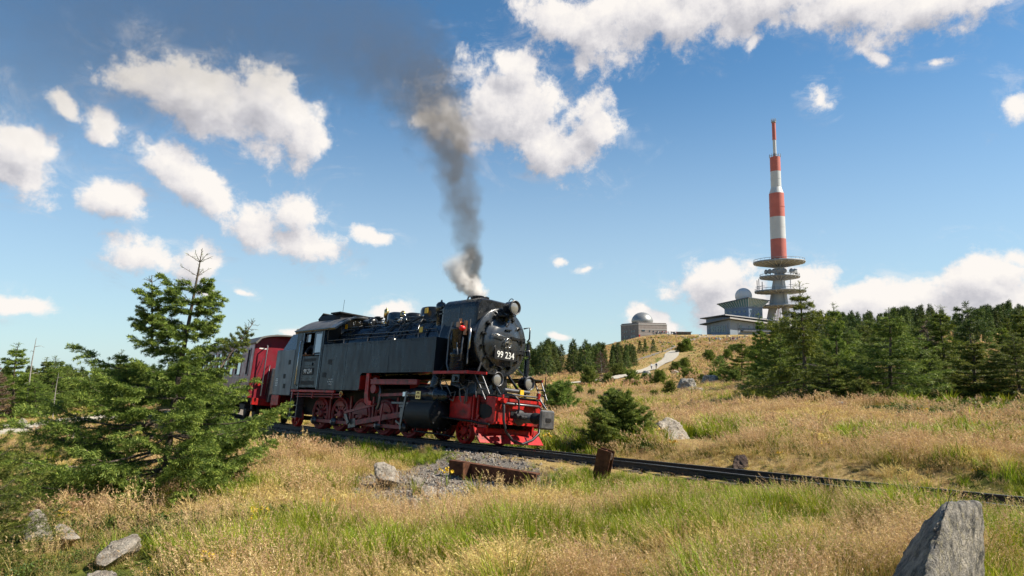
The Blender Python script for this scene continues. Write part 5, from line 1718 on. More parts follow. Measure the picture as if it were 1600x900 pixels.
def build_tower():
    Y = 400.0
    mpp = Y / F_PX * 1.004
    g = ground_at(1218, Y)
    root = empty('transmission_tower', Matrix.Translation((at(1218, 430, Y).x, Y, g.z - 1)))
    tag(root, 'tall red and white transmission tower on concrete legs above the trees', 'tower')
    z = lambda py: at(1218, py, Y).z - (g.z - 1)
    ux = Vector((0, 0, 1))

    def seg(name, y0, y1, r0, r1, m, n=24):
        return MB().ring((0, 0, 0), ux, [(z(y0), r0 * mpp), (z(y1), r1 * mpp)], n).build(name, m, root)
    seg('mast_band', 404, 374, 11.8, 11.7, mred)
    seg('mast_band', 374, 339.6, 11.6, 11.5, mwhite)
    seg('mast_band', 339.6, 302.8, 11.4, 11.2, mred)
    seg('mast_cone', 302.8, 293.2, 11.0, 7.9, mwhite)
    seg('mast_band', 293.2, 268.4, 7.9, 7.9, mwhite)
    seg('mast_band', 268.4, 246, 7.95, 7.9, mred)
    seg('mast_joint', 246, 240, 3.0, 2.7, mgrey)
    seg('mast_tip', 240, 218.8, 2.6, 2.6, mwhite)
    seg('mast_tip', 218.8, 192, 3.0, 2.9, mred)
    seg('mast_cap', 192, 190, 3.6, 3.6, mgrey)
    for py, r in ((244.5, 8.6), (189, 3.6)):
        m = MB().ring((0, 0, z(py)), ux, [(0, r * mpp), (.15, r * mpp + .1), (.3, r * mpp)], 20, False)
        for k in range(10):
            a = k * 6.283 / 10
            m.cyl((math.cos(a) * r * mpp, math.sin(a) * r * mpp, z(py) - .6), (math.cos(a) * r * mpp, math.sin(a) * r * mpp, z(py) + 1.3), .12, seg=5)
        m.build('railing', mgrey, root)
    for yy in (356, 324, 389, 280):
        rr = 11.75 if yy > 300 else 8.1
        MB().ring((0, 0, z(yy)), ux, [(-.15, rr * mpp), (.15, rr * mpp)], 24, False).build('mast_seam', mwhite if yy in (356, 280) else mred, root)
    seg('shaft', 440, 403, 7.6, 7.2, concr)
    seg('lower_shaft', 478, 439.5, 12.5, 8.0, concr, 8)

    def disc(py, r, th, ri=0.0, cone=1.5):
        zt = z(py)
        m = MB().ring((0, 0, 0), ux, [(zt - cone, max(ri, 8) * mpp), (zt - .1, r * mpp), (zt + th, r * mpp), (zt + th + .02, max(ri, 8) * mpp)], 48, False)
        o = m.build('platform', mgrey, root)
        rb = MB()
        for k in range(24):
            a = k * 6.283 / 24
            d = Vector((math.cos(a), math.sin(a), 0))
            rb.bar(d * (9 * mpp) + Vector((0, 0, zt - cone - .02)), d * (r * mpp - .2) + Vector((0, 0, zt - .35)), .35, .5)
        rb.build('platform_ribs', concr, o)
        rl = MB().ring((0, 0, zt + th + 1.0), ux, [(0, r * mpp - .3), (.12, r * mpp - .2), (.24, r * mpp - .3)], 40, False)
        for k in range(30):
            a = k * 6.283 / 30
            rl.cyl((math.cos(a) * (r * mpp - .3), math.sin(a) * (r * mpp - .3), zt + th), (math.cos(a) * (r * mpp - .3), math.sin(a) * (r * mpp - .3), zt + th + 1.1), .07, seg=4)
        rl.build('platform_railing', mgrey, o)
        return zt + th
    disc(411, 38.5, .8, cone=2.4)
    t2 = disc(433.5, 30, .6, cone=1.6)
    t3 = disc(456, 38, .6, cone=1.0)
    disc(479, 34, .6, cone=.7)
    # fins that become the legs
    for k, a in enumerate((-90 + 12, 30 + 12, 150 + 12)):
        c, s = math.cos(R(a)), math.sin(R(a))
        prof = [(3, z(438)), (10, z(438)), (14.5, z(462)), (18, z(482)), (26, z(522)), (27.5, -4), (19, -4), (13, z(500)), (6, z(484))]
        pts = [(r * mpp, zz) for r, zz in prof]
        m = MB().prism(pts, 'y', -4.3 * mpp / 1.0 * .5, 4.3 * mpp * .5)
        m.v = [(x * c - y * s, x * s + y * c, zz) for x, y, zz in m.v]
        m.build('leg', concr, root)
    # cable shaft between the legs and dishes on the platforms
    for i in range(5):
        MB().cyl(((-8 + i * 2.2) * mpp, 2, -2), ((-8 + i * 2.2) * mpp, 2, z(480)), .22, seg=6).build('cable_shaft', mred if i % 2 else mwhite, root)
    rr = random.Random(3)
    for i in range(10):
        a = R(200 + i * 16) if i < 5 else R(290 + (i - 5) * 16)
        r = 24 * mpp
        zz = t2 + .2
        m = MB().cyl((r * math.cos(a), r * math.sin(a), zz), (r * math.cos(a), r * math.sin(a), zz + rr.uniform(2, 4)), .18, seg=6)
        m.ring((r * math.cos(a), r * math.sin(a), zz + 2.0), (math.cos(a), math.sin(a), 0), [(0, .4), (.3, 1.3), (.8, 1.5), (.8, .05)], 12)
        m.build('antenna_dish', mgrey, root)
    for i, a in enumerate((185, 200, 170, 255, 275)):
        r = 34 * mpp
        a = R(a)
        MB().cyl((r * math.cos(a), r * math.sin(a), t3), (r * math.cos(a), r * math.sin(a), t3 + rr.uniform(3, 7)), .22, seg=6).cyl((r * math.cos(a) - 1, r * math.sin(a), t3 + 2.4), (r * math.cos(a) + 1.4, r * math.sin(a), t3 + 2.4), .14, seg=5).build('antenna_rod', mgrey, root)


def frame_at(px, Y, phi):
    """Ground frame of a building: corner nearest the camera at column px, e1 to the right and back, e2 to the left and back."""
    g = ground_at(px, Y)
    m = Matrix.Rotation(phi, 4, 'Z')
    m.translation = Vector((g.x, g.y, g.z - 2.0))
    return m, g.z - 2.0


def build_hotel():
    Y = 372.0
    mpp = Y / F_PX
    m4, z0 = frame_at(1141, Y, R(28))
    root = empty('hotel_building', m4)
    tag(root, 'grey-blue summit hotel with flared glass top storey and white ball on its roof', 'building')
    zz = lambda py: at(1128, py, Y).z - z0
    A, Bb = 46.0, 17.5

    def B(name, m, matr, parent=root):
        return m.build(name, matr, parent)

    def pitch(m, zmin, lift, kx, ky, ox=0.0, oy=0.0):
        # roofs rise towards the corner that looks down the slope
        m.v = [(x, y, z + (lift - kx * (x - ox) - ky * (y - oy) if z > zmin else 0)) for x, y, z in m.v]
        return m
    base_t = zz(505)
    LO = (base_t - .5, 1.9, .075, .115)
    lw = B('lower_block', pitch(MB().box(0, A, 0, Bb, -3, base_t), *LO), walllow)
    B('facade_band', MB().box(6, A, -.15, 0, zz(514.5), zz(512.5)), roofd, lw)
    B('terrace', MB().box(8, 36, -2.0, -.15, zz(517.5), zz(515.5)), roofd, lw)
    for i in range(3):
        b = 3.2 + i * 3.9
        B('window', MB().box(-.12, .02, b, b + 3.1, zz(518), zz(508.5)), bdark, lw)
        B('window_bar', MB().box(-.2, -.12, b + 1.45, b + 1.65, zz(518), zz(508.5)), walllow, lw)
    B('wall_joint', MB().box(-.1, 0, 15.0, 15.2, -3, base_t).box(-.1, 0, 1.4, 1.6, -3, base_t), roofd, lw)
    for (a, w, ya, yb) in ((7.2, 1.8, 514, 507.5), (7.2, 1.8, 526, 520.5), (14, 1.2, 514, 508.5), (19, 1.2, 514, 508.5), (24, 1.2, 514, 508.5)):
        B('door' if ya > 520 else 'window', MB().box(a, a + w, -.12, .02, zz(ya), zz(yb)), bdark, lw)
    for a in (5.9, 18, 30):
        B('wall_joint', MB().box(a, a + .2, -.1, 0, -3, base_t), roofd, lw)
    ov = 2.8
    B('lower_roof', pitch(MB().add([(-ov, -ov, base_t + .1), (A, -ov, base_t + .1), (A, Bb + ov, base_t + .1), (-ov, Bb + ov, base_t + .1), (-ov, -ov, base_t + .55), (A, -ov, base_t + .55), (A, Bb + ov, base_t + .9), (-ov, Bb + ov, base_t + .55), (2, 4, base_t + 1.6), (A, 4, base_t + 1.6), (A, Bb - 3, base_t + 1.6), (2, Bb - 3, base_t + 1.6)], [(0, 1, 2, 3), (0, 4, 5, 1), (1, 5, 6, 2), (2, 6, 7, 3), (3, 7, 4, 0), (4, 8, 9, 5), (5, 9, 10, 6), (6, 10, 11, 7), (7, 11, 8, 4), (8, 11, 10, 9)]), *LO), roofd)
    B('roof_fascia', pitch(MB().box(-ov - .05, A, -ov - .25, -ov, base_t - .1, base_t + .65), *LO), rooflight)
    # middle tier
    mt = zz(494.5)
    B('middle_tier', MB().box(1.5, A - 8, 5, Bb + 2, base_t + .4, mt), wallblue)
    for i in range(9):
        B('window', MB().box(4 + i * 3.2, 6.4 + i * 3.2, 4.9, 5.02, base_t + 1.8, mt - .5), bdark)
    B('middle_roof', pitch(MB().box(-1.2, A - 6, 2.2, Bb + 4, mt, mt + .45), mt - .3, .9, .06, .06), roofd)
    B('roof_fascia', pitch(MB().box(-1.25, A - 6, 1.95, 2.2, mt - .05, mt + .5), mt - .3, .9, .06, .06), rooflight)
    # tower block
    x0, x1, y0, y1 = 21.5, 32.5, 6.5, 25.0
    tt = zz(476)
    tb = B('tower_block', MB().box(x0, x1, y0, y1, mt, tt), wallblue)
    for row, py in enumerate((491, 483)):
        for i in range(4):
            a = x0 + 1.2 + i * 2.7
            B('window', MB().box(a, a + 1.3, y0 - .1, y0 + .02, zz(py + 2), zz(py - 2)), bdark, tb)
        for i in range(5):
            b = y0 + 2.2 + i * 3.5
            B('window', MB().box(x0 - .1, x0 + .02, b, b + 2.0, zz(py + 1.8), zz(py - 1.8)), bdark, tb)
    B('wall_joint', MB().box(x0 - .08, x1, y0 - .08, y0, zz(487.5), zz(487)), roofd, tb)
    gt = zz(466.5)
    e = 2.5
    UP = (tt + .5, 1.25, .07, .09, x0 - e, y0 - e)
    gl = B('glass_storey', pitch(MB().add([(x0, y0, tt), (x1, y0, tt), (x1, y1, tt), (x0, y1, tt), (x0 - e, y0 - e, gt), (x1 + e, y0 - e, gt), (x1 + e, y1 + e, gt), (x0 - e, y1 + e, gt)], [(0, 1, 5, 4), (1, 2, 6, 5), (2, 3, 7, 6), (3, 0, 4, 7)]), *UP), bglass)
    for i in range(13):
        t = i / 12
        B('glazing_bar', pitch(MB().bar((x0 + (x1 - x0) * t, y0 - .08, tt), (x0 - e + (x1 - x0 + 2 * e) * t, y0 - e - .08, gt), .2, .2, up=(0, 1, 0)), *UP), domew, gl)
        B('glazing_bar', pitch(MB().bar((x0 - .08, y0 + (y1 - y0) * t, tt), (x0 - e - .08, y0 - e + (y1 - y0 + 2 * e) * t, gt), .2, .2, up=(1, 0, 0)), *UP), domew, gl)
    B('storey_sill', MB().box(x0 - .3, x1 + .3, y0 - .3, y1 + .3, tt - .25, tt + .15), walllow, gl)
    B('top_roof', pitch(MB().box(x0 - e - .5, x1 + e + .5, y0 - e - .5, y1 + e + .5, gt, gt + .55), *UP), roofd)
    r = 12.9 * (Y + 20) / F_PX
    B('radome', MB().ball(((x0 + x1) / 2 - 1.5, (y0 + y1) / 2 - 2, gt + .5 + r * .62), r, 40, 22), domew)
    B('radome_base', MB().cyl(((x0 + x1) / 2 - 1.5, (y0 + y1) / 2 - 2, gt), ((x0 + x1) / 2 - 1.5, (y0 + y1) / 2 - 2, gt + 1.2), r * .8, seg=28), roofd)


def build_museum():
    Y = 342.0
    m4, z0 = frame_at(998, Y, R(22))
    root = empty('domed_building', m4)
    tag(root, 'brownish flat-roofed building with grey dome on the hilltop behind the train', 'building')
    zz = lambda py: at(992, py, Y).z - z0
    A, Bb = 16.8, 17.0

    def B(name, m, matr, parent=root):
        return m.build(name, matr, parent)
    t = zz(507)
    wl = B('wall', MB().box(0, A, 0, Bb, -5, t), stonewall)
    B('cornice', MB().box(-.15, A + .15, -.15, Bb + .15, t, t + .35), rooflight)
    B('wall_band', MB().box(0, A, -.12, 0, zz(514.8), zz(514)).box(0, A, -.12, 0, zz(522.5), zz(521.8)), rooflight, wl)
    for a, w, ya, yb in ((1.8, 1.8, 517.5, 514.8), (6.2, .5, 518.5, 516), (8.3, .8, 518.8, 516.5), (11, .5, 519, 516.5), (13.6, .5, 519, 516.5)):
        B('window', MB().box(a, a + w, -.14, .02, zz(ya), zz(yb)), bdark, wl)
    for py in (517, 525):
        for b in (3.2, 4.6, 6.0, 10.5, 13.0):
            B('window', MB().box(-.1, .02, b, b + .7, zz(py + 2), zz(py - 1.5)), bdark, wl)
    B('red_sign', MB().box(.1, .7, -.22, -.14, zz(527), zz(522.5)), red, wl)
    r = 17.0 * (Y + 8) / F_PX
    B('dome', MB().ring((7.0, 7.5, t + 1.0), (0, 0, 1), [(.0, r * .93), (.6, r * .97)] + [(.6 + r * .92 * math.sin(a), r * math.cos(a) + .001) for a in np.linspace(.15, math.pi / 2, 14)], 40), domeg)
    B('parapet', MB().box(.2, A - .2, .2, .5, t + .35, t + 1.0).box(.2, .5, .5, Bb - .2, t + .35, t + 1.0), stonewall)
    m4, z0 = frame_at(1058, 338, R(8))
    hut = empty('summit_hut', m4)
    tag(hut, 'low dark flat hut on the hilltop right of the crowd', 'building')
    zz = lambda py: at(1058, py, 338).z - z0
    MB().box(0, 7.2, 0, 5, -1, zz(519.3)).build('wall', mat('dark hut wall', (0.12, 0.095, 0.075), .85, var=.2, vscale=.6), hut)
    MB().box(-.4, 7.6, -.4, 5.4, zz(519.3), zz(518.2)).build('roof', roofd, hut)
    MB().box(1.0, 2.0, -.06, .02, zz(523), zz(520)).build('door', bdark, hut)
    MB().box(3.4, 5.2, -.06, .02, zz(521.8), zz(520.2)).build('window', bdark, hut)


build_tower()
build_hotel()
build_museum()

# ------------------------------------------------------------------ boulders, old steel, gravel
import bmesh


def rock_material(name, lo, mid, hi, lich):
    m = bpy.data.materials.new(name)
    m.use_nodes = True
    w = NT(m.node_tree)
    bs = m.node_tree.nodes['Principled BSDF']
    tc = w.node('ShaderNodeTexCoord').outputs['Object']
    n1 = w.noise(tc, 7.0, 9, 0.75)
    col = w.ramp(n1, [(0.37, lo), (0.5, mid), (0.62, hi)])
    n2 = w.noise(tc, 19.0, 7, 0.75)
    col = w.mix(w.math('MULTIPLY', w.maprange(n2, .52, .62), .7), col, lich)
    n3 = w.noise(tc, 90.0, 3, 0.7)
    col = w.mix(w.maprange(n3, .58, .7), col, lo)
    w.put(bs.inputs['Base Color'], col)
    bs.inputs['Roughness'].default_value = .92
    bs.inputs['Specular IOR Level'].default_value = .2
    b = w.node('ShaderNodeBump')
    b.inputs['Strength'].default_value = 1.0
    b.inputs['Distance'].default_value = .07
    w.put(b.inputs['Height'], w.math('ADD', w.noise(tc, 22.0, 7, .7), w.math('MULTIPLY', w.noise(tc, 80.0, 3, .7), .35)))
    w.put(bs.inputs['Normal'], b.outputs[0])
    return m


grey_rock = rock_material('grey granite', (0.07, 0.07, 0.07), (0.29, 0.275, 0.25), (0.54, 0.49, 0.42), (0.50, 0.45, 0.31))
warm_rock = rock_material('warm granite', (0.16, 0.13, 0.105), (0.42, 0.36, 0.29), (0.60, 0.53, 0.44), (0.50, 0.46, 0.36))
dark_rock = rock_material('dark peaty stone', (0.035, 0.025, 0.02), (0.09, 0.06, 0.05), (0.15, 0.11, 0.09), (0.17, 0.13, 0.1))


def hull_rock(pts, seed, rough=.03, cuts=5):
    """Convex block through pts, broken up into an uneven stone surface."""
    bm = bmesh.new()
    for p in pts:
        bm.verts.new(p)
    r = bmesh.ops.convex_hull(bm, input=bm.verts)
    bmesh.ops.delete(bm, geom=[v for v in bm.verts if not v.link_faces], context='VERTS')
    bmesh.ops.bevel(bm, geom=list(bm.edges), offset=rough * 1.1, segments=2, affect='EDGES', profile=.6)
    bmesh.ops.triangulate(bm, faces=bm.faces)
    for _ in range(cuts):
        long_ = [e for e in bm.edges if e.calc_length() > rough * 1.1]
        if not long_ or len(bm.faces) > 9000:
            break
        bmesh.ops.subdivide_edges(bm, edges=long_, cuts=1, use_grid_fill=False)
        bmesh.ops.triangulate(bm, faces=bm.faces)
    bmesh.ops.smooth_vert(bm, verts=bm.verts, factor=.5, use_axis_x=True, use_axis_y=True, use_axis_z=True)
    bmesh.ops.smooth_vert(bm, verts=bm.verts, factor=.5, use_axis_x=True, use_axis_y=True, use_axis_z=True)
    bm.normal_update()
    from mathutils import noise as mn
    cen = sum((v.co for v in bm.verts), Vector()) / len(bm.verts)
    for v in bm.verts:
        p = v.co * (1 / max(rough * 6, .02)) + Vector((seed * 7.3, seed, 0))
        n = mn.fractal(p * .55, .8, 2.1, 6) * 1.1 + .45 * mn.fractal(p * 2.3, .8, 2.1, 4) - .5 * max(0, mn.ridged_multi_fractal(p * .35, 1.0, 2.1, 3, 1.0, 2.0) - 1.2)
        v.co += (v.co - cen).normalized() * n * rough * 1.3
    me = bpy.data.meshes.new('boulder')
    bm.to_mesh(me)
    bm.free()
    for p in me.polygons:
        p.use_smooth = True
    return me


def rock_pix(pts, label, matr, seed, rough=.02, cat='boulder', name='boulder', ground=None):
    """Boulder through points (px, py, Y)."""
    W = [at(*p) for p in pts]
    c = sum(W, Vector()) / len(W)
    c.z = min(w.z for w in W)
    me = hull_rock([w - c for w in W], seed, rough)
    o = link(name, me, matr)
    o.location = c
    return tag(o, label, cat)


def block(px, py_top, Y, w, d, h, rz, label, matr, seed, skew=.25, cat='boulder', sink=.12, sx=0.0):
    g = ground_at(px, Y)
    rs = random.Random(seed)
    pts = []
    for i in range(14):
        a = i * 6.283 / 7 + rs.uniform(-.3, .3)
        lvl = 0 if i < 7 else 1
        k = 1 if lvl == 0 else rs.uniform(.35, .8)
        pts.append((math.cos(a) * w / 2 * k + sx * lvl, math.sin(a) * d / 2 * k, -sink if lvl == 0 else h * rs.uniform(.72, 1.0)))
    me = hull_rock([Vector(p) for p in pts], seed, max(.008, .05 * h))
    o = link('boulder', me, matr)
    o.location = g
    o.rotation_euler = (0, 0, rz)
    return tag(o, label, cat)


def build_rocks():
    rock_pix([(1478, 786, 4.1), (1506, 781, 4.35), (1533, 788, 4.6), (1520, 784, 4.75), (1536, 870, 4.62), (1538, 1000, 4.55), (1455, 812, 4.3), (1412, 858, 4.35), (1380, 930, 4.2), (1365, 1000, 4.0), (1415, 1000, 3.5), (1450, 1000, 3.5), (1500, 1000, 4.1), (1470, 800, 4.7), (1530, 850, 4.9), (1400, 1000, 4.9), (1538, 1000, 4.9), (1474, 815, 3.95), (1444, 890, 3.72)],
             'big wedge-shaped grey granite boulder in the lower right corner', grey_rock, 3, .027)
    rock_pix([(1028, 658, 19.4), (1042, 653, 19.6), (1056, 657, 19.5), (1080, 686, 19.0), (1068, 694, 18.6), (1040, 690, 18.6), (1018, 684, 19.2), (1022, 690, 20.2), (1078, 690, 20.2), (1050, 655, 20.3), (1050, 700, 18.8)],
             'pale pointed boulder beside the small dense spruce', warm_rock, 5, .035)
    rock_pix([(1206, 694, 16.3), (1222, 692, 16.4), (1243, 697, 16.0), (1247, 704, 15.8), (1232, 715, 15.4), (1207, 706, 15.8), (1215, 716, 16.6), (1245, 716, 16.6)],
             'flat grey stone lying in the meadow right of the rails', grey_rock, 7, .03)
    rock_pix([(1146, 712, 14.6), (1160, 709, 14.6), (1168, 716, 14.5), (1166, 735, 14.3), (1144, 733, 14.3), (1150, 735, 14.9), (1165, 735, 14.9)],
             'small dark brown stump-like stone close above the rail', dark_rock, 8, .03, 'stone', 'stone')
    rock_pix([(585, 724, 12.6), (600, 720, 12.7), (616, 727, 12.6), (623, 742, 12.4), (624, 755, 12.2), (612, 752, 12.1), (590, 748, 12.2), (584, 738, 12.4), (600, 760, 12.9), (620, 760, 12.8), (590, 755, 13.0)],
             'pale rounded stone at the left end of the gravel patch', warm_rock, 9, .02)
    rock_pix([(40, 812, 7.9), (52, 797, 8.0), (66, 798, 8.0), (78, 822, 7.8), (86, 842, 7.6), (60, 850, 7.5), (36, 846, 7.6), (40, 850, 8.4), (80, 850, 8.4), (60, 805, 8.4)],
             'tall pale boulder behind the cut-off young spruce', warm_rock, 10, .02)
    rock_pix([(84, 822, 7.8), (98, 817, 7.9), (112, 826, 7.8), (126, 841, 7.6), (110, 844, 7.4), (90, 842, 7.5), (100, 848, 8.2), (120, 845, 8.2)],
             'low pale stone right of the tall pale boulder', warm_rock, 11, .016)
    rock_pix([(150, 866, 6.6), (176, 846, 6.8), (212, 834, 7.0), (220, 842, 6.9), (196, 864, 6.5), (164, 885, 6.3), (146, 882, 6.4), (170, 890, 7.1), (220, 860, 7.2)],
             'long flat pale stone slab in the lower left grass', warm_rock, 12, .014)
    rock_pix([(134, 897, 5.9), (158, 890, 6.0), (182, 893, 5.9), (190, 915, 5.7), (140, 920, 5.6), (160, 915, 6.3)],
             'pale stone at the bottom edge below the long slab', warm_rock, 13, .012)
    rock_pix([(30, 655, 31), (36, 652, 31.2), (42, 657, 31), (44, 662, 30.6), (28, 662, 30.6), (36, 663, 31.6)], 'little pale stone beside the slab path', warm_rock, 14, .03, 'stone', 'stone')
    rock_pix([(112, 676, 24), (124, 672, 24.2), (134, 680, 23.8), (128, 690, 23.4), (110, 688, 23.6), (120, 692, 24.5)], 'pale stone half hidden by the big spruce branches', warm_rock, 15, .03, 'stone', 'stone')
    # flat stones in the gravel patch
    for i, (px, py, Y, w, d, h, lab) in enumerate([(665, 742, 11.9, .45, .35, .14, 'light flat stone in the middle of the gravel patch'), (688, 748, 11.6, .28, .22, .10, 'small light stone before the rusty channel'), (645, 758, 11.0, .26, .2, .09, 'small stone at the lower left of the gravel patch'), (652, 732, 12.8, .3, .22, .12, 'stone at the back of the gravel patch')]):
        block(px, py, Y, w, d, h, i * 1.1, lab, warm_rock, 30 + i, cat='stone')
    # boulders near the path and on the slope
    for i, (px, Y, w, h, m, lab) in enumerate([(948, 47, .7, .8, warm_rock, 'upright pale rock by the path left of the bushes'), (935, 46, .9, .4, grey_rock, 'low grey rock beside the upright pale rock'), (1005, 50, 1.0, .45, grey_rock, 'grey rock behind the pointed little spruce'), (968, 46, 1.3, .35, warm_rock, 'flat pale rock at the path edge'), (1074, 62, 2.2, 1.1, grey_rock, 'large grey rock on the slope below the lone spruce'),
                                               (1110, 70, 2.2, 1.0, grey_rock, 'grey rock left of the dark slope spruces'), (1088, 58, 2.6, .5, warm_rock, 'flat pale slab rock on the slope'), (1010, 120, 2.2, .9, grey_rock, 'grey rock on the meadow left of the path bend'), (1312, 27.5, .5, .35, warm_rock, 'pale stone under the bushes of the right wood'), (1055, 110, 1.5, .8, warm_rock, 'pale rock right of the path bend')]):
        block(px, 0, Y, w, w * .8, h, i * .7, lab, m, 50 + i, cat='rock')
    # summit stones
    me = [hull_rock([Vector((math.cos(a) * .5 * random.uniform(.7, 1), math.sin(a) * .45, z)) for a in np.linspace(0, 6, 7) for z in (-.2, random.uniform(.25, .5))], 70 + k, .04, 2) for k in range(3)]
    for k in range(70):
        px, Y = random.uniform(1012, 1170), random.uniform(262, 334)
        g = ground_at(px, Y)
        o = link('summit_stone', me[k % 3], warm_rock if not me[k % 3].materials else None)
        o.location = g
        s = random.uniform(.7, 2.0)
        o.scale = (s * 1.3, s, s * .8)
        o.rotation_euler = (0, 0, random.uniform(0, 6))
        tag(o, 'pale stone strewn on the stony slope under the hilltop', 'stone', 'stones strewn under the hilltop')
    # old steel channel and upright beside the track
    a, b = at(702, 735, 14.0), at(838, 752, 12.6)
    d = (b - a); d.z = 0
    ang = math.atan2(d.y, d.x)
    L = d.length
    root = empty('steel_channel', Matrix.Translation(Vector((a.x, a.y, at(702, 722, 14.0).z - .20))) @ Matrix.Rotation(ang, 4, 'Z'))
    tag(root, 'rusty steel channel lying along the ballast before the engine', 'channel')
    dz = at(838, 744, 12.6).z - at(702, 722, 14.0).z
    root.rotation_euler.y = -math.atan2(dz, L)
    MB().box(0, L, -.008, .012, -.12, .24).box(0, L, .01, .12, .215, .24).box(0, L, .01, .12, -.12, -.1).build('web', rust, root)
    MB().box(.40, .58, -.10, -.008, -.10, .27, .008).box(.56, .585, -.22, -.1, -.1, .27).build('bracket_plate', rust, root)
    g = ground_at(939, 12.4)
    p = empty('steel_post', g)
    p.rotation_euler = (.05, .24, -.5)
    tag(p, 'short rusty leaning steel post beside the rails', 'post')
    m = MB().box(-.13, .13, -.09, -.075, -.25, .50).box(-.13, .13, .075, .09, -.25, .49).box(-.008, .008, -.075, .075, -.25, .48)
    m.build('section', rust, p)
    MB().box(-.12, .12, -.074, .074, .34, .45, .01).build('filling', dark_rock, p)


build_rocks()


def stone_scatter():
    pass


# ------------------------------------------------------------------ scatter: points that carry one of a few small meshes
def scatter(name, X, Y, Z, rot, scl, idx, sources, label, cat=None):
    coll = bpy.data.collections.new(name + '_kinds')
    for i, (me) in enumerate(sources):
        o = bpy.data.objects.new('%02d_%s_kind' % (i, name), me)
        coll.objects.link(o)
    n = len(X)
    me = bpy.data.meshes.new(name)
    me.vertices.add(n)
    me.vertices.foreach_set('co', np.stack([X, Y, Z], -1).astype(np.float32).ravel())
    a = me.attributes.new('rot', 'FLOAT_VECTOR', 'POINT'); a.data.foreach_set('vector', rot.astype(np.float32).ravel())
    a = me.attributes.new('scl', 'FLOAT', 'POINT'); a.data.foreach_set('value', scl.astype(np.float32))
    a = me.attributes.new('idx', 'INT', 'POINT'); a.data.foreach_set('value', idx.astype(np.int32))
    o = bpy.data.objects.new(name, me)
    COL.objects.link(o)
    tag(o, label, None, None, 'stuff')
    ng = bpy.data.node_groups.new(name + '_scatter', 'GeometryNodeTree')
    ng.interface.new_socket('Geometry', in_out='INPUT', socket_type='NodeSocketGeometry')
    ng.interface.new_socket('Geometry', in_out='OUTPUT', socket_type='NodeSocketGeometry')
    N, Lk = ng.nodes, ng.links
    gi, go = N.new('NodeGroupInput'), N.new('NodeGroupOutput')
    ci = N.new('GeometryNodeCollectionInfo')
    ci.inputs['Collection'].default_value = coll
    ci.inputs['Separate Children'].default_value = True
    ci.inputs['Reset Children'].default_value = True
    ip = N.new('GeometryNodeInstanceOnPoints')
    ip.inputs['Pick Instance'].default_value = True

    def attr(nm, ty):
        nd = N.new('GeometryNodeInputNamedAttribute')
        nd.data_type = ty
        nd.inputs['Name'].default_value = nm
        return nd.outputs['Attribute']
    Lk.new(gi.outputs[0], ip.inputs['Points'])
    Lk.new(ci.outputs[0], ip.inputs['Instance'])
    Lk.new(attr('idx', 'INT'), ip.inputs['Instance Index'])
    Lk.new(attr('rot', 'FLOAT_VECTOR'), ip.inputs['Rotation'])
    Lk.new(attr('scl', 'FLOAT'), ip.inputs['Scale'])
    Lk.new(ip.outputs[0], go.inputs[0])
    md = o.modifiers.new('scatter', 'NODES')
    md.node_group = ng
    return o


def sector_points(r0, r1, dens, half=44):
    area = math.radians(2 * half) / 2 * (r1 ** 2 - r0 ** 2)
    n = int(area * dens)
    a = np.radians(rng.uniform(-half, half, n))
    r = np.sqrt(rng.uniform(r0 ** 2, r1 ** 2, n))
    return np.sin(a) * r, np.cos(a) * r


def build_gravel():
    kinds = []
    for k in range(5):
        pts = [Vector((rng.uniform(-1, 1), rng.uniform(-.8, .8), rng.uniform(-.6, .7))).normalized() * rng.uniform(.75, 1) for _ in range(11)]
        bm = bmesh.new()
        for p in pts:
            bm.verts.new((p.x * .5, p.y * .42, p.z * .36))
        bmesh.ops.convex_hull(bm, input=bm.verts)
        me = bpy.data.meshes.new('pebble')
        bm.to_mesh(me); bm.free()
        c = [(.29, .25, .20), (.19, .155, .125), (.37, .33, .28), (.23, .16, .11), (.13, .11, .095)][k]
        me.materials.append(mat('ballast stone %d' % k, c, .9, var=.3, vscale=4))
        kinds.append(me)
    x = rng.uniform(-14, 8, 90000)
    y = rng.uniform(8.5, 33, 90000)
    m = gravel_mask(x, y)
    side, s, gap = near_track(x, y)
    dch = np.abs((x + 1.28) * .7 + (y - 14.0) * .71)
    keep = (m > .35) & (rng.random(len(x)) < m) & ((s > -16) & (s < 9))
    x, y = x[keep][:20000], y[keep][:20000]
    z = H(x, y) + .006
    n = len(x)
    rot = rng.uniform(0, 6.28, (n, 3)) * np.array([.3, .3, 1])
    scatter('gravel', x, y, z, rot, rng.uniform(.03, .095, n), rng.integers(0, 5, n), kinds, 'loose ballast gravel along the track')


build_gravel()


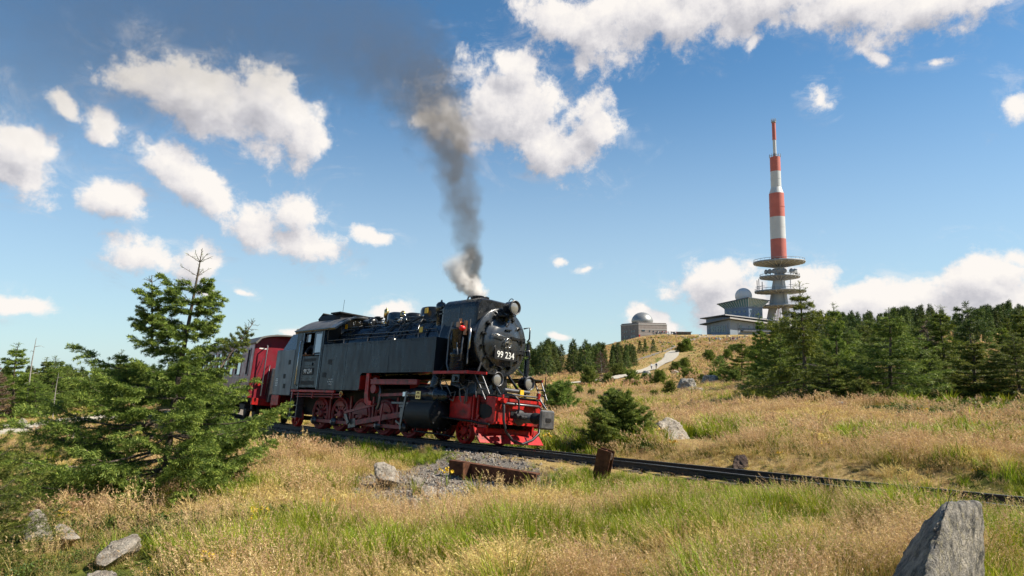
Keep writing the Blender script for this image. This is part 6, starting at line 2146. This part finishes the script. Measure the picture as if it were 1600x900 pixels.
def build_far_wood():
    """The closed wood along the crest on the right: far off, one mass."""
    n = 620
    px = rng.uniform(1225, 1760, n)
    Y = rng.uniform(115, 260, n)
    keep = (px > 1300) | (Y < 150)
    px, Y = px[keep], Y[keep]
    X = (px - 800) / F_PX * Y
    Z = H(X, Y)
    lim = np.array([at(float(a), 493 + 9 * math.sin(a * .043) + float(rng.uniform(-12, 16)), float(b)).z for a, b in zip(px, Y)]) - Z
    h = np.clip(lim, 2.0, 6.5)
    n = len(X)
    rot = np.stack([np.zeros(n), np.zeros(n), rng.uniform(0, 6.28, n)], -1)
    scatter('forest', X, Y, Z - .2, rot, h / 8.0 * 1.1, rng.integers(0, len(FAR_TREES), n), [f[1] for f in FAR_TREES], 'closed spruce wood along the crest on the right')

    # and the one far beyond the path on the left
    n = 170
    px = rng.uniform(-200, 420, n)
    Y = rng.uniform(62, 110, n)
    X = (px - 800) / F_PX * Y
    Z = H(X, Y)
    top = np.array([at(float(a), 577 + float(rng.uniform(-9, 9)), float(b)).z for a, b in zip(px, Y)])
    h = np.clip(top - Z, 2.5, 9)
    rot = np.stack([np.zeros(n), np.zeros(n), rng.uniform(0, 6.28, n)], -1)
    scatter('forest', X, Y, Z - .3, rot, h / 8.0 * 1.05, rng.integers(0, len(FAR_TREES), n), [f[1] for f in FAR_TREES], 'closed spruce wood far beyond the path on the left')


build_far_wood()

# ------------------------------------------------------------------ people
skinm = mat('skin', (0.45, 0.27, 0.19), 0.6)
hairm = mat('dark hair', (0.04, 0.03, 0.025), 0.7)


def person_mesh(pose, shirt, legs, hair=hairm, bag=None):
    """One continuous figure 1.75 m tall grown over a posed skeleton."""
    st = {'stand': (0.0, 0.0), 'walk': (.24, -.22), 'lean': (0.05, -.04)}[pose]
    J = {'pelvis': (0, 0, .95), 'waist': (0, .01, 1.10), 'chest': (0, .02, 1.32), 'neck': (0, .01, 1.48), 'head0': (0, .0, 1.56), 'head1': (0, -.02, 1.64), 'head2': (0, 0, 1.73)}
    rad = {'pelvis': (.15, .12), 'waist': (.13, .10), 'chest': (.17, .115), 'neck': (.058, .058), 'head0': (.065, .075), 'head1': (.078, .095), 'head2': (.055, .07)}
    E = [('pelvis', 'waist'), ('waist', 'chest'), ('chest', 'neck'), ('neck', 'head0'), ('head0', 'head1'), ('head1', 'head2')]
    for s, nm, sw in ((-1, 'l', st[0]), (1, 'r', st[1])):
        J['hip' + nm] = (s * .10, 0, .90); rad['hip' + nm] = (.095, .095)
        J['knee' + nm] = (s * .105, -.5 * sw - .02, .49); rad['knee' + nm] = (.06, .062)
        J['ank' + nm] = (s * .11, -sw + (.05 if sw < 0 else 0), .09); rad['ank' + nm] = (.042, .046)
        J['toe' + nm] = (s * .12, -sw - .15, .045); rad['toe' + nm] = (.045, .035)
        J['sh' + nm] = (s * .19, .01, 1.42); rad['sh' + nm] = (.065, .065)
        if pose == 'lean':
            J['elb' + nm] = (s * .26, -.16, 1.20); J['wr' + nm] = (s * .16, -.38, 1.14); J['hand' + nm] = (s * .12, -.46, 1.14)
        else:
            J['elb' + nm] = (s * .245, .03 + sw * .3, 1.13); J['wr' + nm] = (s * .25, -.06 + sw * .8, .90); J['hand' + nm] = (s * .25, -.09 + sw * .9, .80)
        rad['elb' + nm] = (.042, .042); rad['wr' + nm] = (.03, .032); rad['hand' + nm] = (.03, .042)
        E += [('pelvis', 'hip' + nm), ('hip' + nm, 'knee' + nm), ('knee' + nm, 'ank' + nm), ('ank' + nm, 'toe' + nm), ('chest', 'sh' + nm), ('sh' + nm, 'elb' + nm), ('elb' + nm, 'wr' + nm), ('wr' + nm, 'hand' + nm)]
    names = list(J)
    me = bpy.data.meshes.new('person')
    me.from_pydata([J[n] for n in names], [(names.index(a), names.index(b)) for a, b in E], [])
    ob = bpy.data.objects.new('person', me)
    COL.objects.link(ob)
    ob.modifiers.new('skin', 'SKIN')
    for i, n in enumerate(names):
        me.skin_vertices[0].data[i].radius = rad[n]
        me.skin_vertices[0].data[i].use_root = (n == 'pelvis')
    sb = ob.modifiers.new('sub', 'SUBSURF'); sb.levels = sb.render_levels = 2
    dg = bpy.context.evaluated_depsgraph_get()
    m2 = bpy.data.meshes.new_from_object(ob.evaluated_get(dg))
    bpy.data.objects.remove(ob)
    m2.materials.clear()
    for m in (skinm, shirt, legs, hair):
        m2.materials.append(m)
    for p in m2.polygons:
        c = p.center
        p.use_smooth = True
        if c.z > 1.655 or (c.z > 1.57 and c.y > .02):
            p.material_index = 3
        elif c.z > 1.475:
            p.material_index = 0
        elif c.z < .98 and abs(c.x) < .215:
            p.material_index = 2
        elif c.z < .90 and pose != 'lean':
            p.material_index = 0
        elif pose == 'lean' and c.y < -.36:
            p.material_index = 0
        else:
            p.material_index = 1
    return m2


def build_people():
    cl = {n: mat('cloth ' + n, c, .85) for n, c in dict(white=(.7, .7, .7), navy=(.03, .035, .09), black=(.02, .02, .024), red=(.45, .05, .05), blue=(.10, .2, .42), grey=(.2, .2, .22), khaki=(.25, .21, .14), teal=(.05, .22, .22), orange=(.55, .2, .05), denim=(.06, .09, .17)).items()}
    # engine driver looking out of the cab
    dm = person_mesh('lean', cl['black'], cl['black'], mat('dark cap', (.035, .035, .04), .6))
    d = link('person', dm, None)
    d.matrix_world = M_LOCO @ Matrix.Translation((-7.22, -.94, 1.19)) @ Matrix.Rotation(R(38), 4, 'Z') @ Matrix.Diagonal((.97, .97, .97, 1))
    tag(d, 'person in dark clothes leaning at the cab window of the locomotive', 'person')
    # two walkers on the path
    w1 = link('person', person_mesh('walk', cl['white'], cl['navy']), None)
    w1.location = ray_ground(1018, 578.5, 40)
    w1.rotation_euler = (0, 0, R(200))
    tag(w1, 'person in white shirt and dark trousers walking on the hill path', 'person')
    w2 = link('person', person_mesh('walk', cl['blue'], cl['khaki']), None)
    w2.location = ray_ground(1025.5, 578, 40)
    w2.rotation_euler = (0, 0, R(190))
    tag(w2, 'person in blue top walking on the hill path right of the companion', 'person')
    MB().box(-.16, .16, .10, .28, 1.05, 1.45, .05).build('rucksack', cl['black'], w2)
    kinds = [person_mesh('stand' if i % 2 else 'walk', cl[a], cl[b]) for i, (a, b) in enumerate((('navy', 'black'), ('black', 'denim'), ('white', 'denim'), ('red', 'grey'), ('grey', 'black'), ('teal', 'khaki'), ('blue', 'navy'), ('orange', 'denim')))]
    for i in range(26):
        px = 1020 + i * 1.45 + random.uniform(-.8, .8)
        p = ground_at(px, 336 + random.uniform(-3, 3))
        o = link('person', random.choice(kinds[:5]), None)
        o.location = p
        o.rotation_euler = (0, 0, random.uniform(0, 6.28))
        tag(o, 'person standing in the far crowd on the hilltop by the domed building', 'person', 'crowd on the hilltop')
    for i in range(30):
        px = random.choice([random.uniform(1110, 1142), random.uniform(1106, 1160), random.uniform(1142, 1150)])
        p = ground_at(px, random.uniform(283, 300))
        o = link('person', random.choice(kinds), None)
        o.location = p
        o.rotation_euler = (0, 0, random.uniform(0, 6.28))
        tag(o, 'person resting in the far crowd on the slope below the hotel', 'person', 'crowd below the hotel')


build_people()

# ------------------------------------------------------------------ grass
g_green = leaf_mat('green grass blades', (0.055, 0.11, 0.004), (0.25, 0.32, 0.012), (0.52, 0.50, 0.055), .35)
g_dry = leaf_mat('dry grass blades', (0.24, 0.17, 0.045), (0.58, 0.425, 0.145), (0.79, 0.63, 0.29), .35)
g_pink = leaf_mat('pinkish grass panicles', (0.40, 0.24, 0.12), (0.67, 0.455, 0.24), (0.86, 0.66, 0.40), .3)
g_herb = leaf_mat('low shrub leaves', (0.035, 0.06, 0.012), (0.10, 0.14, 0.028), (0.25, 0.25, 0.06), .3)
g_flower = mat('yellow flower heads', (0.75, 0.5, 0.02), .6)


def blades(g, n, spread, l0, l1, w, lean, seg=3, wind=(0, 0)):
    """n arching blades on a small disc; returns V, F(quads), tint."""
    a = g.uniform(0, 6.28, n)
    r = spread * np.sqrt(g.random(n))
    b = np.stack([np.cos(a) * r, np.sin(a) * r, np.full(n, -.03)], -1)
    a2 = a + g.normal(0, .9, n)
    out = np.stack([np.cos(a2), np.sin(a2), np.zeros(n)], -1) * (lean * (.4 + g.random(n)))[:, None] + np.array([wind[0], wind[1], 0])
    L = g.uniform(l0, l1, n)
    t = np.linspace(0, 1, seg + 1)
    C = b[:, None] + L[:, None, None] * (np.array([0, 0, 1.0]) * (t - .28 * t ** 2.5 * np.linalg.norm(out, axis=1)[:, None])[..., None] + out[:, None] * (t ** 1.8)[None, :, None])
    sd_ = np.stack([-np.sin(a2 + g.normal(0, .8, n)), np.cos(a2), np.zeros(n)], -1)
    sd_ = unit(sd_)
    ww = w * (.6 + .8 * g.random(n))[:, None] * (1 - .85 * t ** 1.5)[None]
    Lf, Rt = C - sd_[:, None] * ww[..., None] * .5, C + sd_[:, None] * ww[..., None] * .5
    V = np.stack([Lf, Rt], 2).reshape(-1, 3)
    k = (seg + 1) * 2
    i0 = (np.arange(n) * k)[:, None] + (np.arange(seg) * 2)[None]
    Fq = np.stack([i0, i0 + 1, i0 + 3, i0 + 2], -1).reshape(-1, 4)
    tint = np.clip(g.normal(.45, .22, n)[:, None] + .25 * (t[:-1] - .3)[None], 0, 1).ravel()
    return V, Fq, tint, C[:, -1], unit(C[:, -1] - C[:, -2])


def panicles(g, P, D, n, ln, wn, sz, thin=.085):
    """Airy seed heads: small spikelets strewn along the upper stalk."""
    m = len(P)
    t = g.random((m, n))
    base = P[:, None] - D[:, None] * (t * ln)[..., None]
    rr = g.standard_normal((m, n, 3))
    base = base + unit(rr) * (wn * (.25 + t) * g.random((m, n)))[..., None]
    d = unit(D[:, None] * .8 + .7 * g.standard_normal((m, n, 3)) + np.array([0, 0, -.2]))
    s = unit(np.cross(d, g.standard_normal((m, n, 3))))
    L = sz * (.6 + .8 * g.random((m, n, 1)))
    V = np.stack([base - d * L * .5, base + s * L * thin, base + d * L * .5, base - s * L * thin], 2).reshape(-1, 3)
    Fq = np.arange(m * n * 4).reshape(-1, 4)
    tint = np.clip(g.normal(.5, .24, m * n), 0, 1)
    return V, Fq, tint


def merge(parts, mats_):
    V, Fs, T, MI, b = [], [], [], [], 0
    for (v, f, t, mi) in parts:
        V.append(v); Fs.append(f + b); T.append(t); MI.append(np.full(len(f), mi)); b += len(v)
    me = np_mesh('tuft', np.concatenate(V), np.concatenate(Fs))
    set_tint(me, np.concatenate(T))
    me.polygons.foreach_set('material_index', np.concatenate(MI).astype(np.int32))
    for m in mats_:
        me.materials.append(m)
    return me


def make_tufts(wide=1.0, dens=1.0, seed=0):
    g = np.random.default_rng(100 + seed)
    out = []
    for k in range(3):       # 0-2 green
        v, f, t, e, d = blades(g, int(58 * dens), .17, .26, .62, .0085 * wide, .48, 4)
        v2, f2, t2, e2, d2 = blades(g, int(7 * dens), .14, .3, .5, .006 * wide, .5, 3)
        out.append(merge([(v, f, t, 0), (v2, f2, t2, 1)], [g_green, g_dry]))
    for k in range(4):       # 3-6 dry with panicles
        v, f, t, e, d = blades(g, int(26 * dens), .16, .14, .34, .005 * wide, .5, 3)
        v2, f2, t2, e2, d2 = blades(g, int(13 * dens), .15, .40, .66, .0034 * wide, .34, 4, wind=(-.16, -.05))
        v3, f3, t3 = panicles(g, e2, d2, int(20 * max(.6, dens)), .19, .030 * wide ** .5, .023 * wide)
        v4, f4, t4, e4, d4 = blades(g, int(10 * dens), .15, .15, .3, .006 * wide, .4, 3)
        out.append(merge([(v, f, t, 1), (v2, f2, t2, 1), (v3, f3, t3, 2), (v4, f4, t4, 0)], [g_green, g_dry, g_pink]))
    for k in range(2):       # 7-8 pale straw, bent over
        v, f, t, e, d = blades(g, int(34 * dens), .18, .2, .45, .006 * wide, .8, 4, wind=(.1, -.1))
        v2, f2, t2, e2, d2 = blades(g, int(10 * dens), .16, .3, .48, .004 * wide, .6, 4, wind=(-.25, -.1))
        v3, f3, t3 = panicles(g, e2, d2, int(20 * max(.6, dens)), .13, .012 * wide, .028 * wide)
        out.append(merge([(v, f, np.clip(t + .2, 0, 1), 1), (v2, f2, np.clip(t2 + .3, 0, 1), 1), (v3, f3, np.clip(t3 + .2, 0, 1), 1)], [g_green, g_dry, g_pink]))
    for k in range(2):       # 9-10 low leafy shrubs
        n = int(150 * dens)
        a, r = g.uniform(0, 6.28, n), .2 * np.sqrt(g.random(n))
        P = np.stack([np.cos(a) * r, np.sin(a) * r, g.uniform(0, .18, n)], -1)
        d = unit(g.standard_normal((n, 3)) + np.array([0, 0, .6]))
        s = unit(np.cross(d, g.standard_normal((n, 3))))
        L = .028 * wide * (.6 + .8 * g.random((n, 1)))
        V = np.stack([P - d * L * .5, P + s * L * .35, P + d * L * .5, P - s * L * .35], 1).reshape(-1, 3)
        out.append(merge([(V, np.arange(n * 4).reshape(-1, 4), np.clip(g.normal(.5, .25, n), 0, 1), 0)], [g_herb]))
    # 11 a few yellow flowers over leaves
    v, f, t, e, d = blades(g, 7, .10, .28, .42, .006 * wide, .2, 3)
    v3, f3, t3 = panicles(g, e, d, 14, .02, .04, .022 * wide, .3)
    out.append(merge([(v, f, t, 0), (v3, f3, t3, 1)], [g_green, g_flower]))
    # 12 broad-leaved rosette
    n = 16
    a = g.uniform(0, 6.28, n)
    up_ = g.uniform(.25, .9, n)
    d = unit(np.stack([np.cos(a), np.sin(a), up_], -1))
    s_ = np.stack([-np.sin(a), np.cos(a), np.zeros(n)], -1)
    L = g.uniform(.10, .22, (n, 1))
    P = d * .02
    V = np.stack([P, P + d * L * .55 + s_ * L * .2, P + d * L - np.array([0, 0, .25]) * L, P + d * L * .55 - s_ * L * .2], 1).reshape(-1, 3)
    out.append(merge([(V, np.arange(n * 4).reshape(-1, 4), np.clip(g.normal(.6, .2, n), 0, 1), 0)], [g_herb]))
    return out


def build_grass():
    bands = [(2.6, 9.5, 105, 1.15, 1.0, .66, 0), (9.5, 17, 62, 1.7, .8, .72, 1), (17, 32, 28, 2.8, .6, .8, 2), (32, 75, 12.0, 3.6, .5, .9, 3), (75, 330, .85, 8.0, .4, 1.5, 4)]
    TS = np.array(TREE_SPOTS)
    for (r0, r1, dens, wide, dn, sc, bi) in bands:
        tf = make_tufts(wide, dn, bi)
        x, y = sector_points(r0, r1, dens)
        gm = gravel_mask(x, y)
        side, s, gap = near_track(x, y)
        keep = rng.random(len(x)) > np.clip(gm * 1.35 - .2, 0, .93)
        a = np.abs(side)
        keep &= ~((a > .42) & (a < .66) & (gap < 1))
        keep &= ~((a < .9) & (s < 2.5) & (s > -26))                  # under the train
        keep &= ~((a < .66) & (rng.random(len(x)) < .55))
        # paths
        for P, wd in ((HILL_PATH, 3.6),):
            for (ax, ay), (bx, by) in zip(P, P[1:]):
                dx, dy = bx - ax, by - ay
                t = np.clip(((x - ax) * dx + (y - ay) * dy) / (dx * dx + dy * dy), 0, 1)
                keep &= np.hypot(x - ax - dx * t, y - ay - dy * t) > wd
        for P in (LEFT_PATH,):
            for (ax, ay), (bx, by) in zip(P, P[1:]):
                dx, dy = bx - ax, by - ay
                t = np.clip(((x - ax) * dx + (y - ay) * dy) / (dx * dx + dy * dy), 0, 1)
                keep &= np.hypot(x - ax - dx * t, y - ay - dy * t) > 1.75
        # stones at the lower left lie open
        openg = (np.hypot((x + 5.2) / 1.1, (y - 7.2) / .8) < 1) | (np.hypot((x + 3.75) / .55, (y - 6.3) / .75) < 1) | (np.hypot((x + 3.5) / .5, (y - 5.6) / .5) < 1) | (np.hypot((x - 2.55) / .75, (y - 3.75) / 1.0) < 1)
        # the pale boulder beyond the rails stands clear; the near shoulder of the track is thin
        keep &= ~(np.hypot((x - 4.65) / .75, (y - 18.0) / 1.7) < 1)
        keep &= ~((side < -.6) & (side > -1.5) & (rng.random(len(x)) < .6))
        # the old channel lies in the open
        keep &= ~(np.hypot((x + .45) / 1.25, (y - 12.9 - (x + .45) * -.75) / .5) < 1)
        # trodden, bare ground before the big boulder
        x, y, openg = x[keep], y[keep], openg[keep]
        n = len(x)
        gg = grass_green(x, y)
        patch = fbm(x * .5, y * .5, 51, 3)
        u = rng.random(n)
        idx = np.where(u < gg, rng.integers(0, 3, n), np.where(patch > .25, rng.integers(7, 9, n), rng.integers(3, 7, n)))
        # seed stalks stand among the green too
        idx = np.where((idx < 3) & (rng.random(n) < .26), rng.integers(3, 7, n), idx)
        low = (fbm(x * .3, y * .3, 61, 3) > .12) & (rng.random(n) < .5)
        leftlow = (x < -2.6) & (y < 9.5) & (rng.random(n) < .7)
        far_low = (y > 15) & (fbm(x * .18, y * .18, 63, 2) > .3) & (rng.random(n) < .4)
        wood_edge = (x > 13) & (y > 22) & (y < 34) & (fbm(x * .3, y * .3, 65, 2) > -.1) & (rng.random(n) < .75)
        idx = np.where((low & (rng.random(n) < .35)) | leftlow | far_low | wood_edge, rng.integers(9, 11, n), idx)
        if bi < 3:
            idx = np.where((rng.random(n) < .05) & (fbm(x * .7, y * .7, 81, 2) > 0), 12, idx)
            idx = np.where(rng.random(n) < .006, 11, idx)
        idx = np.where(openg, rng.choice([9, 10, 9, 10, 3, 12], n), idx)
        z = H(x, y)
        sl = sc * rng.uniform(.75, 1.25, n) * (1 + .25 * fbm(x * .4, y * .4, 71, 2)) * np.clip(.88 + .6 * fbm(x * 1.9, y * 1.9, 73, 2), .45, 1.3)
        sd2, s2, g2 = near_track(x, y)
        sl = sl * np.where(g2 < 1, np.where(sd2 < 0, np.clip((np.abs(sd2) - .75) / 2.7, .2, 1), np.clip((np.abs(sd2) - .6) / 2.4, .14, 1)), 1)
        sl = np.where(openg, sl * .42, sl)
        if bi >= 2:
            dp = np.full(n, 99.0)
            for (ax, ay), (bx, by) in zip(HILL_PATH, HILL_PATH[1:]):
                dx, dy = bx - ax, by - ay
                t = np.clip(((x - ax) * dx + (y - ay) * dy) / (dx * dx + dy * dy), 0, 1)
                dp = np.minimum(dp, np.hypot(x - ax - dx * t, y - ay - dy * t))
            sl = sl * np.clip(dp / 14, .25, 1)
        sl = sl * np.where((x < -9) & (y > 14) & (y < 40), .5, 1)
        rot = np.stack([rng.normal(0, .08, n), rng.normal(0, .08, n), rng.uniform(0, 6.28, n)], -1)
        rot[:, 2] = np.where(idx > 2, rng.normal(0, .9, n), rot[:, 2])
        lab = ['tall dry and green meadow grass in the foreground', 'meadow grass below the track', 'dry meadow grass beyond the track', 'straw-coloured grass on the far meadow', 'distant dry grass on the hillside'][bi]
        scatter('grass', x, y, z, rot, sl, idx, tf, lab)


build_grass()

# ------------------------------------------------------------------ smoke and steam
def plume(name, label, base, ex, ez, path, rads, dens, color, absorb, noise_s, noise_amt, aniso=.2, seedv=0.0, soft=.8, ydepth=1.0, tail=.86):
    """Cloud of smoke along a bent axis: path = [(t, n)] metres, rads and dens per path point."""
    ex, ez = Vector(ex).normalized(), Vector(ez).normalized()
    ey = ez.cross(ex)
    m4 = Matrix((ex, ey, ez)).transposed().to_4x4()
    m4.translation = base
    T = path[-1][0]
    # domain: tube round the axis
    pts, rr = [], []
    tt = np.linspace(0, T, 26)
    pn = np.interp(tt, [p[0] for p in path], [p[1] for p in path])
    pr = np.interp(tt, [p[0] for p in path], rads)
    mb = MB()
    vs, fs, sg = [], [], 14
    for i, t in enumerate(tt):
        for k in range(sg):
            a = 2 * math.pi * k / sg
            vs.append((pn[i] + math.cos(a) * pr[i] * 1.5, math.sin(a) * pr[i] * 1.5 * ydepth, t))
    for i in range(len(tt) - 1):
        for k in range(sg):
            fs.append((i * sg + k, i * sg + (k + 1) % sg, (i + 1) * sg + (k + 1) % sg, (i + 1) * sg + k))
    fs += [tuple(range(sg))[::-1], tuple(range((len(tt) - 1) * sg, len(tt) * sg))]
    mb.add(vs, fs)
    m = bpy.data.materials.new(name)
    m.use_nodes = True
    w = NT(m.node_tree)
    w.n.clear()
    out = w.node('ShaderNodeOutputMaterial')
    tc = w.node('ShaderNodeTexCoord').outputs['Object']
    wn = w.noise(w.vmath('ADD', tc, (seedv, seedv, 0)), noise_s * .6, 2.0, .6, out=1)
    tw = w.vmath('ADD', tc, w.vmath('SCALE', w.vmath('SUBTRACT', wn, (.5, .5, .5)), scale=.9 / noise_s))
    sep = w.node('ShaderNodeSeparateXYZ')
    w.put(sep.inputs[0], tw)

    def curve(vals):
        nd = w.node('ShaderNodeFloatCurve')
        cm = nd.mapping
        lo, hi = min(vals), max(vals)
        hi = hi if hi > lo else lo + 1e-3
        c = cm.curves[0]
        while len(c.points) < len(vals):
            c.points.new(.5, .5)
        xs = [p[0] / T for p in path]
        for pt, x, v in zip(c.points, xs, vals):
            pt.location = (x, (v - lo) / (hi - lo))
        cm.update()
        w.put(nd.inputs['Value'], w.math('DIVIDE', sep.outputs[2], T, clamp=True))
        return w.math('MULTIPLY_ADD', nd.outputs[0], hi - lo, lo)
    cn = curve([p[1] for p in path])
    cr = curve(rads)
    cd = curve(dens)
    dx = w.math('DIVIDE', w.math('SUBTRACT', sep.outputs[0], cn), cr)
    dy = w.math('DIVIDE', sep.outputs[1], w.math('MULTIPLY', cr, ydepth))
    rr_ = w.math('SQRT', w.math('ADD', w.math('MULTIPLY', dx, dx), w.math('MULTIPLY', dy, dy)))
    nz = w.noise(w.vmath('ADD', tc, (seedv * 2, 0, seedv)), noise_s, 5.0, .66)
    rn = w.math('ADD', rr_, w.math('MULTIPLY_ADD', nz, -2 * noise_amt, noise_amt))
    sh = w.maprange(rn, 1.0, 1.0 - soft)
    ends = w.math('MULTIPLY', w.maprange(sep.outputs[2], 0.0, .12 * min(T, 3)), w.maprange(sep.outputs[2], T, T * tail))
    de = w.math('MULTIPLY', w.math('MULTIPLY', sh, cd), ends)
    pv = w.node('ShaderNodeVolumePrincipled')
    pv.inputs['Color'].default_value = (*color, 1)
    pv.inputs['Absorption Color'].default_value = (*absorb, 1)
    pv.inputs['Anisotropy'].default_value = aniso
    w.put(pv.inputs['Density'], de)
    w.put(out.inputs['Volume'], pv.outputs[0])
    o = mb.build(name, m)
    o.matrix_world = m4
    tag(o, label, None, None, 'stuff')
    return o


def build_smoke():
    base = M_LOCO @ Vector((-.5, 0, 3.72))
    k = base.y / F_PX                       # metres for one picture point at the chimney
    # dark smoke: axis leans up and to the left, drifting a little away
    ez = Vector((-.6, .12, .8)).normalized()
    ex = Vector((-.8, 0, -.6))
    ex = (ex - ez * ex.dot(ez)).normalized()
    q = [(0, 0), (7, 26), (16, 86), (27, 146), (37, 206), (56, 266), (84, 330), (128, 395), (225, 450), (420, 470), (680, 480), (1050, 500)]
    path = [((.6 * a + .8 * b) * k, (.8 * a - .6 * b) * k) for a, b in q]
    rads = [v * k for v in (9, 15, 25, 34, 46, 61, 80, 110, 170, 250, 320, 350)]
    dens = [5.5, 5.0, 4.2, 2.9, 2.0, 1.3, .72, .32, .14, .085, .07, .06]
    plume('smoke', 'dark grey coal smoke drifting up and left from the chimney', base, ex, ez, path, rads, dens, (.20, .185, .17), (0, 0, 0), 1.6, 1.0, .1, 3.0)
    # white exhaust steam at the foot of the plume
    ez2 = Vector((-.25, .05, .95)).normalized()
    ex2 = Vector((-1, 0, -.25))
    ex2 = (ex2 - ez2 * ex2.dot(ez2)).normalized()
    q = [(-4, 0), (6, 10), (20, 26), (33, 44), (34, 62), (18, 84)]
    path = []
    for a, b in q:
        v = Vector((-a * k, 0, b * k))
        path.append((v.dot(ez2), v.dot(ex2)))
    plume('steam', 'white exhaust steam rolling out of the chimney', base, ex2, ez2, path, [v * k for v in (13, 19, 22, 23, 30, 32)], [16, 16, 14, 12, 9, 5], (.985, .97, .955), (0, 0, 0), 5.0, .8, .25, 9.0, .6, tail=.45)


build_smoke()
